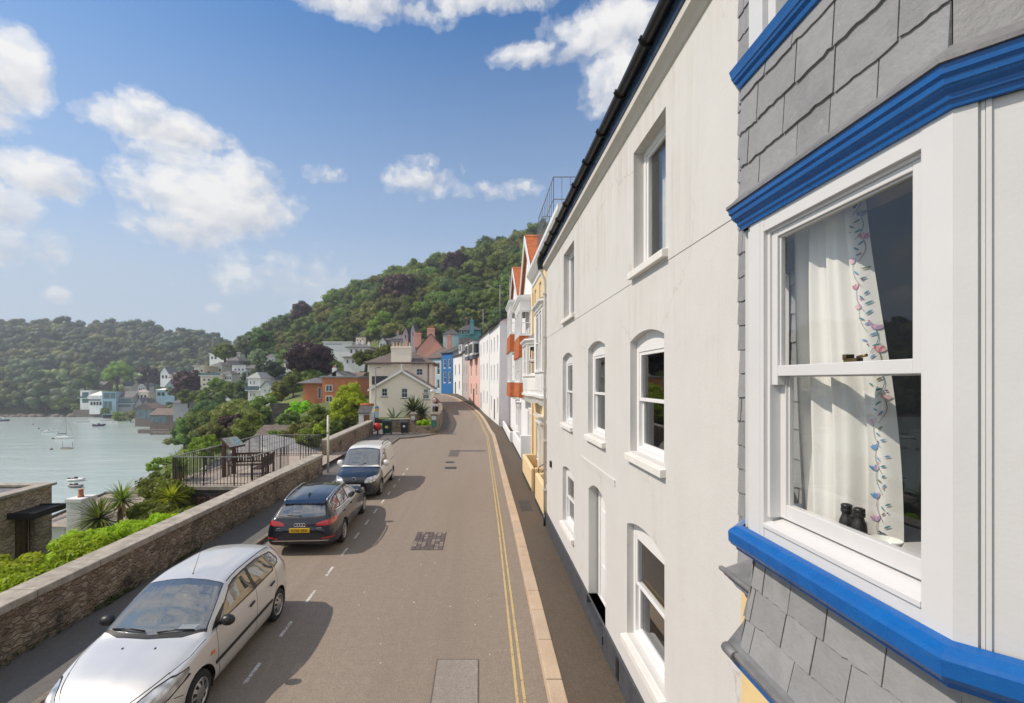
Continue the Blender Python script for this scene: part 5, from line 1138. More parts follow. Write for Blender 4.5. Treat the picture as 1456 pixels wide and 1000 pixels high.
    d = MB(); d.tube([f2(q2(608.5), .06, z2), f2(q2(608.5), .06, 0)], .06, 6); d.build('downpipe', mat('brown_pipe', (.08, .045, .03), .6), h)
    # outhouse
    Y3 = 44.0; o_ = empty('outhouse', (PX(519, Y3), Y3, 0), 0, 'small white outhouse with a brown door and orange ridge beside the cream house', 'shed'); f3 = Frame((PX(510, Y3), Y3), (PX(526, Y3), Y3)); L3 = f3.L; q3 = lambda px: PX(px, Y3) - f3.A.x; zz = PZ(588, Y3); m = MB()
    dop = (q3(517), q3(525.5), PZ(604, Y3), PZ(590, Y3)); wall_mesh(m, f3, 0, L3, -2, zz + .05, [dop], .08); m.quad(f3(0, 0, -2), f3(0, -2, -2), f3(0, -2, zz), f3(0, 0, zz)); m.quad(f3(L3, 0, -2), f3(L3, -2, -2), f3(L3, -2, zz), f3(L3, 0, zz)); m.build('wall', WHITEWALL, o_, norm=False)
    d = MB(); d.fbox(f3, dop[0], dop[1], -.07, -.04, dop[2], dop[3]); d.build('door', mat('tan_door', (.25, .1, .03), .5, .2, 6), o_)
    r = MB(); zt = PZ(577, Y3 + 1); r.hexa([f3(-.1, .15, zz), f3(L3 + .1, .15, zz), f3(L3 + .1, -1.1, zt), f3(-.1, -1.1, zt), f3(-.1, .15, zz + .07), f3(L3 + .1, .15, zz + .07), f3(L3 + .1, -1.1, zt + .07), f3(-.1, -1.1, zt + .07)]); ro = r.build('roof', SLATEROOF, o_); r = MB(); r.tube([f3(-.12, -1.1, zt + .09), f3(L3 + .12, -1.1, zt + .09)], .12, 8); r.build('ridge_tiles', ORANGETILE, ro)
cream_house()
_c = bpy.data.objects['cream_house']; _c.rotation_euler.z = R(2)
def bend_furniture():
    # low wall, gate piers, curved wall
    stone_wall('low rubble wall behind the wheelie bins', (PX(553, 39.6), 39.6), (PX(588, 39.6), 39.9), .35, -.2, PZ(597.5, 39.6), PZ(597, 39.8), .09, .03)
    GREENG = mat('green_notice', (.03, .16, .13), .4, .2, 6)
    for i, (a, b, pt, Y, lb) in enumerate(((583, 591.5, 588, 39.4, 'stone gate pier with a pale glass lamp box, left of the garden opening'), (612.5, 621.5, 588, 38.9, 'stone gate pier carrying a green notice, right of the garden opening'))):
        x0, x1 = PX(a, Y), PX(b, Y); z = PZ(pt, Y); p = empty('gate_pier', ((x0 + x1) / 2, Y, .1), 0, lb, 'gate pier', 'gate piers on the bend'); m = MB(); m.box(x0, x1, Y, Y + .5, 0, z - .1); m.build('shaft', RUBBLE, p)
        c = MB(); c.box(x0 - .05, x1 + .05, Y - .05, Y + .55, z - .1, z); c.box(x0 + .05, x1 - .05, Y + .05, Y + .45, z, z + .1); c.build('cap', COPING, p, bevel=.02)
        n = MB(); n.box(x0 + .1, x1 - .1, Y - .03, Y - .001, z - .55, z - .2); n.build('notice_board', mat('pale_notice', (.45, .55, .52), .3, .2, 9), p)
        if i: n = MB(); n.box(x0 + .06, x1 - .06, Y - .05, Y - .002, z - 1.15, z - .6); n.build('notice_board', GREENG, p)
    m = MB(); pts = [(619.5, 39.2, 592), (626, 43, 588), (629.5, 48, 581), (629, 54, 576), (626, 60, 571), (621, 66, 566)]
    w = empty('stone_wall', (-4, 50, 0), 0, 'dark curved garden wall following the inside of the bend', 'wall')
    for (a, Ya, ya), (b, Yb, yb) in zip(pts[:-1], pts[1:]):
        A, B = P(a, ya, Ya), P(b, yb, Yb); n = Vector((-(B - A).y, (B - A).x, 0)).normalized() * .35
        m.hexa([(A.x, A.y, -.3), (B.x, B.y, -.3), (B.x + n.x, B.y + n.y, -.3), (A.x + n.x, A.y + n.y, -.3), tuple(A), tuple(B), (B.x + n.x, B.y + n.y, B.z), (A.x + n.x, A.y + n.y, A.z)])
    m.build('wall', RUBBLE, w)
    # garden edging and lawn scrap
    m = MB(); m.box(PX(591.6, 39.2), PX(612.4, 39.2), 39.2, 39.5, 0, PZ(606, 39.2)); tag(m.build('garden_edging', RUBBLE), 'low stone edging of the small garden between the gate piers', 'wall')
    # bins
    def wheelie(px0, px1, pt, Y, col, label, lidcol):
        x0, x1 = PX(px0, Y), PX(px1, Y); z = PZ(pt, Y); w = x1 - x0; xm = (x0 + x1) / 2; b = empty('wheelie_bin', (xm, Y, .1), 0, label, 'bin', 'bins by the low wall'); m = MB()
        m.hexa([(x0 + .08, Y + .1, .22), (x1 - .08, Y + .1, .22), (x1 - .08, Y + .55, .22), (x0 + .08, Y + .55, .22), (x0 + .03, Y, z - .12), (x1 - .03, Y, z - .12), (x1 - .03, Y + .65, z - .12), (x0 + .03, Y + .65, z - .12)]); m.build('body', col, b, bevel=.03)
        l = MB(); l.hexa([(x0, Y - .04, z - .118), (x1, Y - .04, z - .118), (x1, Y + .68, z - .118), (x0, Y + .68, z - .118), (x0 + .04, Y + .05, z - .03), (x1 - .04, Y + .05, z - .03), (x1 - .04, Y + .6, z), (x0 + .04, Y + .6, z)]); l.build('lid', lidcol, b, bevel=.03)
        for x in (x0 + .1, x1 - .1): q = MB(); q.lathe([(0, -.03), (.1, -.03), (.1, .03), (0, .03)], (x, Y + .55, .2), 'X', 14); q.build('wheel', BLACK, b)
        q = MB(); q.tube([(x0 + .1, Y + .68, z - .06), (x0 + .1, Y + .76, z - .06), (x1 - .1, Y + .76, z - .06), (x1 - .1, Y + .68, z - .06)], .02, 6); q.build('handle', col, b); return b, xm, z
    GB = mat('dark_green_bin', (.012, .045, .035), .4, .15, 4); BB = mat('black_bin', (.016, .017, .022), .45, .15, 4)
    b, xm, z = wheelie(542.5, 556.5, 597, 37.6, GB, 'dark green dog waste bin beside the red bag at the wall end', GB)
    q = MB(); q.lathe([(0, -.006), (.13, -.004), (.13, .004)], (xm + .02, 37.6, .75), 'Y', 14); q.build('sticker', mat('yellow_sticker', (.5, .45, .15), .5), b)
    q = MB(); q.box(xm - .25, xm + .25, 37.57, 37.62, .98, 1.12); q.build('slot', BLACK, b)
    b, xm, z = wheelie(568.5, 580.5, 599, 38.0, BB, 'black wheelie bin with a white number against the low wall', BB); q = MB(); q.box(xm - .08, xm + .08, 37.985, 38.03, .72, .86); q.build('sticker', WHITE, b)
    # red sack hanging on the wall end (lifebuoy cover)
    Y = 37.6; x = PX(536.5, Y); r = empty('lifebuoy_housing', (x, Y, .1), 0, 'red lifebuoy housing on a dark post at the end of the rubble wall', 'lifebuoy'); m = MB(); m.lathe([(0, -.12), (.28, -.1), (.33, 0), (.28, .1), (0, .12)], (x - .02, Y, PZ(607, Y)), 'Y', 20); m.build('cover', mat('red_plastic', (.5, .02, .02), .4, .15, 4), r); m = MB(); m.bar((x, Y + .16, .1), (x, Y + .16, 1.5), .12); m.build('post', BLACK, r); m = MB(); m.box(x - .2, x + .55, Y + .05, Y + .2, PZ(602, Y), PZ(596.5, Y)); m.build('bracket', BLACK, r)
    # parking sign board on a post
    Y = 41.0; x = PX(536, Y); r = empty('notice_sign', (x, Y, 0), 0, 'blue white and yellow notice sign on a post beside the lamp post', 'sign'); m = MB(); m.bar((x, Y + .06, 0), (x, Y + .06, PZ(577, Y)), .08); m.build('post', IRON, r)
    for (a, b, c) in ((578.5, 581, mat('sign_blue', (.03, .2, .55), .4)), (581.2, 585, mat('sign_yellow', (.65, .33, .04), .4)), (585.2, 594, mat('sign_paleblue', (.3, .45, .52), .4, .2, 9))):
        m = MB(); m.box(x - .18, x + .18, Y - .02, Y, PZ(b, Y), PZ(a, Y)); m.build('sign_panel', c, r)
    # street lamp
    Y = 46.0; x = PX(534, Y); zt = PZ(523, Y); r = empty('street_lamp', (x, Y, 0), 0, 'grey steel street lamp with a short arm before the cream house', 'street lamp'); G = mat('lamp_grey', (.13, .14, .15), .45, .15, 5, metallic=.5)
    m = MB(); m.tube([(x, Y, -.3), (x, Y, 1.5), (x, Y, 1.52), (x, Y, zt)], [.1, .1, .06, .05], 10); m.build('column', G, r); m = MB(); m.tube([(x, Y, zt - .05), (x + .15, Y, zt + .03), (x + .35, Y, zt + .03)], .035, 8); m.build('arm', G, r); m = MB(); m.hexa([(x + .25, Y - .1, zt - .03), (x + .6, Y - .09, zt - .02), (x + .6, Y + .09, zt - .02), (x + .25, Y + .1, zt - .03), (x + .25, Y - .08, zt + .08), (x + .58, Y - .05, zt + .05), (x + .58, Y + .05, zt + .05), (x + .25, Y + .08, zt + .08)]); m.build('lamp_head', G, r, bevel=.015)
    # 20 limit sign
    Y = 40.6; x = PX(617.5, Y); z = PZ(569, Y); r = empty('speed_limit_sign', (x, Y, .1), 0, 'round red ringed 20 limit sign above a white plate on a grey post', 'sign')
    m = MB(); m.tube([(x, Y + .05, .1), (x, Y + .05, z + .3)], .038, 8); m.build('post', G, r); m = MB(); m.lathe([(0, -.0), (.235, 0), (.235, .02), (0, .02)], (x, Y, z), 'Y', 28); rg = m.build('sign_face', mat('sign_white', (.75, .75, .73), .4), r)
    m = MB(); m.lathe([(.17, -.004), (.232, -.004)], (x, Y, z), 'Y', 28); m.build('red_ring', mat('sign_red', (.55, .03, .03), .4), rg, norm=False)
    text_mesh('20', .24, 'lettering', BLACK, r, Matrix.Translation(Vector((0, -.006, z - .1))) @ Matrix.Rotation(R(90), 4, 'X'))
    m = MB(); m.box(x - .34, x + .34, Y - .005, Y + .015, PZ(577.8, Y), PZ(574.5, Y)); m.build('sign_plate', MATS['sign_white'], r); m = MB(); m.box(x - .28, x + .28, Y - .007, Y - .005, PZ(576.6, Y), PZ(575.9, Y)); m.build('text_line', BLACK, r)
    m = MB(); m.lathe([(0, 0), (.16, 0), (.16, .02), (0, .02)], (PX(614, 43), 43, PZ(556.5, 43)), 'Y', 20); m.bar((PX(614, 43), 43.04, .1), (PX(614, 43), 43.04, PZ(555, 43)), .05); tag(m.build('small_round_sign', MATS['sign_white']), 'small pale round sign on a thin post above the speed limit sign', 'sign')
bend_furniture()
# ================================================================ cars
def pchip(x, y, xi):
    x = np.asarray(x, float); y = np.asarray(y, float); h = np.diff(x); d = np.diff(y, axis=0) / h[:, None]
    m = np.zeros_like(y); m[0] = d[0]; m[-1] = d[-1]
    for k in range(1, len(x) - 1):
        w1, w2 = 2 * h[k] + h[k - 1], h[k] + 2 * h[k - 1]; ok = d[k - 1] * d[k] > 0
        with np.errstate(divide='ignore', invalid='ignore'): v = (w1 + w2) / (w1 / d[k - 1] + w2 / d[k])
        m[k] = np.where(ok, v, 0)
    i = np.clip(np.searchsorted(x, xi) - 1, 0, len(x) - 2); t = ((xi - x[i]) / h[i])[:, None]; hh = h[i][:, None]
    return (2 * t**3 - 3 * t**2 + 1) * y[i] + (t**3 - 2 * t**2 + t) * hh * m[i] + (-2 * t**3 + 3 * t**2) * y[i + 1] + (t**3 - t**2) * hh * m[i + 1]
def crom(P_, n):
    """Catmull-Rom through section points (k,2) -> n samples"""
    P_ = np.asarray(P_, float); k = len(P_); d = np.maximum(np.linalg.norm(np.diff(P_, axis=0), axis=1), 1e-5) ** .5; t = np.concatenate([[0], np.cumsum(d)])
    Q = np.vstack([2 * P_[0] - P_[1], P_, 2 * P_[-1] - P_[-2]]); T = np.concatenate([[t[0] - d[0]], t, [t[-1] + d[-1]]])
    out = []
    per = max(2, n // (k - 1))
    for i in range(k - 1):
        for s in np.linspace(0, 1, per, endpoint=False):
            u = t[i] + (t[i + 1] - t[i]) * s; p0, p1, p2, p3 = Q[i:i + 4]; t0, t1, t2, t3 = T[i:i + 4]
            A1 = (t1 - u) / (t1 - t0) * p0 + (u - t0) / (t1 - t0) * p1; A2 = (t2 - u) / (t2 - t1) * p1 + (u - t1) / (t2 - t1) * p2; A3 = (t3 - u) / (t3 - t2) * p2 + (u - t2) / (t3 - t2) * p3
            B1 = (t2 - u) / (t2 - t0) * A1 + (u - t0) / (t2 - t0) * A2; B2 = (t3 - u) / (t3 - t1) * A2 + (u - t1) / (t3 - t1) * A3
            out.append((t2 - u) / (t2 - t1) * B1 + (u - t1) / (t2 - t1) * B2)
    out.append(P_[-1]); return np.array(out)

def inpoly(x, y, poly):
    c = False; n = len(poly)
    for i in range(n):
        x1, y1 = poly[i]; x2, y2 = poly[i - 1]
        if (y1 > y) != (y2 > y) and x < (x2 - x1) * (y - y1) / (y2 - y1) + x1: c = not c
    return c
def grow(poly, d):
    c = np.mean(np.array(poly), axis=0); n = len(poly); out = []
    area = sum(poly[i - 1][0] * poly[i][1] - poly[i][0] * poly[i - 1][1] for i in range(n)); sg = 1 if area > 0 else -1
    for i in range(n):
        p0, p1, p2 = (Vector(poly[i - 1]), Vector(poly[i]), Vector(poly[(i + 1) % n])); d0, d1 = (p1 - p0).normalized(), (p2 - p1).normalized()
        n0, n1 = Vector((d0.y, -d0.x)) * sg, Vector((d1.y, -d1.x)) * sg; m = (n0 + n1).normalized(); m = m / max(.45, m.dot(n0)); out.append(tuple(p1 + m * d))
    return out

class CarBody:
    """smooth shell lofted through cross sections; windows, lamps and doors are cut out of the same surface"""
    AX = {'side': (1, 2), 'front': (0, 2), 'top': (0, 1)}
    def __init__(s, rows, ny=110, nx=72):
        secs = []
        for (y, z0, W, zs, ws, zr, wr, zc) in rows:
            h = zs - z0
            secs.append([(0, z0), (.9 * W, z0), (.985 * W, z0 + .16 * h), (W, z0 + .5 * h), (W * .45 + ws * .55 + .005, z0 + .84 * h), (ws, zs), ((ws + wr) / 2 + .018 * min(1, (zr - zs) / .2), (zs + zr) / 2 + .0), (wr, zr), (.62 * wr, zr + (zc - zr) * .66), (0, zc)])
        samp = [crom(p, nx) for p in secs]; ys = [r[0] for r in rows]
        def cap(sec, y, dy):
            c = np.array([0, (sec[0][1] + sec[-1][1]) / 2 + .05]); return [(y + dy * f2, c + (sec - c) * f) for f, f2 in ((0.02, 1), (.55, .85), (.88, .45))]
        st = cap(samp[0], ys[0], -.035) + list(zip(ys, samp)) + cap(samp[-1], ys[-1], .03)[::-1]
        Y = np.array([a for a, _ in st]); X = np.stack([b for _, b in st])         # (k, m, 2)
        k, m, _ = X.shape; full = np.concatenate([np.repeat(Y[:, None, None], m, 1), X], 2)   # y, x, z
        step = np.linalg.norm(np.diff(full, axis=0), axis=2).max(axis=1) ** .8; t = np.concatenate([[0], np.cumsum(step)])
        G = pchip(t, full.reshape(k, -1), np.linspace(0, t[-1], ny)).reshape(ny, m, 3)
        L = np.stack([G[..., 1], G[..., 0], G[..., 2]], -1); Rr = L[:, ::-1][:, 1:].copy(); Rr[..., 0] *= -1
        V = np.concatenate([L, Rr], 1); mm = V.shape[1]; idx = np.arange(ny * mm).reshape(ny, mm)
        # order: bottom centre, right side up, top centre, left side down
        s.bm = bmesh.new(); vs = [s.bm.verts.new(v) for v in V.reshape(-1, 3)]
        for i in range(ny - 1):
            for j in range(mm - 1): s.bm.faces.new([vs[a] for a in (idx[i, j], idx[i, j + 1], idx[i + 1, j + 1], idx[i + 1, j])])
        bmesh.ops.remove_doubles(s.bm, verts=s.bm.verts, dist=1e-4); bmesh.ops.dissolve_degenerate(s.bm, dist=1e-5, edges=s.bm.edges); bmesh.ops.recalc_face_normals(s.bm, faces=s.bm.faces)
        s.lay = s.bm.faces.layers.int.new('reg'); s.names = ['body']
    def cut(s, name, view, poly, cond=None, remove=False):
        a, b = s.AX[view]; bm = s.bm; xs = [p[0] for p in poly]; ys_ = [p[1] for p in poly]; e = .03
        bb = (min(xs) - e, max(xs) + e, min(ys_) - e, max(ys_) + e)
        def near(f):
            c = f.calc_center_median(); return bb[0] - .06 < c[a] < bb[1] + .06 and bb[2] - .06 < c[b] < bb[3] + .06 and (cond is None or cond(c, f.normal))
        for i in range(len(poly)):
            p, q = poly[i - 1], poly[i]; co = [0, 0, 0]; no = [0, 0, 0]; co[a], co[b] = p; no[a], no[b] = -(q[1] - p[1]), q[0] - p[0]
            if abs(no[a]) + abs(no[b]) < 1e-6: continue
            fs = [f for f in bm.faces if near(f)]; geom = fs + list({x for f in fs for x in f.edges}) + list({x for f in fs for x in f.verts})
            bmesh.ops.bisect_plane(bm, geom=geom, plane_co=co, plane_no=no, dist=1e-5)
        hit = []
        for f in bm.faces:
            c = f.calc_center_median()
            if bb[0] < c[a] < bb[1] and bb[2] < c[b] < bb[3] and (cond is None or cond(c, f.normal)) and inpoly(c[a], c[b], poly): hit.append(f)
        if remove: bmesh.ops.delete(bm, geom=hit, context='FACES'); return
        if name not in s.names: s.names.append(name)
        k = s.names.index(name)
        for f in hit: f[s.lay] = k
    def line(s, name, view, pts, w, cond=None):
        for p, q in zip(pts[:-1], pts[1:]):
            d = Vector((q[0] - p[0], q[1] - p[1])).normalized(); n = Vector((-d.y, d.x)) * w / 2; s.cut(name, view, [(p[0] + n.x, p[1] + n.y), (p[0] - n.x, p[1] - n.y), (q[0] - n.x, q[1] - n.y), (q[0] + n.x, q[1] + n.y)], cond)
    def finish(s, root, spec):
        """spec: region -> (object name, material, parent region, split sides, inward offset)"""
        objs = {}; bm = s.bm
        bm.normal_update(); vn = {v: v.normal.copy() for v in bm.verts}
        order = [n for n in s.names if n in spec and spec[n][2] is None] + [n for n in s.names if n in spec and spec[n][2] is not None]
        for nm in order:
            k = s.names.index(nm); on, mt, par, split, inn = spec[nm]; extra = spec.get('+' + nm, [])
            ids = {k: 0}; mats = [mt]
            for x in extra:
                if x in s.names: ids[s.names.index(x)] = len(mats); mats.append(spec['mat:' + x])
            fs = [f for f in bm.faces if f[s.lay] in ids]
            groups = {0: fs}
            if split == 'LR': groups = {1: [f for f in fs if f.calc_center_median().x > 0], -1: [f for f in fs if f.calc_center_median().x <= 0]}
            for sd, ff in groups.items():
                if not ff: continue
                vid = {}; vs = []; nn = []; polys = []; mi = []
                for f in ff:
                    pl = []
                    for v in f.verts:
                        if v not in vid: vid[v] = len(vs); vs.append(tuple(v.co - vn[v] * inn)); nn.append(tuple(vn[v]))
                        pl.append(vid[v])
                    polys.append(pl); mi.append(ids[f[s.lay]])
                me = bpy.data.meshes.new(on); me.from_pydata(vs, [], polys)
                for m_ in mats: me.materials.append(m_)
                me.polygons.foreach_set('material_index', mi); me.polygons.foreach_set('use_smooth', [True] * len(polys)); me.update()
                try: me.normals_split_custom_set_from_vertices(nn)
                except Exception: pass
                o = bpy.data.objects.new(on, me); COL.objects.link(o); pr = objs.get((par, sd)) or objs.get((par, 0)) or root; o.parent = pr; objs[(nm, sd)] = o
        bm.free(); return objs

def paint(name, col, rough=.28, metallic=.0, flake=.06):
    k = NT(name); p = k.pos(True); n = k.noise(p, 700, 1); d = k.noise(p, 1.7, 4)
    k.base(k.mix(k.ramp(n, [(.3, 0.), (.7, 1.)]), tuple(c * (1 - flake) for c in col), tuple(min(1, c * (1 + flake)) for c in col)))
    k.b.inputs['Metallic'].default_value = metallic; k.rough(k.ramp(d, [(.3, rough), (.7, rough + .09)])); k.b.inputs['Coat Weight'].default_value = .9; k.b.inputs['Coat Roughness'].default_value = .04
    MATS[name] = k.mat; return k.mat
CHROME = mat('chrome', (.75, .75, .76), .12, .02, 5, metallic=1); ALLOY = mat('alloy_silver', (.52, .52, .53), .3, .05, 9, metallic=.85); TYRE = mat('tyre_rubber', (.017, .017, .017), .8, .2, 20, .3, 90)
SHUT = mat('shut_line', (.008, .008, .008), .8); TRIM = mat('black_trim', (.014, .014, .015), .4, .15, 20); SEAT = mat('seat_cloth', (.05, .05, .056), .9, .2, 14); SEATPALE = mat('seat_pale', (.28, .27, .25), .8, .1, 10)
REDLENS = mat('red_lens', (.42, .006, .006), .08, .2, 60, coat=1); ORANGELENS = mat('amber_lens', (.7, .16, .02), .15, .1, 40, coat=1)
CARGLASS = glass_mat('car_glass', trans=.62, dust_sheen=.13, refl=.24); DARKGLASS = glass_mat('privacy_glass', trans=.22)
def lampglass():
    k = NT('headlamp'); p = k.pos(True); v = k.n('ShaderNodeTexVoronoi', feature='SMOOTH_F1'); v.inputs['Scale'].default_value = 9; k.l(p, v.inputs['Vector'])
    k.base(k.ramp(v.outputs['Distance'], [(.1, (.80, .81, .82)), (.35, (.58, .59, .60)), (.62, (.28, .29, .30))])); k.rough(.18); k.b.inputs['Metallic'].default_value = .45; k.b.inputs['Coat Weight'].default_value = 1; k.b.inputs['Coat Roughness'].default_value = .02
    MATS['headlamp'] = k.mat; return k.mat
HEADLAMP = lampglass()

def wheel(root, x, y, r, w, side, style, n=7):
    wl = empty('wheel', (x, y, r)); wl.parent = root
    def B(m, name, mt, par, **kw): return m.build(name, mt, par, local=True, **kw)
    s = side; m = MB(); m.lathe([(r * .64, -w * .48), (r * .80, -w * .5), (r * .95, -w * .44), (r * .995, -w * .3), (r, 0), (r * .995, w * .3), (r * .95, w * .44), (r * .80, w * .5), (r * .64, w * .48)], axis='X', n=36); B(m, 'tyre', TYRE, wl)
    o = s * w * .45; rim = MB(); rr = r * .66
    rim.lathe([(rr, o), (rr * .97, o + s * .012), (rr * .90, o + s * .006), (rr * .86, o - s * .015)], axis='X', n=36)
    if style == 'cover':
        rim.lathe([(rr * .86, o - s * .015), (rr * .6, o + s * .012), (rr * .3, o + s * .018), (0, o + s * .02)], axis='X', n=36)
    else:
        for i in range(n):
            a = 2 * math.pi * i / n
            for da in ((-.09, .09) if n <= 7 else (0,)):
                c0, c1 = (math.cos(a + da * .4), math.sin(a + da * .4)), (math.cos(a + da * 1.9), math.sin(a + da * 1.9)); p, q = Vector((o - s * .0, c0[0] * rr * .18, c0[1] * rr * .18)), Vector((o - s * .012, c1[0] * rr * .9, c1[1] * rr * .9)); rim.bar(p, q, rr * .12, .03, up=(1, 0, 0))
        rim.lathe([(rr * .26, o - s * .02), (rr * .25, o + s * .015), (rr * .12, o + s * .022), (0, o + s * .022)], axis='X', n=20)
    B(rim, 'rim', ALLOY, wl, bevel=.003)
    d = MB()
    if style == 'cover':
        for i in range(n):
            a = 2 * math.pi * i / n; u = Vector((0, math.cos(a), math.sin(a))); t = Vector((0, -math.sin(a), math.cos(a))); q = Vector((o + s * .004, 0, 0))
            d.add([q + u * rr * .5 + t * rr * .075 + Vector((s * .012, 0, 0)), q + u * rr * .5 - t * rr * .075 + Vector((s * .012, 0, 0)), q + u * rr * .8 - t * rr * .13, q + u * rr * .8 + t * rr * .13], [(0, 1, 2, 3)])
    else:
        d.lathe([(rr * .96, o - s * .05), (0, o - s * .06)], axis='X', n=24); 
    B(d, 'rim_slots' if style == 'cover' else 'brake_disc', SHUT if style == 'cover' else mat('brake_steel', (.06, .06, .06), .4, metallic=.6), wl, norm=False)

def interior(root, y_dash, y_seat, y_rear, z_floor, z_belt, w, h_seat, rhd=-1, pale=None, rear=True):
    m = MB(); m.box(-w, w, y_dash - .2, y_dash + .15, z_belt - .3, z_belt - .03); m.hexa([(-w * .8, y_dash - .24, z_belt - .03), (w * .8, y_dash - .24, z_belt - .03), (w, y_dash + .12, z_belt - .03), (-w, y_dash + .12, z_belt - .03), (-w * .78, y_dash - .22, z_belt), (w * .78, y_dash - .22, z_belt), (w * .95, y_dash + .05, z_belt + .03), (-w * .95, y_dash + .05, z_belt + .03)]); m.build('dashboard', mat('dash_plastic', (.06, .062, .066), .6, .1, 10), root, local=True, bevel=.02)
    f = MB(); f.box(-w, w, y_dash, y_rear + .5, z_floor, z_floor + .05); f.build('cabin_floor', SHUT, root, local=True)
    def seat(x, y, wd, nm='seat'):
        q = MB(); q.hexa([(x - wd, y - .45, z_floor + .2), (x + wd, y - .45, z_floor + .2), (x + wd, y + .1, z_floor + .14), (x - wd, y + .1, z_floor + .14), (x - wd, y - .45, z_floor + .36), (x + wd, y - .45, z_floor + .36), (x + wd, y + .1, z_floor + .3), (x - wd, y + .1, z_floor + .3)])
        q.hexa([(x - wd, y, z_floor + .3), (x + wd, y, z_floor + .3), (x + wd, y + .14, z_floor + .3), (x - wd, y + .14, z_floor + .3), (x - wd * .85, y + .2, z_floor + h_seat), (x + wd * .85, y + .2, z_floor + h_seat), (x + wd * .85, y + .29, z_floor + h_seat), (x - wd * .85, y + .29, z_floor + h_seat)])
        so_ = q.build(nm, pale or SEAT, root, local=True, bevel=.05, seg=3)
        for xx in ([x] if wd < .4 else [x - wd * .6, x + wd * .6]):
            t = MB(); t.box(xx - .12, xx + .12, y + .23, y + .31, z_floor + h_seat + .05, z_floor + h_seat + .22); t.build('headrest', pale or SEAT, so_, local=True, bevel=.04, seg=3)
    seat(-.36, y_seat, .25); seat(.36, y_seat, .25)
    if rear: seat(0, y_rear, .58, 'rear_seat')
    sw = MB(); n = 20; c = Vector((.36 * rhd, y_dash + .22, z_belt - .02)); pts = [c + Vector((.18 * math.cos(t), .07 * math.sin(t), .165 * math.sin(t))) for t in [2 * math.pi * i / n for i in range(n + 1)]]; sw.tube(pts, .014, 6); sw.bar(pts[0], pts[10], .03, .02); sw.build('steering_wheel', BLACK, root, local=True)
    mr = MB(); mr.box(-.1, .1, y_dash + .45, y_dash + .48, z_belt + .33, z_belt + .39); mr.build('rear_view_mirror', BLACK, root, local=True, bevel=.01)

def wheels_and_arches(body, root, axles, r, w, track, style, n, arch=1.16, lip=None):
    for y in axles:
        poly = [(y + r * arch * math.cos(t), r * 1.0 + r * arch * math.sin(t)) for t in np.linspace(0, 2 * math.pi, 26, endpoint=False)]
        body.cut('x', 'side', poly, lambda c, nn: abs(c.x) > track - .35 and abs(c.x) > .5, remove=True)
    for y in axles:
        for s in (-1, 1): wheel(root, s * (track - w * .5), y, r, w, s, style, n)
    m = MB()
    for y in axles:
        for s in (-1, 1):
            N = 18; ts = np.linspace(-.35, math.pi + .35, N); xa, xb = s * (track - .02), s * (track - .45); vs = []
            for t in ts:
                for x in (xa, xb): vs.append((x, y + r * arch * 1.0 * math.cos(t), r + r * arch * 1.0 * math.sin(t)))
            m.add(vs, [(2 * i, 2 * i + 1, 2 * i + 3, 2 * i + 2) for i in range(N - 1)], 0, True)
            m.add([vs[2 * i + 1] for i in range(N)], [tuple(range(N))])
    return m

def mirror(root, x, y, z, s, mt, sz=(.17, .10, .13), glass_dir=1):
    m = MB(); cx = x + s * .09; m.sphere((cx, y, z), (sz[0] * .62, sz[1] * .8, sz[2] * .6), 14, 10); o = m.build('door_mirror', mt, root, local=True)
    a = MB(); a.bar((x - s * .02, y + .01, z - .05), (cx - s * .05, y, z - .02), .06, .04); a.build('mirror_arm', TRIM, o, local=True)
    g = MB(); yy = y + glass_dir * sz[1] * .62; g.lathe([(0, 0), (1, 0)], n=18, axis='Y'); g.v = [(cx + v[0] * sz[0] * .42, yy, z + v[2] * sz[2] * .42) for v in g.v]; g.build('mirror_glass', CHROME, o, local=True, norm=False)

def finish_common(body, root, spec, arches):
    body.finish(root, spec); arches.build('wheel_arch_liner', SHUT, root, local=True, norm=False)
def underbody(root, L, w, z):
    m = MB(); m.box(-w * .8, w * .8, .3, L - .3, z - .03, z + .08); m.build('underbody', SHUT, root, local=True)
def permit(p, rz, label):
    pass

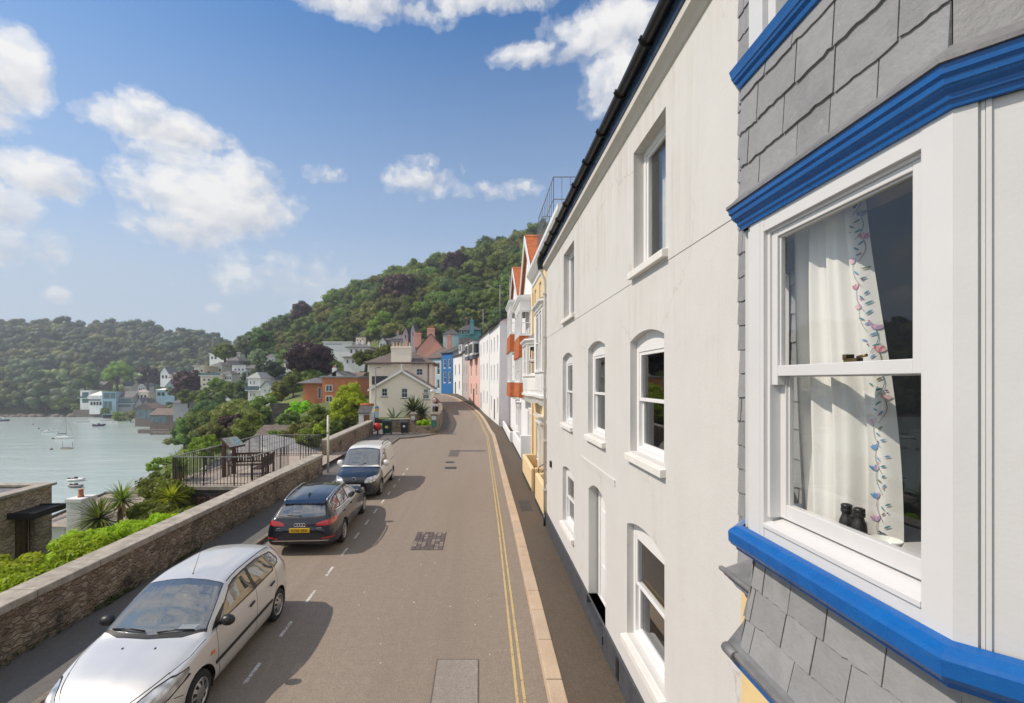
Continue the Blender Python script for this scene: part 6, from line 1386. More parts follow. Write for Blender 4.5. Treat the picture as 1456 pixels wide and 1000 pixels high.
SIDE = lambda c, n: abs(c.x) > .42 and abs(n.x) > .25
def silver_hatchback():
    # front 5.42, towards the camera
    root = empty('parked_car', (-4.62, 5.43, 0), R(.6), 'silver five door hatchback parked nearest, with a roof aerial and black side strips', 'car', 'cars parked beside the stone wall')
    rows = [(0.00, .22, .50, .60, .46, .63, .36, .645), (.04, .20, .62, .63, .57, .66, .45, .68), (.14, .19, .72, .68, .66, .715, .52, .735), (.35, .19, .79, .745, .72, .79, .57, .82), (.70, .19, .825, .83, .765, .875, .62, .905),
            (.97, .19, .835, .885, .785, .93, .66, .965), (1.07, .19, .836, .895, .787, .965, .70, 1.008), (1.35, .19, .838, .905, .79, 1.115, .665, 1.175), (1.65, .19, .84, .915, .79, 1.265, .625, 1.33), (1.86, .19, .84, .92, .79, 1.345, .595, 1.412),
            (2.30, .19, .84, .93, .785, 1.388, .578, 1.455), (2.90, .19, .84, .945, .775, 1.378, .562, 1.442), (3.35, .19, .83, .96, .76, 1.335, .542, 1.395), (3.60, .20, .81, .965, .735, 1.28, .515, 1.335),
            (3.72, .22, .79, .95, .71, 1.14, .53, 1.19), (3.82, .25, .76, .92, .68, 1.0, .56, 1.03), (3.89, .28, .72, .86, .64, .90, .54, .92), (3.92, .30, .66, .70, .58, .75, .45, .78)]
    b = CarBody(rows); L = 3.92
    ar = wheels_and_arches(b, root, (.80, 3.286), .292, .185, .82, 'cover', 9, 1.17)
    ws = [(-.70, 1.135), (-.45, 1.045), (0, 1.005), (.45, 1.045), (.70, 1.135), (.635, 1.50), (.575, 1.80), (.3, 1.835), (0, 1.845), (-.3, 1.835), (-.575, 1.80), (-.635, 1.50)]
    topc = lambda c, n: c.z > .93 and n.z > .2
    b.cut('cowl', 'top', [(-.73, 1.10), (-.45, .975), (0, .93), (.45, .975), (.73, 1.10), (.71, 1.16), (.45, 1.06), (0, 1.02), (-.45, 1.06), (-.71, 1.16)], topc)
    b.cut('trim', 'top', grow(ws, .012), topc); b.cut('windscreen', 'top', ws, topc)
    w1 = [(1.36, .972), (1.60, 1.125), (1.86, 1.282), (2.02, 1.318), (2.36, 1.335), (2.42, .985)]; w2 = [(2.50, .99), (2.445, 1.335), (2.80, 1.33), (3.04, 1.30), (3.20, 1.03), (3.18, 1.0)]; w3 = [(3.27, 1.035), (3.11, 1.293), (3.36, 1.255), (3.50, 1.10), (3.46, 1.055)]
    b.line('gap', 'side', [(1.24, .90), (1.20, .50), (1.27, .26), (2.33, .25), (2.47, .99), (2.40, 1.36)], .011, SIDE); b.line('gap', 'side', [(2.33, .25), (2.93, .27), (3.02, .50), (3.24, .72), (3.27, .98), (3.08, 1.33)], .011, SIDE)
    b.line('gap', 'side', [(1.24, .90), (1.30, .965)], .011, SIDE); b.line('gap', 'side', [(.32, .55), (.46, .50)], .01, SIDE)
    for w in (w1, w2, w3): b.cut('trim', 'side', grow(w, .022), SIDE)
    b.cut('trim', 'side', [(1.16, .935), (1.36, .95), (1.36, .99), (1.60, 1.14), (1.58, 1.15), (1.34, 1.05)], SIDE); b.cut('trim', 'side', [(2.36, .96), (2.54, .97), (2.47, 1.35), (2.33, 1.35)], SIDE)
    for i, w in enumerate((w1, w2, w3)): b.cut('side_window%d' % i, 'side', w, SIDE)
    b.cut('moulding', 'side', [(1.14, .475), (2.98, .50), (2.98, .548), (1.14, .525)], SIDE); b.cut('indicator', 'side', [(1.03, .66), (1.13, .655), (1.14, .70), (1.04, .71)], SIDE)
    fr_ = lambda c, n: c.y < .60
    hl = [(.43, .545), (.60, .54), (.745, .585), (.785, .655), (.795, .72), (.775, .762), (.69, .768), (.59, .735), (.50, .675), (.44, .61)]
    for s in (1, -1):
        p = [(s * x, z) for x, z in hl]; b.cut('lampgap', 'front', grow(p, .011), fr_); b.cut('headlight', 'front', p, fr_)
    b.line('gap', 'front', [(-.64, .80), (-.38, .66), (0, .645), (.38, .66), (.64, .80)], .010, lambda c, n: c.y < .5); b.cut('grille', 'front', [(-.33, .50), (.33, .50), (.36, .60), (-.36, .60)], fr_)
    for s in (1, -1): b.line('gap', 'top', [(s * .64, .42), (s * .735, .70), (s * .765, 1.02)], .010, lambda c, n: n.z > .3 and c.z > .6)
    for s in (1, -1): b.line('gap', 'top', [(s * .583, 1.87), (s * .570, 2.3), (s * .552, 2.9), (s * .525, 3.45)], .014, lambda c, n: c.z > 1.25 and n.z > .3)
    b.cut('trim', 'front', grow([(-.52, 1.02), (.52, 1.02), (.46, 1.28), (-.46, 1.28)], .03), lambda c, n: c.y > 3.55); b.cut('rear_window', 'front', [(-.52, 1.02), (.52, 1.02), (.46, 1.28), (-.46, 1.28)], lambda c, n: c.y > 3.55)
    b.cut('tail', 'side', [(3.53, 1.285), (3.64, 1.275), (3.80, 1.08), (3.87, .87), (3.81, .84), (3.70, 1.06)], lambda c, n: abs(c.x) > .40)
    PA = paint('silver_paint', (.64, .63, .615), .30, .38)
    spec = {'body': ('body', PA, None, 0, 0), '+body': ['gap', 'lampgap'], 'mat:gap': SHUT, 'mat:lampgap': SHUT, 'cowl': ('cowl_panel', TRIM, None, 0, .004), 'trim': ('window_trim', TRIM, None, 0, .001), 'windscreen': ('windscreen', CARGLASS, None, 0, .002), 'rear_window': ('rear_window', CARGLASS, None, 0, .003),
            'moulding': ('side_moulding', TRIM, None, 'LR', -.008), 'indicator': ('side_indicator', ORANGELENS, None, 'LR', -.004), 'headlight': ('headlight', HEADLAMP, None, 'LR', .002), 'grille': ('grille', TRIM, None, 0, .004), 'tail': ('tail_light', REDLENS, None, 'LR', -.002)}
    for i in range(3): spec['side_window%d' % i] = ('side_window', CARGLASS, None, 'LR', .003)
    finish_common(b, root, spec, ar); underbody(root, L, .84, .2)
    interior(root, 1.35, 2.10, 2.95, .25, .93, .66, .62)
    for s in (1, -1):
        mirror(root, s * .80, 1.36, 1.0, s, TRIM)
        for y in (2.25, 3.02): q = MB(); q.bar((s * .832, y - .08, .80), (s * .828, y + .08, .815), .022, .034); q.build('door_handle', TRIM, root, local=True, bevel=.006)
    a = MB(); a.lathe([(.018, 1.405), (.014, 1.425), (.006, 1.44)], (0, 1.97, 0), n=10); a.tube([(0, 1.97, 1.435), (0, 2.10, 1.62), (0, 2.24, 1.83)], [.005, .0035, .0025], 6); a.build('aerial', BLACK, root, local=True)
    for (p, q, r) in (((-.60, 1.10, 1.012), (-.10, 1.035, 1.012), (.08, 1.17, 1.10)), ((.08, 1.02, 1.0), (.56, 1.085, 1.005), (.66, 1.20, 1.075))):
        w = MB(); w.tube([p, ((p[0] + q[0]) / 2, (p[1] + q[1]) / 2 - .0, (p[2] + q[2]) / 2 + .018), q], .012, 6); w.build('wiper', BLACK, root, local=True)
    for x in (-.22, .22): w = MB(); w.sphere((x, .78, .915), (.016, .022, .012), 8, 6); w.build('washer_jet', BLACK, root, local=True)
    pl = MB(); pl.box(-.26, .26, -.055, -.04, .36, .47); pl.build('number_plate', mat('plate_white', (.7, .7, .68), .4), root, local=True)
    pp = MB(); pp.hexa([(-4.34, 6.56, .985), (-4.10, 6.58, .985), (-4.09, 6.68, 1.0), (-4.33, 6.66, 1.0), (-4.34, 6.56, .987), (-4.10, 6.58, .987), (-4.09, 6.68, 1.003), (-4.33, 6.66, 1.003)]); tag(pp.build('paper', mat('paper_white', (.75, .8, .78), .6)), 'white paper permit lying on the dashboard of the silver hatchback', 'paper')
silver_hatchback()

def navy_estate():
    root = empty('parked_car', (-4.93, 16.62, 0), R(180 + 3.0), 'dark navy estate car with silver roof rails and a yellow rear number plate', 'car', 'cars parked beside the stone wall')
    rows = [(0, .25, .55, .62, .5, .66, .4, .68), (.05, .22, .70, .66, .62, .70, .48, .72), (.2, .2, .82, .72, .72, .76, .55, .785), (.6, .2, .895, .82, .81, .86, .62, .885), (1.2, .2, .915, .92, .83, .95, .68, .985), (1.45, .2, .917, .945, .835, .985, .70, 1.02), (1.75, .2, .918, .955, .835, 1.11, .68, 1.16),
            (2.1, .2, .92, .965, .83, 1.25, .645, 1.31), (2.4, .2, .92, .97, .825, 1.33, .62, 1.395), (2.9, .2, .92, .975, .82, 1.365, .605, 1.43), (3.6, .2, .92, .985, .81, 1.345, .585, 1.415), (4.1, .2, .905, .995, .79, 1.29, .565, 1.36), (4.34, .22, .885, 1.0, .77, 1.24, .55, 1.305),
            (4.45, .24, .87, .985, .755, 1.14, .60, 1.19), (4.58, .26, .85, .955, .745, 1.0, .64, 1.03), (4.65, .28, .835, .92, .73, .945, .62, .96), (4.70, .30, .80, .80, .70, .83, .56, .85), (4.73, .32, .72, .66, .62, .7, .47, .72)]
    b = CarBody(rows); L = 4.73
    ar = wheels_and_arches(b, root, (.88, 3.70), .325, .225, .91, 'spoke', 10, 1.13)
    topc = lambda c, n: c.z > .95 and n.z > .2 and c.y < 2.6
    ws = [(-.72, 1.56), (-.4, 1.47), (0, 1.44), (.4, 1.47), (.72, 1.56), (.60, 2.33), (.3, 2.37), (0, 2.38), (-.3, 2.37), (-.60, 2.33)]; b.cut('trim', 'top', grow(ws, .015), topc); b.cut('windscreen', 'top', ws, topc)
    w1 = [(1.86, 1.01), (2.15, 1.17), (2.42, 1.28), (2.60, 1.32), (2.80, 1.335), (2.82, 1.025)]; w2 = [(2.90, 1.028), (2.88, 1.338), (3.30, 1.335), (3.55, 1.32), (3.66, 1.05), (3.64, 1.035)]; w3 = [(3.74, 1.055), (3.62, 1.318), (3.95, 1.275), (4.14, 1.225), (4.20, 1.09), (4.14, 1.06)]
    allw = [(1.80, .995), (2.15, 1.19), (2.42, 1.302), (2.60, 1.342), (2.9, 1.36), (3.30, 1.357), (3.62, 1.34), (3.95, 1.297), (4.17, 1.24), (4.235, 1.085), (4.15, 1.043), (3.66, 1.015)]
    b.line('gap', 'side', [(1.62, .93), (1.56, .55), (1.66, .30), (2.74, .28), (2.86, 1.0)], .012, SIDE); b.line('gap', 'side', [(2.74, .28), (3.28, .30), (3.42, .55), (3.68, .85), (3.70, 1.01)], .012, SIDE)
    b.cut('chrome', 'side', grow(allw, .016), SIDE); b.cut('trim', 'side', allw, SIDE)
    for i, w in enumerate((w1, w2, w3)): b.cut('side_window%d' % i, 'side', w, SIDE)
    rc = lambda c, n: c.y > 4.2
    rw = [(-.62, 1.005), (-.3, .985), (0, .98), (.3, .985), (.62, 1.005), (.56, 1.20), (.50, 1.262), (0, 1.275), (-.50, 1.262), (-.56, 1.20)]
    b.cut('trim', 'front', grow(rw, .035), lambda c, n: c.y > 4.25 and n.y > .1); b.cut('rear_window', 'front', rw, lambda c, n: c.y > 4.25 and n.y > .1)
    b.line('gap', 'front', [(-.70, .86), (-.66, .60), (.66, .60), (.70, .86)], .010, lambda c, n: c.y > 4.4)
    for s in (1, -1):
        b.cut('tail', 'front', [(s * x, z) for x, z in [(.40, .775), (.62, .77), (.80, .80), (.93, .86), (.93, .925), (.76, .925), (.56, .885), (.42, .84)]], lambda c, n: c.y > 4.15); b.cut('reflector', 'front', [(s * .56, .44), (s * .86, .47), (s * .86, .505), (s * .56, .475)], lambda c, n: c.y > 4.3)
        b.cut('headlight', 'front', [(s * x, z) for x, z in [(.42, .62), (.78, .68), (.82, .78), (.6, .76), (.44, .70)]], lambda c, n: c.y < .7)
    b.cut('valance', 'front', [(-.86, .24), (.86, .24), (.86, .37), (-.86, .37)], lambda c, n: c.y > 4.3); b.line('chrome', 'front', [(-.74, .40), (.74, .40)], .018, lambda c, n: c.y > 4.45); b.cut('grille', 'front', [(-.38, .36), (.38, .36), (.46, .52), (.38, .66), (-.38, .66), (-.46, .52)], lambda c, n: c.y < .4)
    PA = paint('navy_paint', (.005, .008, .018), .16, .15, .1)
    spec = {'body': ('body', PA, None, 0, 0), '+body': ['gap'], 'mat:gap': SHUT, 'chrome': ('chrome_trim', CHROME, None, 0, -.002), 'trim': ('window_trim', TRIM, None, 0, .001), 'windscreen': ('windscreen', CARGLASS, None, 0, .002), 'rear_window': ('rear_window', CARGLASS, None, 0, .003), 'headlight': ('headlight', HEADLAMP, None, 'LR', .002), 'grille': ('grille', TRIM, None, 0, .004), 'tail': ('tail_light', REDLENS, None, 'LR', -.003), 'reflector': ('rear_reflector', REDLENS, None, 'LR', -.003), 'valance': ('rear_valance', TRIM, None, 0, 0)}
    for i in range(3): spec['side_window%d' % i] = ('side_window', CARGLASS, None, 'LR', .003)
    finish_common(b, root, spec, ar); underbody(root, L, .9, .22); interior(root, 1.85, 2.65, 3.5, .28, .99, .7, .62, pale=SEATPALE)
    for s in (1, -1):
        mirror(root, s * .86, 1.98, 1.03, s, PA, (.2, .12, .14))
        for y in (2.66, 3.5): q = MB(); q.bar((s * .90, y - .09, .845), (s * .895, y + .09, .86), .022, .034); q.build('door_handle', PA, root, local=True, bevel=.006)
        q = MB(); q.tube([(s * .60, 2.42, 1.36), (s * .605, 2.52, 1.425), (s * .60, 2.9, 1.435), (s * .585, 3.6, 1.42), (s * .56, 4.15, 1.355), (s * .555, 4.25, 1.30)], .018, 8); q.build('roof_rail', ALLOY, root, local=True)
    sp = MB(); sp.hexa([(-.56, 4.22, 1.30), (.56, 4.22, 1.30), (.53, 4.42, 1.265), (-.53, 4.42, 1.265), (-.55, 4.22, 1.338), (.55, 4.22, 1.338), (.52, 4.43, 1.285), (-.52, 4.43, 1.285)]); sp.build('roof_spoiler', PA, root, local=True, bevel=.01)
    fin = MB(); fin.hexa([(-.02, 3.78, 1.39), (.02, 3.78, 1.39), (.025, 3.98, 1.37), (-.025, 3.98, 1.37), (-.004, 3.91, 1.46), (.004, 3.91, 1.46), (.005, 3.97, 1.455), (-.005, 3.97, 1.455)]); fin.build('shark_fin_aerial', BLACK, root, local=True, bevel=.004)
    wp = MB(); wp.tube([(0, 4.62, 1.0), (.06, 4.61, 1.01), (.36, 4.60, 1.018)], [.02, .012, .007], 6); wp.build('rear_wiper', BLACK, root, local=True)
    Y = mat('plate_yellow', (.72, .45, .02), .45, .03, 9); zc = .665; pl = MB(); pl.box(-.26, .26, 4.735, 4.765, zc - .056, zc + .056); po = pl.build('number_plate', Y, root, local=True, bevel=.004)
    text_mesh('KT65 EEX', .096, 'plate_lettering', BLACK, po, Matrix.Translation((0, 4.767, zc - .002)) @ Matrix.Rotation(math.pi, 4, 'Z') @ Matrix.Rotation(R(90), 4, 'X') @ Matrix.Diagonal((1.0, 1, 1, 1)))
    rg = MB(); 
    for i in range(4):
        c = (-.10 + i * .067, 4.725, .80); n = 22; pts = [(c[0] + .043 * math.cos(2 * math.pi * j / n), c[1], c[2] + .043 * math.sin(2 * math.pi * j / n)) for j in range(n + 1)]; rg.tube(pts, .0075, 6)
    rg.build('four_ring_badge', CHROME, root, local=True)
    for x, w_ in ((.55, .09), (-.5, .13)): q = MB(); q.box(x - w_ / 2, x + w_ / 2, 4.725, 4.74, .715, .735); q.build('model_badge', CHROME, root, local=True)
navy_estate()

def white_van():
    root = empty('parked_van', (-4.80, 17.45, 0), R(1.2), 'small white panel van with a dark navy bonnet and black roof rails', 'van', 'cars parked beside the stone wall')
    rows = [(0, .25, .55, .70, .48, .74, .38, .76), (.06, .22, .70, .75, .62, .79, .48, .82), (.2, .2, .80, .82, .70, .87, .54, .90), (.55, .2, .87, .93, .77, .98, .60, 1.01), (.95, .2, .89, 1.02, .80, 1.07, .65, 1.10), (1.05, .2, .89, 1.04, .80, 1.12, .70, 1.16), (1.35, .2, .895, 1.06, .81, 1.34, .70, 1.40), (1.62, .2, .895, 1.07, .815, 1.55, .68, 1.62), (1.82, .2, .895, 1.08, .82, 1.68, .665, 1.75),
            (2.2, .2, .895, 1.09, .83, 1.75, .67, 1.81), (3.0, .2, .895, 1.1, .84, 1.76, .68, 1.825), (3.8, .2, .895, 1.1, .84, 1.74, .68, 1.80), (4.2, .22, .885, 1.1, .83, 1.69, .66, 1.75), (4.32, .24, .87, 1.08, .82, 1.55, .69, 1.6), (4.38, .26, .86, 1.0, .80, 1.2, .70, 1.22), (4.405, .3, .82, .8, .74, .85, .6, .86)]
    b = CarBody(rows, 100, 72); L = 4.405
    ar = wheels_and_arches(b, root, (.87, 3.55), .318, .2, .88, 'cover', 7, 1.15)
    b.cut('navy', 'side', [(-.1, .15), (1.22, .15), (1.22, .80), (1.14, 1.02), (1.02, 1.09), (.95, 1.13), (-.1, 1.13)])
    topc = lambda c, n: c.z > 1.0 and n.z > .2 and c.y < 2.0
    ws = [(-.74, 1.13), (-.4, 1.05), (0, 1.02), (.4, 1.05), (.74, 1.13), (.70, 1.45), (.635, 1.76), (.3, 1.80), (0, 1.81), (-.3, 1.80), (-.635, 1.76), (-.70, 1.45)]; b.cut('trim', 'top', grow(ws, .02), topc); b.cut('windscreen', 'top', ws, topc)
    w1 = [(1.50, 1.13), (1.72, 1.40), (1.90, 1.60), (2.30, 1.64), (2.34, 1.13)]; b.cut('trim', 'side', grow(w1, .025), SIDE); b.cut('trim', 'side', [(1.24, 1.10), (1.52, 1.11), (1.74, 1.42), (1.66, 1.42)], SIDE); b.cut('side_window', 'side', w1, SIDE)
    b.line('gap', 'side', [(1.30, 1.08), (1.26, .60), (1.30, .30), (2.36, .30), (2.42, 1.10), (2.36, 1.68)], .012, SIDE); b.line('gap', 'side', [(3.50, 1.05), (3.5, 1.68), (2.5, 1.70), (2.46, .30), (3.0, .30)], .012, SIDE); b.line('gap', 'side', [(3.0, 1.02), (4.33, 1.02)], .02, SIDE)
    b.cut('moulding', 'side', [(1.3, .52), (3.15, .52), (3.15, .60), (1.3, .60)], SIDE)
    hl = [(.40, .655), (.62, .655), (.78, .70), (.83, .79), (.84, .87), (.70, .875), (.48, .83), (.41, .76)]
    for s in (1, -1): p = [(s * x, z) for x, z in hl]; b.cut('lampgap', 'front', grow(p, .012), lambda c, n: c.y < .75); b.cut('headlight', 'front', p, lambda c, n: c.y < .75)
    b.cut('grille', 'front', [(-.37, .67), (.37, .67), (.37, .755), (-.37, .755)], lambda c, n: c.y < .4); b.cut('grille', 'front', [(-.5, .36), (.5, .36), (.5, .48), (-.5, .48)], lambda c, n: c.y < .4)
    PW = paint('van_white', (.74, .735, .71), .3, 0, .02); PN = paint('van_navy', (.010, .013, .022), .25, .1, .1)
    spec = {'body': ('body', PW, None, 0, 0), '+body': ['gap', 'navy', 'lampgap'], 'mat:gap': SHUT, 'mat:navy': PN, 'mat:lampgap': SHUT, 'trim': ('window_trim', TRIM, None, 0, .001), 'windscreen': ('windscreen', CARGLASS, None, 0, .002), 'side_window': ('side_window', CARGLASS, None, 'LR', .003), 'moulding': ('side_moulding', TRIM, None, 'LR', -.01), 'headlight': ('headlight', HEADLAMP, None, 'LR', -.001), 'grille': ('grille', TRIM, None, 0, .003)}
    finish_common(b, root, spec, ar); underbody(root, L, .88, .22); interior(root, 1.5, 2.2, 2.9, .35, 1.08, .68, .72, rear=False)
    bk = MB(); bk.box(-.74, .74, 2.62, 2.65, .4, 1.66); bk.build('bulkhead', SEAT, root, local=True)
    for s in (1, -1):
        mirror(root, s * .85, 1.52, 1.16, s, PW, (.22, .14, .22)); q = MB(); q.bar((s * .872, 2.12, .98), (s * .872, 2.28, .985), .022, .034); q.build('door_handle', TRIM, root, local=True, bevel=.006)
        q = MB(); q.tube([(s * .60, 2.55, 1.80), (s * .60, 2.62, 1.86), (s * .60, 3.1, 1.865), (s * .60, 4.0, 1.84), (s * .59, 4.08, 1.78)], .02, 8); q.build('roof_rail', BLACK, root, local=True)
    w = MB(); w.tube([(-.5, 1.09, 1.13), (.0, 1.05, 1.15), (.2, 1.12, 1.22)], .012, 6); w.build('wiper', BLACK, root, local=True); w = MB(); w.tube([(.1, 1.04, 1.13), (.6, 1.1, 1.14)], .012, 6); w.build('wiper', BLACK, root, local=True)
    n = 22; bd = MB(); c = Vector((0, -.005, .80)); bd.tube([c + Vector((.068 * math.cos(2 * math.pi * j / n), 0, .068 * math.sin(2 * math.pi * j / n))) for j in range(n + 1)], .009, 6)
    for pts in (((-.03, .055), (0, .008)), ((0, .008), (.03, .055)), ((-.055, .03), (-.028, -.05)), ((-.028, -.05), (0, -.004)), ((0, -.004), (.028, -.05)), ((.028, -.05), (.055, .03))): bd.bar(c + Vector((pts[0][0], 0, pts[0][1])), c + Vector((pts[1][0], 0, pts[1][1])), .014, .012)
    bd.build('round_badge', CHROME, root, local=True); pl = MB(); pl.box(-.26, .26, -.06, -.045, .50, .61); pl.build('number_plate', mat('plate_white', (.7, .7, .68), .4), root, local=True)
white_van()
# ================================================================ trees, shrubs, hedges
BARK = mat('bark', (.09, .07, .05), .9, .35, 6, .6, 20)
LG = {'mid': leaf_mat('leaf_mid', (0.155, 0.215, 0.04), .3, .4), 'dark': leaf_mat('leaf_dark', (0.1, 0.15, 0.046), .3, .4), 'olive': leaf_mat('leaf_olive', (0.2, 0.225, 0.048), .3, .4), 'bright': leaf_mat('leaf_bright', (.34, .52, .020), .3, .5),
      'acid': leaf_mat('leaf_acid', (.33, .39, .02), .3, .5), 'copper': leaf_mat('leaf_copper', (0.044, 0.021, 0.024), .35, .2, (.060, .026, .029)), 'grey': leaf_mat('leaf_greygreen', (0.22, 0.27, 0.15), .3, .4), 'lime': leaf_mat('leaf_lime', (0.2, 0.275, 0.036), .3, .45), 'cedar': leaf_mat('leaf_cedar', (0.05, 0.08, 0.042))}
def leaf_arrays(rng, rx, ry, rz, clumps, per, leaf, zc, droop=.0, shell=(.55, .95), cr=(.26, .40), base_cut=-.55, aspect=.6, core=True, taper=0, fuzz=(.78, 1.12)):
    """crown: clumps of leaf blades over small solid cores spread through an ellipsoid"""
    V = []; Fq = []; nv = 0; R0 = np.array([rx, ry, rz])
    for _ in range(clumps):
        while True:
            d = rng.normal(size=3); d /= np.linalg.norm(d)
            if d[2] > base_cut: break
        q = d * rng.uniform(*shell)
        if taper: q[:2] *= 1 - taper * max(0, q[2])
        c = q * R0; r = rng.uniform(*cr) * (rx + rz) / 2; c[2] += zc
        u = rng.normal(size=(per, 3)); u /= np.linalg.norm(u, axis=1)[:, None]; u[:, 2] = np.where(u[:, 2] < -.35, -u[:, 2], u[:, 2])
        p = c + u * np.array([1, 1, .8]) * r * rng.uniform(*fuzz, (per, 1))
        n = u + rng.normal(size=(per, 3)) * .45; n /= np.linalg.norm(n, axis=1)[:, None]
        t = np.cross(n, rng.normal(size=(per, 3))); t /= np.linalg.norm(t, axis=1)[:, None] + 1e-9; b = np.cross(n, t)
        s = leaf * rng.uniform(.6, 1.4, (per, 1)); a = t * s; e = b * s * aspect
        V.append(np.stack([p - a, p - e * .9, p + a, p + e], 1).reshape(-1, 3)); i = nv + np.arange(per)[:, None] * 4 + np.arange(4); Fq.append(i); nv += per * 4
        if core:
            nu, nz = 7, 5; th = np.linspace(.15, math.pi - .15, nz); ph = np.arange(nu) / nu * 2 * math.pi
            sp = np.stack([np.outer(np.sin(th), np.cos(ph)), np.outer(np.sin(th), np.sin(ph)), np.outer(np.cos(th), np.ones(nu)) * .8], -1).reshape(-1, 3) * r * .80 * rng.uniform(.9, 1.1, (nu * nz, 1)) + c
            V.append(sp); k = np.array([[j * nu + m, (j + 1) * nu + m, (j + 1) * nu + (m + 1) % nu, j * nu + (m + 1) % nu] for j in range(nz - 1) for m in range(nu)]) + nv; Fq.append(k); nv += nu * nz
    return np.concatenate(V), np.concatenate(Fq)
def mesh_from(name, v, f, mats, mi=None, smooth=False):
    me = bpy.data.meshes.new(name); me.vertices.add(len(v)); me.vertices.foreach_set('co', np.asarray(v, np.float32).ravel()); me.loops.add(f.size); me.loops.foreach_set('vertex_index', f.ravel().astype(np.int32))
    me.polygons.add(len(f)); me.polygons.foreach_set('loop_start', np.arange(0, f.size, 4, dtype=np.int32)); me.polygons.foreach_set('loop_total', np.full(len(f), 4, np.int32))
    for m in mats: me.materials.append(m)
    if mi is not None: me.polygons.foreach_set('material_index', mi.astype(np.int32))
    me.update(calc_edges=True); me.validate(); return me
def trunk_mb(rng, h, r, spread, top):
    m = MB(); m.tube([(0, 0, -1.2), (rng.normal() * .05 * h, 0, h * .3), (rng.normal() * .05 * h, rng.normal() * .04 * h, h * .62), (0, 0, top)], [r * 1.25, r, r * .7, r * .25], 8)
    for i in range(6):
        a = rng.uniform(0, 6.28); z0 = h * rng.uniform(.3, .55); q = spread * rng.uniform(.45, .8); m.tube([(0, 0, z0), (math.cos(a) * q * .5, math.sin(a) * q * .5, z0 + h * .16), (math.cos(a) * q, math.sin(a) * q, z0 + h * rng.uniform(.22, .38))], [r * .5, r * .3, r * .1], 6)
    return m
# tree kinds for the woods: one mesh each (only their crowns show), shared by all the copies
TREEV = {}
def tree_variant(key, leafkey, rx, rz, clumps, per, leaf, seed, **kw):
    rng = np.random.default_rng(seed); zc = rz * .98; v, f = leaf_arrays(rng, rx, rx, rz, clumps, per, leaf, zc, **kw)
    m = trunk_mb(rng, rz * 2, rx * .06, rx, rz * 1.8); tv = np.array(m.v); tf = np.array([q for q in m.f if len(q) == 4])
    me = mesh_from('woodland_tree', np.concatenate([v, tv]), np.concatenate([f, tf + len(v)]), [LG[leafkey], BARK], np.concatenate([np.zeros(len(f)), np.ones(len(tf))])); TREEV[key] = (me, v, f, leafkey); return me
for i, lk in enumerate(['mid', 'dark', 'olive', 'mid', 'dark', 'olive', 'lime', 'mid']):
    tree_variant('w%d' % i, lk, [6.2, 5.6, 6.6, 5.2, 6.0, 5.8, 5.0, 7.0][i], [5.8, 6.2, 5.4, 6.0, 6.6, 5.2, 5.6, 6.4][i], [34, 30, 38, 28, 36, 32, 30, 40][i], 80, .36, 100 + i, cr=(.17, .33), fuzz=(.75, 1.35))
tree_variant('conifer', 'cedar', 2.6, 7.5, 40, 40, .4, 120, taper=.85, cr=(.14, .24), base_cut=-.9)
LG['farlight'] = leaf_mat('leaf_far_light', (0.31, 0.37, 0.12), .25, .35); LG['farblue'] = leaf_mat('leaf_far_blue', (0.15, 0.22, 0.11), .25, .35)
for i, lk in enumerate(['mid', 'olive', 'dark', 'grey', 'farlight', 'farblue']): tree_variant('f%d' % i, lk, [8.8, 8.2, 8.0, 7.0, 8.4, 9.2][i], [6.6, 6.2, 7.6, 6.6, 6.0, 7.4][i], [17, 15, 16, 15, 15, 18][i], 44, .46, 140 + i, cr=(.34, .50), shell=(.5, .82), fuzz=(.82, 1.12), base_cut=-.8)

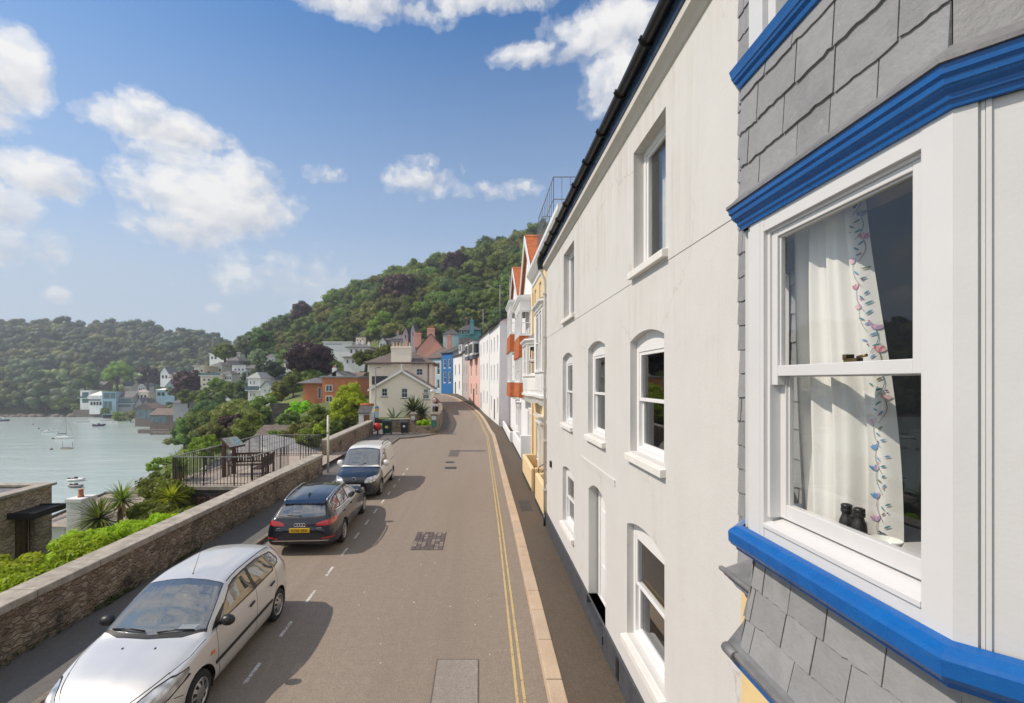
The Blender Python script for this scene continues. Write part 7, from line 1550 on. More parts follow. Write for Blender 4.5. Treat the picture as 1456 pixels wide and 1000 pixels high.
def woods():
    rnd = random.Random(12); lab = {'mid': 'mid green broadleaf tree in the wood on the hillside above the street', 'dark': 'dark green broadleaf tree in the wood on the hillside above the street', 'olive': 'olive green broadleaf tree in the wood on the hillside above the street', 'lime': 'light green broadleaf tree in the wood on the hillside above the street', 'cedar': 'narrow dark conifer standing above the wood'}
    def put(key, x, y, s, label, group, name='woodland_tree'):
        me = TREEV[key][0]; o = bpy.data.objects.new(name, me); COL.objects.link(o); o.location = (x, y, gz(x, y) - .6); o.rotation_euler = (rnd.uniform(-.06, .06), rnd.uniform(-.06, .06), rnd.uniform(0, 6.28)); o.scale = (s * rnd.uniform(.9, 1.1), s * rnd.uniform(.9, 1.1), s * rnd.uniform(.85, 1.15)); tag(o, label, 'tree', group); return o
    copper = [(-33, 191), (-13, 214), (-91, 236)]
    pts = []; tries = 0
    while len(pts) < 225 and tries < 90000:
        tries += 1; y = rnd.uniform(98, 285); px = rnd.uniform(345, 800); x = PX(px, y)
        if x > 44 or x < -150: continue
        z = gz(x, y); py = VY - (z - CZ) * F / y
        if py > np.interp(px, [345, 400, 470, 520, 600, 700, 800], [510, 502, 488, 490, 466, 458, 452]) or py < 300: continue
        dmin = 6.4 + (y - 100) * .010
        if any((x - a) ** 2 + (y - b) ** 2 < dmin ** 2 for a, b in pts) or any((x - a) ** 2 + (y - b) ** 2 < 81 for a, b in copper): continue
        pts.append((x, y))
    for x, y in pts:
        k = rnd.choice(['w0', 'w1', 'w2', 'w3', 'w4', 'w5', 'w6', 'w7', 'w2', 'w0']); put(k, x, y, rnd.uniform(.72, 1.12) * (.85 + .2 * (y - 100) / 180), lab[TREEV[k][3]], 'trees of the wood above the street: ' + TREEV[k][3])
    put('conifer', PX(730, 262), 258, 1.0, 'small dark conifer spire on the skyline of the wooded hill', None, 'conifer_tree')
    # the wood across the creek: front rows as trees, the mass behind as one
    V = []; FF = {k: [] for k in ('f0', 'f1', 'f2', 'f3')}; nv = 0; n_ind = 0; fp = []; tries = 0
    while tries < 40000 and len(fp) < 430:
        tries += 1; y = rnd.uniform(296, 505); px = rnd.uniform(-90, 372); x = PX(px, y); z = gz(x, y); py = VY - (z - CZ) * F / y
        if x > -118 or z < -15.5: continue
        if 105 < px < 250 and y < 318: continue
        d = 10.6 + (y - 300) * .012
        if any((x - a) ** 2 + (y - b) ** 2 < d * d for a, b in fp): continue
        fp.append((x, y))
    fp.sort(key=lambda q: q[1]); bulk = []
    for x, y in fp:
        px = VX + x * F / y; k = rnd.choice(['f0', 'f1', 'f2', 'f5', 'f3', 'f4', 'f5']); s = rnd.uniform(.72, 1.25)
        if n_ind < 70 and -15 < px < 345: put(k, x, y, s, {'mid': 'mid green', 'olive': 'olive green', 'dark': 'dark green', 'grey': 'grey green', 'farlight': 'pale green', 'farblue': 'bluish green'}[TREEV[k][3]] + ' tree in the front rows of the wood across the creek', 'trees across the creek: ' + TREEV[k][3]); n_ind += 1
        else: bulk.append((x, y, k, s))
    for i in range(170):    # opposite bank of the river, outside the photograph: it shows in the window panes
        x = rnd.uniform(-660, -335); y = rnd.uniform(-230, 300); bulk.append((x, y, rnd.choice(['f0', 'f1', 'f2']), rnd.uniform(1.0, 1.5)))
    vs = []; fs = []; mi = []; nv = 0; keys = ['mid', 'olive', 'dark', 'grey', 'farlight', 'farblue']; rng = np.random.default_rng(4)
    for x, y, k, s in bulk:
        me, v, f, lk = TREEV[k]; a = rng.uniform(0, 6.28); c, sn = math.cos(a), math.sin(a); w = np.empty_like(v); w[:, 0] = (v[:, 0] * c - v[:, 1] * sn) * s + x; w[:, 1] = (v[:, 0] * sn + v[:, 1] * c) * s + y; w[:, 2] = v[:, 2] * s * rng.uniform(.85, 1.15) + gz(x, y) - .6
        vs.append(w); fs.append(f + nv); mi.append(np.full(len(f), keys.index(lk))); nv += len(v)
    me = mesh_from('far_wood', np.concatenate(vs), np.concatenate(fs), [LG[k] for k in keys], np.concatenate(mi)); o = bpy.data.objects.new('far_wood', me); COL.objects.link(o); tag(o, 'mass of broadleaf wood covering the hill across the creek', kind='stuff')
woods()

def tree(name, label, px, py_base, Y, w, h, leafkey, group=None, clumps=30, per=70, leaf=None, trunk=.3, z=None, seed=None, **kw):
    """a tree or shrub of its own: w, h in photo pixels; trunk = share of the height left bare"""
    W, H = w * Y / F, h * Y / F; x = PX(px, Y); zb = PZ(py_base, Y) if z is None else z; rng = np.random.default_rng(seed or int(px * 7 + Y)); rx = W / 2 * .84; rz = H * (1 - trunk) / 2 * .86
    r = empty(name, (x, Y, zb), rng.uniform(0, 6), label, 'shrub' if 'shrub' in name or 'bush' in name else 'tree', group); leaf = leaf or max(.05, min(.4, 1.6 * Y / F))
    v, f = leaf_arrays(rng, rx, rx, rz, clumps, per, leaf, H * trunk + rz * 1.05, **kw); me = mesh_from('crown', v, f, [LG[leafkey]]); o = bpy.data.objects.new('crown', me); COL.objects.link(o); o.parent = r
    t = trunk_mb(rng, H * .8, max(.03, W * .035), rx, H * .8); t.build('trunk', BARK, r, local=True); return r
HOUSES = [(254, 272, 542, 570, 222), (316, 354, 545, 570, 150), (402, 420, 508, 528, 150), (374, 394, 502, 522, 185), (504, 522, 476, 490, 165), (458, 512, 520, 580, 80), (430, 460, 535, 580, 82), (350, 406, 525, 572, 112), (458, 502, 483, 508, 150), (486, 548, 480, 525, 128), (536, 588, 465, 516, 140), (276, 352, 515, 556, 180), (296, 342, 498, 520, 205), (410, 426, 494, 510, 160)]
def scattered():
    rnd = random.Random(77); pts = []; tries = 0; lab = {'mid': 'mid green tree growing among the houses on the slope', 'dark': 'dark green tree growing among the houses on the slope', 'olive': 'olive green tree growing among the houses on the slope', 'lime': 'light green tree growing among the houses on the slope'}
    while len(pts) < 150 and tries < 60000:
        tries += 1; y = rnd.uniform(58, 240); px = rnd.uniform(195, 735); x = PX(px, y); z = gz(x, y); py = VY - (z - CZ) * F / y
        if z < WATER_Z + 1.5 or py > 640: continue
        if py < np.interp(px, [345, 400, 470, 520, 600, 700, 800], [502, 496, 484, 486, 462, 452, 446]) and px > 345: continue
        if px > 505 and y < 96: continue
        if px > 585 and y < 128: continue
        s = rnd.uniform(.32, .62) * (.75 + y / 400); top = py - s * 11 * F / y; hw = s * 6 * F / y
        if any(px + hw * .8 > a and px - hw * .8 < b and top < d - 2 and y < Yh + 1 and py > c for a, b, c, d, Yh in HOUSES): continue
        if any(a - 4 < px < b + 4 and Yh - 3 < y < Yh + 14 for a, b, c, d, Yh in HOUSES): continue
        if any((x - a) ** 2 + (y - b) ** 2 < (3.4 + y * .012) ** 2 for a, b in pts): continue
        pts.append((x, y)); k = rnd.choice(['w0', 'w1', 'w2', 'w3', 'w4', 'w5', 'w6', 'w7']); me = TREEV[k][0]; o = bpy.data.objects.new('garden_tree', me); COL.objects.link(o); o.location = (x, y, z - .5); o.rotation_euler = (0, 0, rnd.uniform(0, 6.28)); o.scale = (s * rnd.uniform(.85, 1.2), s * rnd.uniform(.85, 1.2), s * rnd.uniform(.8, 1.2)); tag(o, lab[TREEV[k][3]], 'tree', 'trees among the houses: ' + TREEV[k][3])
scattered()
# dark copper beeches
tree('copper_beech', 'big round purple copper beech in the middle of the wooded hill', 568, 462, 190, 60, 78, 'copper', clumps=46, per=90); tree('copper_beech', 'purple copper beech high on the wooded hill, right of the big round one', 648, 412, 214, 48, 56, 'copper', clumps=40, per=80)
tree('copper_beech', 'purple copper beech at the left end of the hill wood', 428, 478, 236, 36, 52, 'copper', clumps=36, per=70); tree('copper_beech', 'broad purple copper beech in front of the white flat roofed house', 438, 552, 100, 74, 72, 'copper', clumps=60, per=110, trunk=.16)
tree('copper_beech', 'purple copper beech beside the cream block on the waterfront slope', 268, 574, 180, 48, 50, 'copper', clumps=44, per=80, trunk=.15); tree('copper_beech', 'purple copper beech behind the waterfront houses', 211, 560, 292, 38, 44, 'copper', clumps=36, per=60, trunk=.15)
# trees with a look of their own on the far slope
tree('broad_tree', 'tall rounded bright green tree behind the waterfront houses', 168, 556, 298, 44, 46, 'lime', clumps=44, per=70, trunk=.1); tree('broad_tree', 'low dark rounded tree left of the bright rounded tree', 121, 562, 296, 36, 32, 'dark', clumps=34, per=60, trunk=.1)
tree('cedar_tree', 'dark spreading cedar below the white hillside houses', 385, 546, 122, 50, 34, 'cedar', clumps=44, per=70, trunk=.15, cr=(.2, .3))
for i, (px, pb, Y, w, h, lk, lb) in enumerate([(62, 592, 300, 60, 62, 'dark', 'dark tree hanging over the far shore'), (22, 592, 302, 56, 58, 'mid', 'green tree on the far shore near the left edge'), (92, 590, 297, 44, 34, 'mid', 'low green tree on the far shore beside the quay'), (5, 590, 298, 40, 34, 'dark', 'dark tree on the far shore at the left edge')]):
    tree('shore_tree', lb, px, pb, Y, w, h, lk, clumps=30, per=50, trunk=.06)
# gardens on the slope between the houses and the water
GARD = [(276, 642, 92, 54, 62, 'mid', 'big rounded green tree at the water edge of the gardens'), (262, 636, 100, 34, 44, 'dark', 'dark green tree leaning over the water beside the boathouse'), (297, 612, 105, 56, 46, 'dark', 'dark bushy tree above the rounded water edge tree'), (340, 610, 84, 66, 40, 'lime', 'broad light green bush above the purple shrub'), (300, 578, 135, 44, 28, 'mid', 'green bush below the cream block'), (330, 570, 140, 30, 30, 'lime', 'light green clipped tree below the white houses'),
        (345, 572, 132, 26, 34, 'dark', 'dark narrow tree beside the white hexagon house'), (357, 590, 112, 40, 22, 'mid', 'green bush at the foot of the white hexagon house'), (376, 600, 78, 56, 40, 'mid', 'green bush before the dark garden wall'), (400, 566, 98, 34, 28, 'olive', 'olive bush right of the white gabled cottage'), (417, 560, 92, 26, 40, 'mid', 'upright green tree left of the orange brick building'), (392, 572, 96, 26, 16, 'acid', 'yellow flowering bush on the lawn'),
        (268, 575, 150, 30, 22, 'mid', 'small green bush among the roofs on the slope'), (310, 560, 150, 30, 24, 'mid', 'green bush in front of the white row'), (290, 548, 190, 36, 22, 'mid', 'green bush above the waterfront roofs'), (320, 512, 190, 40, 26, 'mid', 'round green tree behind the white houses on the ridge'), (350, 505, 190, 34, 30, 'grey', 'grey green tree by the ridge houses'), (375, 500, 170, 36, 34, 'dark', 'dark tree by the ridge houses at the wood edge'), (368, 520, 150, 26, 26, 'grey', 'silvery round tree above the hexagon house'),
        (425, 650, 40, 60, 56, 'olive', 'olive shrub beyond the terrace railing'), (398, 645, 44, 44, 40, 'mid', 'green shrub above the pale slate roof'), (452, 612, 56, 46, 40, 'lime', 'light green shrub left of the acid yellow tree'), (440, 640, 36, 40, 36, 'lime', 'light green shrub behind the white post'), (468, 625, 40, 34, 34, 'mid', 'green shrub behind the far rubble wall'), (410, 612, 62, 40, 30, 'mid', 'green shrub below the ivy covered wall'), (495, 618, 42, 30, 30, 'mid', 'green shrub beside the outhouse'), (302, 640, 60, 50, 40, 'olive', 'olive green shrub left of the purple shrub'), (520, 520, 84, 50, 24, 'mid', 'green bank of shrubs above the brick building'), (548, 508, 92, 30, 18, 'olive', 'olive shrub below the grey hillside house')]
for g in GARD: tree('garden_shrub' if g[4] < 40 else 'garden_tree', g[6], *g[:6], clumps=38, per=70, trunk=.02, cr=(.24, .4), base_cut=-.97)
tree('purple_shrub', 'dark purple smoke bush beside the brown roof', 330, 628, 62, 44, 42, 'copper', clumps=40, per=90, trunk=.06)
tree('acid_tree', 'bright yellow green tree spilling down beside the cream house', 498, 622, 47, 62, 82, 'acid', clumps=64, per=110, trunk=.05, cr=(.2, .34), leaf=.13)
tree('acid_tree', 'yellow green bush lower down beside the cream house tree', 462, 636, 40, 34, 40, 'acid', clumps=36, per=80, trunk=.05, leaf=.1)
tree('spreading_tree', 'spreading yellow green tree with open branches beside the viewing terrace', 292, 668, 30, 60, 52, 'lime', clumps=40, per=50, trunk=.25, cr=(.14, .24), leaf=.10, core=False); tree('spreading_tree', 'open branched light green tree reaching over the water left of the terrace', 236, 700, 23, 64, 60, 'lime', clumps=34, per=42, trunk=.3, cr=(.13, .22), leaf=.085, core=False)
tree('broad_leaf_shrub', 'green leafy shrub below the open branched tree', 222, 712, 20, 40, 44, 'mid', clumps=30, per=60, trunk=.05, leaf=.08)

def bank(label, name, spots, leafkey, leaf, per, seed, cat='shrub', cl=26, cr=(.3, .5)):
    rng = np.random.default_rng(seed); V = []; FF = []; nv = 0; c0 = Vector(spots[0][:3])
    for (x, y, z, rx, rz) in spots:
        v, f = leaf_arrays(rng, rx, rx, rz, cl, per, leaf, rz * .5, cr=cr, shell=(.4, .95)); v = v + np.array([x - c0.x, y - c0.y, z - c0.z]); V.append(v); FF.append(f + nv); nv += len(v)
    me = mesh_from('foliage', np.concatenate(V), np.concatenate(FF), [LG[leafkey]]); r = empty(name, c0, 0, label, cat); o = bpy.data.objects.new('foliage', me); COL.objects.link(o); o.parent = r
bank('bright green leafy hedge growing against the back of the long stone wall', 'hedge', [(-8.6 - .5 * (i % 3) - .25 * (i % 2), 5.2 + i * .55, .28 - .11 * (i % 3), .55, .42) for i in range(12)], 'bright', .045, 150, 31, 'hedge')
bank('paler large leaved shrub at the near left end of the hedge', 'hedge_shrub', [(-9.3, 8.2, .12, .6, .5), (-9.9, 8.9, .0, .7, .5), (-10.4, 9.8, -.2, .8, .5), (-9.5, 7.2, .2, .6, .45), (-11.2, 10.6, -.6, .8, .6), (-11.8, 11.8, -1.0, .9, .6)], 'acid', .075, 90, 32, 'hedge')
bank('feathery green planting between the hedge and the spiky palms', 'hedge_shrub', [(-9.6, 11.6, .05, .7, .4), (-9.2, 12.4, .1, .6, .4), (-10.5, 12.2, -.25, .8, .45), (-9.1, 13.2, .15, .5, .35), (-11.5, 13.0, -.7, .9, .5), (-10.4, 13.6, -.2, .7, .4)], 'bright', .05, 130, 33, 'hedge')
bank('mixed shrub bank between the spiky palms and the viewing terrace', 'shrub_bank', [(-10.2, 14.4, -.45, .6, .5), (-11.0, 15.2, -.7, .7, .5), (-11.2, 16.0, -.55, .7, .55), (-12.0, 16.8, -.75, .8, .6), (-12.1, 17.8, -.35, .7, .7), (-12.9, 18.2, -.5, .7, .8), (-9.3, 14.6, -.1, .5, .4), (-11.6, 17.2, -1.0, .8, .6), (-10.5, 17.0, -1.2, .9, .6)], 'lime', .06, 120, 34)
bank('yellow green low planting at the foot of the taller spiky palm', 'shrub_bank', [(-9.4, 13.9, -.05, .5, .35), (-9.9, 14.3, -.25, .5, .35), (-9.2, 15.2, -.15, .4, .3)], 'acid', .06, 100, 35)
bank('ivy and climbers covering the dark garden wall below the brick building', 'ivy', [(PX(412 + i * 4, 74), 74 + (i % 2), PZ(596 - 5 * (i % 3), 74), .8, 1.2) for i in range(6)], 'bright', .14, 70, 36, 'ivy')
bank('low garden planting behind the gate piers on the bend', 'shrub_bank', [(PX(596 + i * 4, 41.5), 41.5 + .4 * (i % 2), PZ(607, 41.5), .35, .35) for i in range(5)], 'bright', .07, 70, 37)

def spiky(label, px, py_top, py_base, Y, rad, n, leafcol, name='cordyline', trunk_r=.09, lean=0., spread=1.0, dead=20, width=.03, heads=1):
    """cordyline or palm: bare trunk with a burst of long arching blades"""
    x = PX(px, Y); zt, zb = PZ(py_top, Y), PZ(py_base, Y); r = empty(name, (x, Y, zb), 0, label, 'palm'); rnd = random.Random(int(px * 3 + Y)); H = zt - zb
    t = MB(); t.tube([(0, 0, -.8), (lean * .3, 0, H * .4), (lean, 0, H)], [trunk_r * 1.3, trunk_r, trunk_r * .9], 9); t.build('trunk', mat('fibrous_trunk', (.22, .14, .085), .9, .4, 8, .6, 30), r, local=True)
    m = MB(); d_ = MB(); c = Vector((lean, 0, H))
    def blade(mb, az, el, L, w, droop):
        u = Vector((math.cos(az), math.sin(az), 0)); s = Vector((-u.y, u.x, 0)); pts = []; N = 6
        for i in range(N + 1):
            q = i / N; a = el - droop * q * q; 
            pts.append((u * math.cos(a) + Vector((0, 0, math.sin(a)))))
        p = c.copy(); vs = []
        for i in range(N + 1):
            ww = w * (1 - (i / N) ** 2.2) * (.55 + .9 * min(1, i / 2)) * .6 + .002; vs += [p - s * ww + Vector((0, 0, ww * .3)), p + s * ww + Vector((0, 0, ww * .3))]; p = p + pts[i] * L / N
        mb.add(vs, [(2 * i, 2 * i + 1, 2 * i + 3, 2 * i + 2) for i in range(N)])
    for i in range(n):
        el = math.asin(min(1, max(-1, rnd.uniform(-.45, 1)))); blade(m, rnd.uniform(0, 6.28), el, rad * rnd.uniform(.75, 1.1), width * rnd.uniform(.8, 1.3), spread * rnd.uniform(.25, .9))
    m.build('crown', LG[leafcol], r, local=True, norm=False)
    if dead:
        for i in range(dead): blade(d_, rnd.uniform(0, 6.28), rnd.uniform(-1.3, -.5), rad * rnd.uniform(.5, .9), width, .5)
        d_.build('dead_leaves', mat('dry_leaf', (.38, .25, .11), .9, .3, 6), r, local=True, norm=False)
spiky('bushy spiky cordyline with dark green blades, left of the taller one', 141, 738, 775, 15.5, .98, 190, 'mid', trunk_r=.11, dead=36, width=.034); spiky('taller spiky cordyline on a bare leaning trunk before the cottage roof', 168, 712, 778, 15.8, .80, 130, 'lime', lean=.14, dead=26, width=.03)
spiky('spiky cordyline with pale dead leaves at the terrace corner', 256, 664, 712, 19.6, .95, 120, 'olive', dead=50, width=.035); spiky('small spiky cordyline below the terrace corner', 243, 708, 740, 17.2, .75, 90, 'acid', dead=20, width=.03)
spiky('dense dark fan palm with yellowed lower leaves in the bend garden', 588, 584, 604, 43.5, 1.75, 240, 'dark', 'palm', trunk_r=.2, dead=90, width=.07); spiky('second dark palm head beside the dense fan palm', 600, 588, 604, 44.5, 1.4, 150, 'dark', 'palm', trunk_r=.16, dead=50, width=.07)
spiky('upright agave with stiff pale green blades left of the fan palm', 560, 598, 603, 42.3, 1.7, 16, 'grey', 'agave', trunk_r=.12, dead=0, width=.12, spread=.2)
# ================================================================ the town on the slope, the waterfront, the boats
WW = mat('town_white', (.84, .84, .82), .8, .06, .8); WC = mat('town_cream', (.76, .69, .57), .8, .06, .8); WG = mat('town_grey', (.30, .30, .31), .8, .1, .8); WB = mat('town_blue', (.30, .45, .55), .8, .06, .8); WS = stone_mat('town_stone', [(.16, .13, .11), (.24, .2, .165), (.3, .25, .2)], 2, 1.6, (.2, .17, .15), .4)
BRICK = tile_mat('orange_brick', (.62, .20, .075), (.68, .26, .11), (.34, .16, .09), .45, .15); GLAZE = mat('curtain_glazing', (.10, .17, .19), .08, .3, .6, spec=.8); SLATEF = mat('town_slate', (.135, .125, .125), .7, .18, .9); BROWNF = mat('town_brown_roof', (.17, .125, .10), .8, .18, .9)
def hill_house(name, label, px0, px1, pe, pb, Y, depth, wm, roof, rm=None, rise=8, wins=(), cat='house', group=None, chim=(), balc=(), drop=4, over=.35, doors=()):
    """px0..px1: front width; pe eaves, pb foot, rise: roof height (photo pixels); roof: flat, hip, gable (end on), side (ridge along the front), mono"""
    rm = rm or SLATEF; x0, x1 = PX(px0, Y), PX(px1, Y); ze, zb = PZ(pe, Y), PZ(pb, Y); rz = rise * Y / F; xm = (x0 + x1) / 2; W = x1 - x0
    h = empty(name, (xm, Y + depth / 2, zb), 0, label, cat, group); m = MB(); m.box(x0, x1, Y, Y + depth, zb - drop, ze); o = over
    if roof == 'gable': m.add([(x0, Y, ze), (x1, Y, ze), (xm, Y, ze + rz)], [(0, 1, 2)]); m.add([(x0, Y + depth, ze), (x1, Y + depth, ze), (xm, Y + depth, ze + rz)], [(0, 1, 2)])
    if roof == 'side': m.add([(x0, Y, ze), (x0, Y + depth, ze), (x0, Y + depth / 2, ze + rz)], [(0, 1, 2)]); m.add([(x1, Y, ze), (x1, Y + depth, ze), (x1, Y + depth / 2, ze + rz)], [(0, 1, 2)])
    m.build('wall', wm, h); r = MB(); t = .14
    if roof == 'flat': r.box(x0 - o, x1 + o, Y - o, Y + depth + o, ze + .002, ze + .25)
    elif roof == 'mono': r.hexa([(x0 - o, Y - o, ze), (x1 + o, Y - o, ze), (x1 + o, Y + depth, ze + rz), (x0 - o, Y + depth, ze + rz), (x0 - o, Y - o, ze + .2), (x1 + o, Y - o, ze + .2), (x1 + o, Y + depth, ze + rz + .2), (x0 - o, Y + depth, ze + rz + .2)])
    elif roof == 'gable':
        for xe in (x0 - o, x1 + o): s = rz * o / (W / 2); r.hexa([(xe, Y - o, ze - s), (xm, Y - o, ze + rz), (xm, Y + depth + o, ze + rz), (xe, Y + depth + o, ze - s), (xe, Y - o, ze - s + t), (xm, Y - o, ze + rz + t), (xm, Y + depth + o, ze + rz + t), (xe, Y + depth + o, ze - s + t)])
    elif roof == 'side':
        for ye in (Y - o, Y + depth + o): s = rz * o / (depth / 2); r.hexa([(x0 - o, ye, ze - s), (x1 + o, ye, ze - s), (x1 + o, Y + depth / 2, ze + rz), (x0 - o, Y + depth / 2, ze + rz), (x0 - o, ye, ze - s + t), (x1 + o, ye, ze - s + t), (x1 + o, Y + depth / 2, ze + rz + t), (x0 - o, Y + depth / 2, ze + rz + t)])
    elif roof == 'hip':
        i = min(W / 2 - .05, depth / 2); r.add([(x0 - o, Y - o, ze), (x1 + o, Y - o, ze), (x1 + o, Y + depth + o, ze), (x0 - o, Y + depth + o, ze), (x0 + i, Y + i, ze + rz), (x1 - i, Y + i, ze + rz), (x1 - i, Y + depth - i, ze + rz), (x0 + i, Y + depth - i, ze + rz)], [(0, 1, 5, 4), (1, 2, 6, 5), (2, 3, 7, 6), (3, 0, 4, 7), (4, 5, 6, 7), (3, 2, 1, 0)])
    ro = r.build('roof', rm, h)
    fr = Frame((0, Y), (1, Y)); big = 1 if Y < 130 else 0
    for w in wins:
        a, b, c, d = w[:4]; u0, u1, z0, z1 = PX(a, Y), PX(b, Y), PZ(d, Y), PZ(c, Y); q = MB()
        if len(w) > 4: q.fbox(fr, u0, u1, 0, .05, z0, z1); q.build('glazing', GLAZE, h); continue
        if big:
            q.fbox(fr, u0, u1, 0, .05, z0, z1); f = q.build('window', FRAMEW, h); q = MB(); e = min(.12, (u1 - u0) * .15); n = 2 if u1 - u0 > .8 else 1
            for k in range(n): q.fbox(fr, u0 + e + (u1 - u0 - e) * k / n, u0 + (u1 - u0 - e) * (k + 1) / n, .051, .06, z0 + e, z1 - e)
            q.build('pane', DARKP, f)
        else: q.fbox(fr, u0, u1, 0, .06, z0, z1); q.build('window', DARKP, h)
    for (a, b, c) in balc:
        q = MB(); z = PZ(c, Y); q.fbox(fr, PX(a, Y), PX(b, Y), 0, 1.3, z - .15, z); bo = q.build('balcony', WW, h); q = MB(); q.fbox(fr, PX(a, Y), PX(b, Y), 1.26, 1.29, z, z + 1.0); q.build('balustrade', GLAZE, bo)
    for (a, b, c, dy) in chim:
        q = MB(); q.box(PX(a, Y), PX(b, Y), Y + dy, Y + dy + .8, ze - .3, PZ(c, Y)); co = q.build('chimney', wm, ro)
        for k in range(2): q = MB(); q.lathe([(.13, 0), (.1, .5), (0, .5)], (PX(a, Y) + (PX(b, Y) - PX(a, Y)) * (.3 + .4 * k), Y + dy + .4, PZ(c, Y)), n=7); q.build('chimney_pot', mat('terracotta_pot', (.4, .16, .08), .8, .2, 6), co)
    return h
def wgrid(x0, x1, nx, y0, y1, ny, fw=.5, fh=.55): return [(x0 + (x1 - x0) * (i + .5 - fw / 2) / nx, x0 + (x1 - x0) * (i + .5 + fw / 2) / nx, y0 + (y1 - y0) * (j + .5 - fh / 2) / ny, y0 + (y1 - y0) * (j + .5 + fh / 2) / ny) for j in range(ny) for i in range(nx)]
def town():
    H = hill_house
    # brick building and its neighbours
    h = H('brick_building', 'orange brick building with white framed windows behind the yellow green tree', 458, 509, 537, 577, 80, 12, BRICK, 'flat', WG, wins=[(463, 473, 547.5, 557), (463, 473, 563, 572)])
    H('brick_building', 'lower orange brick wing with a slate hipped roof and dark stair slot', 431, 457.6, 545, 577, 82, 11, BRICK, 'hip', SLATEF, 8, wins=[(452, 457, 551, 567)], over=1.0)
    H('gabled_house', 'white gabled house with a white chimney rising behind the brick building', 459, 498, 538, 548, 94, 9, WW, 'gable', SLATEF, 10, chim=((472, 478, 523, 0),), wins=[(480, 484, 537, 542)])
    H('long_roof_house', 'long brown roofed house behind the brick building', 494, 512, 536, 546, 100, 8, WC, 'side', BROWNF, 6)
    # white hexagon-towered house and cottages
    H('white_villa', 'white house with a pyramid roof and tall windows on the slope', 352.5, 370, 538, 569, 112, 8, WW, 'hip', mat('pale_slate', (.33, .34, .33), .7, .1, 1), 9, wins=wgrid(354, 364, 2, 540, 566, 3, .35, .5), balc=((352, 372, 555),))
    H('white_cottage', 'white gabled cottage right against the pyramid roofed house', 371, 387, 550, 568, 109, 7, WW, 'gable', MATS['pale_slate'], 8, wins=wgrid(374, 386, 2, 552, 566, 2, .3, .4)); H('white_cottage', 'white cottage with two small gables below the cedar', 387, 403, 551, 562, 114, 8, WW, 'gable', SLATEF, 7, wins=[(391, 394, 553, 557)])
    H('slate_range', 'long dark slate roofed range behind the pyramid roofed house', 372, 405, 537, 545, 124, 7, WG, 'side', SLATEF, 6)
    # ridge houses under the wood
    H('modern_house', 'white flat roofed modern house under the wood, right of the copper beech', 460, 500, 487, 505, 150, 14, WW, 'flat', WW, wins=[(462, 486, 489, 490, 1)]); H('modern_house', 'small white flat roofed block left of the copper beech', 416, 424, 497, 508, 160, 8, WW, 'flat', WW, wins=[(418, 421, 500, 504)])
    H('villa', 'white villa with a spreading two tier slate roof and three chimneys', 489, 532, 508, 522, 128, 9, WW, 'hip', SLATEF, 5, wins=wgrid(490, 530, 5, 509, 519, 1, .35, .6), over=.9); H('villa_upper_storey', 'upper storey of the white villa with chimneys on its slate roof', 494, 526, 494, 507, 131, 8, WW, 'hip', SLATEF, 7, wins=wgrid(496, 524, 4, 496, 503, 1, .35, .7), chim=((503, 506, 484, 2), (511, 514, 483, 2), (520, 523, 486, 2)), over=.8)
    H('white_house', 'low white house between the villa and the grey hillside house', 530, 545, 500, 512, 134, 7, WW, 'flat', SLATEF, wins=wgrid(531, 544, 3, 501, 508, 1))
    H('grey_house', 'white and grey hillside house with a pointed gable under the dark wood', 539, 549, 486, 500, 146, 8, WW, 'gable', SLATEF, 6, wins=wgrid(540, 548, 2, 488, 497, 2)); H('grey_house', 'grey slate roofed house beside the pointed gable', 549, 563, 484, 498, 148, 9, WG, 'side', SLATEF, 6, wins=wgrid(550, 562, 3, 487, 495, 1)); H('grey_house', 'long grey roofed house above the cream house chimney', 556, 584, 482, 498, 134, 8, WG, 'hip', SLATEF, 8, wins=wgrid(558, 582, 4, 484, 493, 1), chim=((562, 565, 471, 2),)); H('white_house', 'white stepped house just left of the cream house roof', 546, 560, 500, 514, 118, 7, WW, 'side', SLATEF, 5, wins=wgrid(547, 559, 3, 501, 510, 1))
    # hillside white row
    H('cream_block', 'tall cream flat roofed block behind the waterfront copper beech', 276, 290, 521, 548, 186, 10, WC, 'flat', WC, wins=wgrid(277, 290, 2, 523, 540, 2, .3, .3)); H('cream_block', 'lower cream block with a terrace in front of the taller one', 285, 316, 533, 556, 178, 9, WC, 'flat', WC, wins=wgrid(287, 314, 4, 537, 550, 2, .4, .35), balc=((285, 316, 534),))
    H('white_house', 'white house with a row of pillared windows right of the cream blocks', 313, 329, 532, 549, 180, 8, WW, 'hip', SLATEF, 5, wins=wgrid(313, 329, 5, 534, 548, 2, .45, .6)); H('white_house', 'white bay fronted house at the right end of the white row', 330, 350, 519, 538, 186, 9, WW, 'flat', SLATEF, wins=wgrid(332, 348, 3, 523, 534, 2, .35, .45)); H('white_house', 'grey roofed white house above the cream terrace', 300, 316, 520, 532, 196, 8, WW, 'hip', SLATEF, 5, wins=wgrid(301, 315, 3, 523, 530, 1)); H('white_house', 'white house standing highest on the ridge of the far row', 298, 310, 503, 514, 214, 8, WW, 'flat', WW, wins=wgrid(299, 309, 2, 506, 512, 1)); H('white_house', 'second white ridge house beside the highest one', 314, 323, 500, 515, 210, 8, WW, 'flat', WW, wins=wgrid(315, 322, 2, 503, 511, 2)); H('dark_house', 'dark timber house right of the white row', 350, 362, 524, 540, 176, 8, WG, 'side', SLATEF, 5, wins=wgrid(351, 361, 2, 527, 536, 1)); H('grey_house', 'grey slate house among the trees above the white row', 322, 340, 513, 519, 204, 8, WG, 'hip', SLATEF, 6)
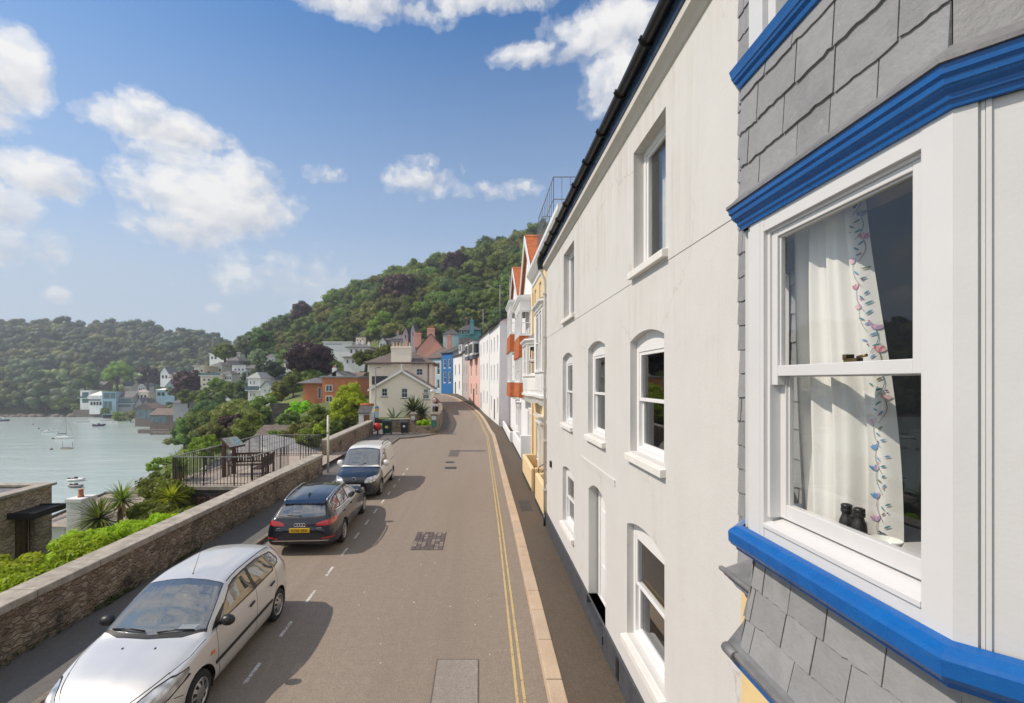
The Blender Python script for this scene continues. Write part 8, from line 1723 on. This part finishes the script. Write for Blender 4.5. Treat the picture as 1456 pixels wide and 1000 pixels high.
    H('slate_range', 'low slate roofed sheds at the water edge below the copper beech', 246, 268, 573, 584, 168, 8, WG, 'side', SLATEF, 4); H('white_house', 'white gabled pair of houses behind the waterfront', 228, 240, 531, 541, 284, 9, WW, 'gable', SLATEF, 9, wins=wgrid(229, 239, 2, 532, 540, 1)); H('white_house', 'grey roofed white house beside the gabled pair', 240, 254, 537, 548, 276, 9, WW, 'side', SLATEF, 7, wins=wgrid(241, 253, 3, 539, 546, 1)); H('blue_house', 'pale blue gabled house behind the waterfront', 236, 248, 549, 562, 262, 8, WB, 'gable', SLATEF, 7, wins=wgrid(237, 247, 2, 551, 560, 1)); H('blue_house', 'pale blue flat fronted house left of the blue gabled one', 222, 236, 555, 566, 264, 7, WB, 'mono', WW, 2, wins=wgrid(223, 235, 2, 557, 564, 1, .7, .7))
    for px0, px1, pe, pb, Y, wm, rf, lb in ((256, 268, 557, 567, 216, WW, 'gable', 'small white gabled house right of the pale blue houses'), (262, 275, 546, 556, 228, WC, 'side', 'small cream house between the copper beech and the pale blue houses'), (318, 334, 557, 568, 158, WW, 'side', 'white cottage below the white row on the slope'), (339, 351, 549, 562, 150, WC, 'hip', 'small cream house left of the pyramid roofed house'), (404, 418, 514, 526, 150, WW, 'side', 'white house above the cedar at the wood edge'), (376, 391, 508, 519, 188, WW, 'hip', 'white hipped roof house above the silvery round tree'),
            (506, 520, 480, 489, 166, WC, 'flat', 'cream flat roofed house right of the white modern house'), (196, 207, 549, 557, 300, WW, 'gable', 'white gabled house under the trees above the pale flat roof'), (177, 187, 549, 558, 300, WC, 'side', 'cream house under the rounded bright tree'), (136, 147, 548, 556, 300, WS, 'side', 'stone house above the curved white roof'), (254, 262, 532, 541, 262, WC, 'gable', 'tiny cream gabled house beside the waterfront copper beech'), (330, 341, 503, 511, 216, WW, 'side', 'white house in the ridge trees right of the second ridge house')):
        H('white_house' if wm is WW else 'cream_house' if wm is WC else 'stone_house', lb, px0, px1, pe, pb, Y, 8, wm, rf, SLATEF, 5, wins=wgrid(px0 + 1, px1 - 1, 3, pe + 2, pb - 1, 1 if pb - pe < 11 else 2, .4, .5))
    # waterfront
    H('waterfront_house', 'white waterfront house with stacked balconies at the left end', 114, 127, 556, 577, 288, 9, WW, 'flat', WW, wins=[(117, 126, 558, 564, 1), (117, 126, 567, 573, 1)], balc=((112, 126, 566),)); H('waterfront_house', 'white waterfront house with a curved white roof', 127, 146, 563, 580, 284, 9, WW, 'mono', WW, 6, wins=wgrid(128, 145, 4, 571, 577, 1, .7, .8), balc=((128, 146, 570),)); H('glass_house', 'blue green glass fronted waterfront house under a grass roof', 145, 165, 557, 586, 280, 9, WB, 'flat', mat('grass_roof', (.12, .16, .04), .9, .3, 1), wins=[(147, 156, 559, 567, 1), (157, 164, 559, 567, 1), (147, 153, 571, 583, 1), (154, 159, 571, 583, 1)])
    H('waterfront_house', 'grey gabled waterfront house with a long white balcony', 165, 189, 565, 580, 282, 9, WG, 'side', SLATEF, 8, wins=[(167, 187, 567, 572, 1), (168, 186, 575, 579, 1)], balc=((166, 200, 574),)); H('waterfront_house', 'waterfront house with a pale flat roof right of the long balcony', 187, 211, 558, 572, 286, 9, WC, 'hip', mat('pale_pink_roof', (.42, .36, .34), .8, .1, 1), 4, wins=wgrid(189, 209, 4, 561, 568, 1, .6, .7)); H('boat_house', 'dark gabled boathouse with a white bargeboard', 193, 203, 574, 586, 262, 7, WG, 'gable', SLATEF, 8, wins=[(195, 200, 577, 583, 1)]); H('boat_house', 'second dark gabled boathouse with pale boards', 203, 212, 575, 588, 258, 7, WG, 'gable', SLATEF, 7)
    H('glass_gable_house', 'waterside house with a glass gable and brown roof', 192, 218, 581, 598, 226, 9, WS, 'gable', BROWNF, 7, wins=[(194, 199, 583, 594, 1), (200, 208, 583, 596, 1), (209, 215, 583, 594, 1)]); H('stone_boathouse', 'stone boathouse with a brown roof standing in the water', 213, 252, 590, 617, 200, 10, WS, 'side', BROWNF, 8, wins=[(214, 219, 592, 601, 1), (220, 228, 592, 601, 1), (229, 236, 592, 601, 1)], drop=4)
    # walls at the water
    def quay(label, px0, px1, pt, Y, d): m = MB(); m.box(PX(px0, Y), PX(px1, Y), Y, Y + d, -22, PZ(pt, Y)); tag(m.build('quay_wall', WS), label, 'quay')
    quay('stone quay below the white waterfront houses', 104, 146, 583, 286, 8); quay('stone quay and steps below the glass fronted house', 146, 192, 590, 280, 8); quay('stone slip wall in front of the boathouse', 196, 240, 611, 197, 4); quay('low broken stone jetty beside the stone slip', 213, 246, 615, 192, 3)
    m = MB(); A, B = P(160, 590, 276), P(192, 586, 270)
    m.bar(A, B, 1.2, .2); [m.bar((A.x + (B.x - A.x) * k / 6, A.y + (B.y - A.y) * k / 6, -20), (A.x + (B.x - A.x) * k / 6, A.y + (B.y - A.y) * k / 6, A.z), .25) for k in range(7)]; tag(m.build('landing_stage', mat('weathered_timber', (.2, .18, .16), .9, .2, 2)), 'timber landing stage along the waterfront', 'jetty')
    m = MB(); m.box(PX(386, 74), PX(412, 74), 74, 74.5, -6, PZ(574, 74)); tag(m.build('garden_wall', stone_mat('dark_garden_stone', [(.06, .055, .05), (.1, .09, .08), (.13, .115, .1)], 1.6, 1.5, (.1, .09, .08), .3)), 'dark stone garden wall beside the ivy below the brick building', 'wall')
    m = MB(); m.box(PX(432, 76), PX(470, 76), 76, 76.5, -6, PZ(578, 76)); tag(m.build('garden_wall', MATS['dark_garden_stone']), 'dark garden wall at the foot of the brick building', 'wall')
    m = MB(); m.hexa([tuple(P(x, y, 79) + Vector((0, d, 0))) for d in (0,) for x, y in ((390, 578), (430, 578), (430, 572), (390, 574))] + [tuple(P(x, y, 79) + Vector((0, 8, .6))) for x, y in ((390, 578), (430, 578), (430, 572), (390, 574))]); tag(m.build('lawn', mat('lawn_green', (.16, .2, .04), .9, .2, 3)), 'small sunlit lawn above the dark garden wall', kind='structure')
    rnd = random.Random(9); m = MB()
    for i in range(46):
        px = rnd.uniform(-25, 112); Y = rnd.uniform(287, 292); x = PX(px, Y); r = rnd.uniform(.8, 2.6); m.sphere((x, Y, WATER_Z + rnd.uniform(-.4, .5)), (r * 1.4, r, r * rnd.uniform(.5, 1.1)), 7, 5)
    tag(m.build('shore_rocks', WS), 'dark rocks along the far shore below the trees', kind='structure')
town()
for px, pb, Y, w, h, lk, lb in ((172, 603, 258, 30, 20, 'lime', 'light green bush on the bank below the long balcony house'), (150, 592, 276, 16, 14, 'mid', 'small green bush on the quay below the glass fronted house'), (186, 600, 250, 18, 18, 'olive', 'olive bush beside the glass gable house'), (212, 578, 270, 16, 14, 'mid', 'small green bush between the boathouses and the pale flat roof'), (108, 584, 290, 14, 12, 'lime', 'small light green bush at the left end of the quay'), (250, 566, 240, 26, 22, 'mid', 'green tree right of the pale blue gabled house')):
    tree('waterside_shrub', lb, px, pb, Y, w, h, lk, clumps=18, per=40, trunk=.02, base_cut=-.95)

def boats():
    def hull(mb, L, W, Hh, mi=0, sheer=.1, zo=0., fine=.5):
        N = 12; vs = []; 
        for i in range(N + 1):
            t = i / N; w = W / 2 * (1 - max(0, (t - fine) / (1 - fine)) ** 2.2) * (.82 + .18 * min(1, t * 3)); z = Hh * (1 + sheer * (2 * t - .6) ** 2); x = -L / 2 + L * t
            vs += [(x * .94, -w * .55, -.15 + zo), (x, -w, z + zo), (x, w, z + zo), (x * .94, w * .55, -.15 + zo)]
        fs = []
        for i in range(N): a = i * 4; fs += [(a, a + 4, a + 5, a + 1), (a + 1, a + 5, a + 6, a + 2), (a + 2, a + 6, a + 7, a + 3), (a + 3, a + 7, a + 4, a)]
        fs += [(0, 1, 2, 3), (N * 4 + 3, N * 4 + 2, N * 4 + 1, N * 4)]; mb.add(vs, fs, mi)
    HW = mat('boat_white', (.75, .75, .74), .35, .03, 2); HN = mat('boat_navy', (.02, .03, .07), .35, .1, 2); HG = mat('boat_grey_tube', (.2, .2, .21), .6, .1, 3); HB = mat('boat_beige', (.5, .44, .36), .5, .1, 3); CAN = mat('boat_canvas', (.05, .06, .09), .8, .1, 3); TAN = mat('boat_deck', (.4, .33, .25), .6, .1, 3)
    def boat(label, px, py, L, rz, kind, hm=HW):
        Y = (CZ - WATER_Z) * F / (py - VY); x = PX(px, Y); r = empty('boat', (x, Y, WATER_Z), rz, label, 'boat', 'boats moored on the river'); m = MB(); hull(m, L, L * .34, L * .11); m.build('hull', hm, r, local=True)
        if kind == 'yacht':
            m = MB(); m.hexa([(-L * .15, -L * .09, L * .11), (L * .22, -L * .07, L * .11), (L * .22, L * .07, L * .11), (-L * .15, L * .09, L * .11), (-L * .13, -L * .07, L * .17), (L * .17, -L * .05, L * .16), (L * .17, L * .05, L * .16), (-L * .13, L * .07, L * .17)]); m.build('cabin', HW, r, local=True)
            m = MB(); m.tube([(L * .08, 0, L * .1), (L * .08, 0, L * 1.25)], .07, 6); m.build('mast', mat('mast_alloy', (.3, .3, .31), .4), r, local=True); m = MB(); m.tube([(L * .08, 0, L * .3), (-L * .38, 0, L * .29)], .16, 8); m.build('furled_sail', CAN, r, local=True); m = MB(); m.tube([(L * .49, 0, L * .13), (L * .08, 0, L * 1.2)], .02, 4); m.tube([(-L * .49, 0, L * .13), (L * .08, 0, L * 1.24)], .02, 4); m.build('rigging', IRON, r, local=True)
        elif kind == 'motor':
            m = MB(); m.hexa([(-L * .1, -L * .12, L * .11), (L * .2, -L * .1, L * .11), (L * .2, L * .1, L * .11), (-L * .1, L * .12, L * .11), (-L * .08, -L * .1, L * .24), (L * .1, -L * .08, L * .24), (L * .1, L * .08, L * .24), (-L * .08, L * .1, L * .24)]); c = m.build('wheelhouse', HW, r, local=True); m = MB(); m.box(-L * .05, L * .08, -L * .12, L * .12, L * .16, L * .21); m.build('windows', GLAZE, c, local=True)
            m = MB(); m.box(-L * .56, -L * .47, -.2, .2, .1, .9); m.build('outboard', CAN, r, local=True)
        elif kind == 'rib':
            for s in (-1, 1): m = MB(); m.tube([(-L * .48, s * L * .17, L * .1), (L * .1, s * L * .17, L * .11), (L * .38, s * L * .09, L * .13), (L * .5, 0, L * .15)], L * .07, 8); m.build('tube', hm, r, local=True)
            m = MB(); m.box(-L * .12, L * .05, -L * .06, L * .06, L * .05, L * .28); m.build('console', CAN, r, local=True); m = MB(); m.box(-L * .55, -L * .42, -L * .06, L * .06, .0, L * .22); m.build('outboard', BLACK, r, local=True); m = MB(); m.box(-L * .32, -L * .2, -L * .1, L * .1, L * .06, L * .2); m.build('seat', mat('red_seat', (.3, .04, .05), .6), r, local=True)
        else:
            m = MB(); m.box(-L * .4, L * .25, -L * .1, L * .1, L * .11, L * .125); m.build('deck', TAN if kind == 'open' else CAN, r, local=True)
            if kind == 'post': m = MB(); m.tube([(-L * .4, 0, 0), (-L * .4, 0, L * .6)], .05, 6); m.tube([(L * .4, 0, 0), (L * .4, 0, L * .55)], .05, 6); m.build('mooring_post', IRON, r, local=True)
    boat('sailing yacht with a tall mast and furled dark sail', 92, 624, 6.8, .05, 'yacht'); boat('beige open boat moored just below the sailing yacht', 96, 638.5, 4.2, .0, 'post', HB); boat('white motor boat left of the sailing yacht', 71, 615, 6.0, .1, 'motor'); boat('white launch moored off the quay', 117, 600.5, 7.2, .2, 'open'); boat('small dark inflatable off the landing stage', 141, 606, 5.0, .3, 'rib', HN); boat('white boat lying against the landing stage', 152, 598.5, 7.0, .3, 'open'); boat('second white boat right of the one by the landing stage', 161, 601, 6.4, -.2, 'open'); boat('dark blue cruiser cut by the left edge of the view', 3, 599, 8.0, .1, 'motor', HN); boat('tiny white tender near the far shore', 84, 598, 3.4, .2, 'open')
    boat('white inflatable with an outboard above the cottage chimney', 109, 684, 3.3, .1, 'rib', HW); boat('dark inflatable with a red seat right above the cottage chimney', 109, 693, 3.1, -.2, 'rib', HG)
    for px, py, c, lb in ((75, 624.5, 'mooring buoy left of the sailing yacht'.strip(), 1), (73, 639.5, 'mooring buoy left of the beige boat', 1), (55, 610, 'mooring buoy left of the white motor boat', 1), (47, 604, 'mooring buoy farthest out near the far shore', 1)):
        Y = (CZ - WATER_Z) * F / (py - VY); m = MB(); m.sphere((PX(px, Y), Y, WATER_Z + .1), .4, 10, 7); m.tube([(PX(px, Y), Y, WATER_Z + .4), (PX(px, Y), Y, WATER_Z + .7)], .05, 6); tag(m.build('buoy', mat('buoy_dark', (.12, .05, .04), .5, .1, 3)), 'small dark ' + c, 'buoy', 'mooring buoys')
boats()

def haze():
    k = NT('haze_air'); k.t.nodes.remove(k.b); v = k.n('ShaderNodeVolumePrincipled'); v.inputs['Color'].default_value = (.80, .88, 1.0, 1); v.inputs['Density'].default_value = HAZE; v.inputs['Anisotropy'].default_value = .25; k.l(v.outputs[0], k.out.inputs['Volume'])
    m = MB(); m.box(-960, 440, -440, 920, -27, 135); tag(m.build('haze', k.mat), 'thin blue summer haze over the river', kind='stuff')
HAZE = .00052
haze()
# ================================================================ sky, sun, air, camera
SUN_EL, SUN_AZ = 47.0, 263.0     # azimuth clockwise from +Y (the street direction): the sun stands over the river, to the left
def sky():
    w = bpy.data.worlds.new('World'); S.world = w; w.use_nodes = True; t = w.node_tree; t.nodes.clear()
    k = NT.__new__(NT); k.t = t
    out = k.n('ShaderNodeOutputWorld'); bg = k.n('ShaderNodeBackground'); bg.inputs['Strength'].default_value = SKY_STRENGTH
    st = k.n('ShaderNodeTexSky', sky_type='NISHITA', sun_disc=False, sun_elevation=R(SUN_EL), sun_rotation=R(SUN_AZ), altitude=0, air_density=SKY_AIR, dust_density=SKY_DUST, ozone_density=SKY_OZ)
    d = k.n('ShaderNodeTexCoord').outputs['Generated']
    sx = k.n('ShaderNodeSeparateXYZ'); k.l(d, sx.inputs[0])
    az = k.val(sx.outputs['X'], 'ARCTAN2', sx.outputs['Y']); el = k.val(sx.outputs['Z'], 'ARCSINE')
    def ae(px, py):
        v = Vector(((px - VX) / F, 1, (VY - py) / F)).normalized(); return math.atan2(v.x, v.y), math.asin(v.z)
    blobs = [(22, 96, 62, 66, 1), (-60, 120, 100, 90, 1), (205, 150, 42, 32, .9), (234, 184, 108, 36, 1.0), (255, 225, 80, 24, .8), (300, 285, 140, 58, 1.1), (255, 325, 85, 35, .8), (345, 250, 70, 40, .9),
             (65, 250, 90, 38, 1), (-20, 285, 90, 45, .9), (8, 345, 42, 34, .75), (68, 352, 34, 30, .6), (520, 5, 130, 34, .9), (690, -8, 160, 34, .9), (870, 40, 120, 55, 1), (770, 78, 80, 24, .8), (880, 110, 70, 60, .75),
             (595, 252, 58, 32, .75), (462, 250, 36, 17, .55), (700, 270, 70, 15, .5), (82, 422, 26, 14, .6), (310, 436, 16, 8, .55), (390, 390, 100, 40, .3), (1300, -120, 200, 60, .9)]
    sc = k.n('ShaderNodeCombineXYZ'); k.l(az, sc.inputs[0]); k.l(k.val(el, 'MULTIPLY', 1.25), sc.inputs[1]); uv = sc.outputs[0]
    n1 = k.noise(uv, 8.5, 9, .58, .15); n2 = k.noise(uv, 34, 6, .62); wv = k.noise(uv, 10, 4, .6, col=True)
    ws = k.n('ShaderNodeSeparateColor'); k.l(wv, ws.inputs[0])
    azw = k.val(az, 'ADD', k.val(k.val(ws.outputs[0], 'SUBTRACT', .5), 'MULTIPLY', .026)); elw = k.val(el, 'ADD', k.val(k.val(ws.outputs[1], 'SUBTRACT', .5), 'MULTIPLY', .026))
    mask = None; tops = None
    for (px, py, rx, ry, a) in blobs:
        a0, e0 = ae(px, py); a1, _ = ae(px + rx, py); _, e1 = ae(px, py - ry)
        u = k.val(k.val(azw, 'SUBTRACT', a0), 'MULTIPLY', 1 / max(1e-4, a1 - a0)); v = k.val(k.val(elw, 'SUBTRACT', e0), 'MULTIPLY', 1 / max(1e-4, e1 - e0))
        q = k.val(k.val(u, 'POWER', 2), 'ADD', k.val(v, 'POWER', 2)); q = k.val(k.val(1.0, 'SUBTRACT', q), 'MULTIPLY', a)
        mask = q if mask is None else k.val(mask, 'MAXIMUM', q)
        tv = k.val(k.val(q, 'MAXIMUM', 0.), 'MULTIPLY', k.val(v, 'SUBTRACT', k.val(u, 'MULTIPLY', .35)))
        tops = tv if tops is None else k.val(tops, 'ADD', tv)
    # loose cloud added behind and right of the view, unseen, for white fill light
    gen = k.val(k.val(k.noise(uv, 2.2, 3), 'SUBTRACT', .32), 'MULTIPLY', 3.4); gen = k.val(gen, 'SUBTRACT', k.val(k.ramp(k.val(k.val(sx.outputs['Y'], 'MULTIPLY', .5), 'ADD', .5), [(.62, 0.), (.72, 1.)]), 'MULTIPLY', 3.))
    mask = k.val(mask, 'MAXIMUM', gen)
    mask = k.val(mask, 'MAXIMUM', -1.)
    den = k.val(k.val(mask, 'ADD', k.val(k.val(n1, 'SUBTRACT', .5), 'MULTIPLY', 2.35)), 'ADD', k.val(k.val(n2, 'SUBTRACT', .5), 'MULTIPLY', 1.0))
    den = k.ramp(k.val(den, 'ADD', .06), [(.0, 0.), (.25, .22), (.6, .72), (1.0, .97)], 'EASE')
    den = k.val(den, 'MULTIPLY', k.ramp(sx.outputs['Z'], [(.02, 0.), (.08, .75), (.3, 1.)]))
    lit = k.val(k.val(k.val(tops, 'MULTIPLY', .8), 'ADD', k.val(n1, 'MULTIPLY', 1.3)), 'ADD', k.val(n2, 'MULTIPLY', .35))
    cc = k.mix(k.ramp(lit, [(.45, 0.), (1.05, 1.)]), tuple(CLOUD * x for x in (.66, .68, .73)), tuple(CLOUD * x for x in (1.0, .985, .965)))
    # thin milky veil low over the horizon
    veil = k.val(k.ramp(sx.outputs['Z'], [(.0, 1.), (.19, .86), (.31, .52), (.62, .0)]), 'MULTIPLY', .95)
    tint = k.mix(1.0, st.outputs[0], SKY_TINT, 'MULTIPLY')
    base = k.mix(veil, tint, tuple(CLOUD * x for x in (.60, .675, .755)))
    k.l(k.mix(den, base, cc), bg.inputs['Color']); k.l(bg.outputs[0], out.inputs['Surface'])
SKY_STRENGTH, SKY_AIR, SKY_DUST, SKY_OZ, CLOUD, SKY_TINT = .145, 1.0, .5, 2.0, 6.3, (.36, .75, 1.02)
sky()
sun = bpy.data.lights.new('sun', 'SUN'); sun.energy = 4.0; sun.angle = R(.5); sun.color = (1.0, .885, .755)
so = bpy.data.objects.new('sun', sun); COL.objects.link(so)
a = R(SUN_AZ); e = R(SUN_EL); to_sun = Vector((math.sin(a) * math.cos(e), math.cos(a) * math.cos(e), math.sin(e)))
so.rotation_euler = (-to_sun).to_track_quat('-Z', 'Y').to_euler(); so.location = (-40, 0, 60)
cam = bpy.data.cameras.new('camera'); co = bpy.data.objects.new('camera', cam); COL.objects.link(co); S.camera = co
co.location = (0, 0, CZ); co.rotation_euler = (R(90), 0, 0); cam.sensor_width = 36; cam.lens = F / 1456 * 36
cam.shift_x = (728 - VX) / 1456; cam.shift_y = -(500 - VY) / 1456; cam.clip_start = .05; cam.clip_end = 4000
S.view_settings.view_transform = 'Standard'; S.view_settings.look = 'None'; S.view_settings.exposure = 0.08; S.view_settings.gamma = 1.0
S.cycles.max_bounces = 8; S.cycles.transparent_max_bounces = 16; S.cycles.caustics_reflective = False; S.cycles.caustics_refractive = False
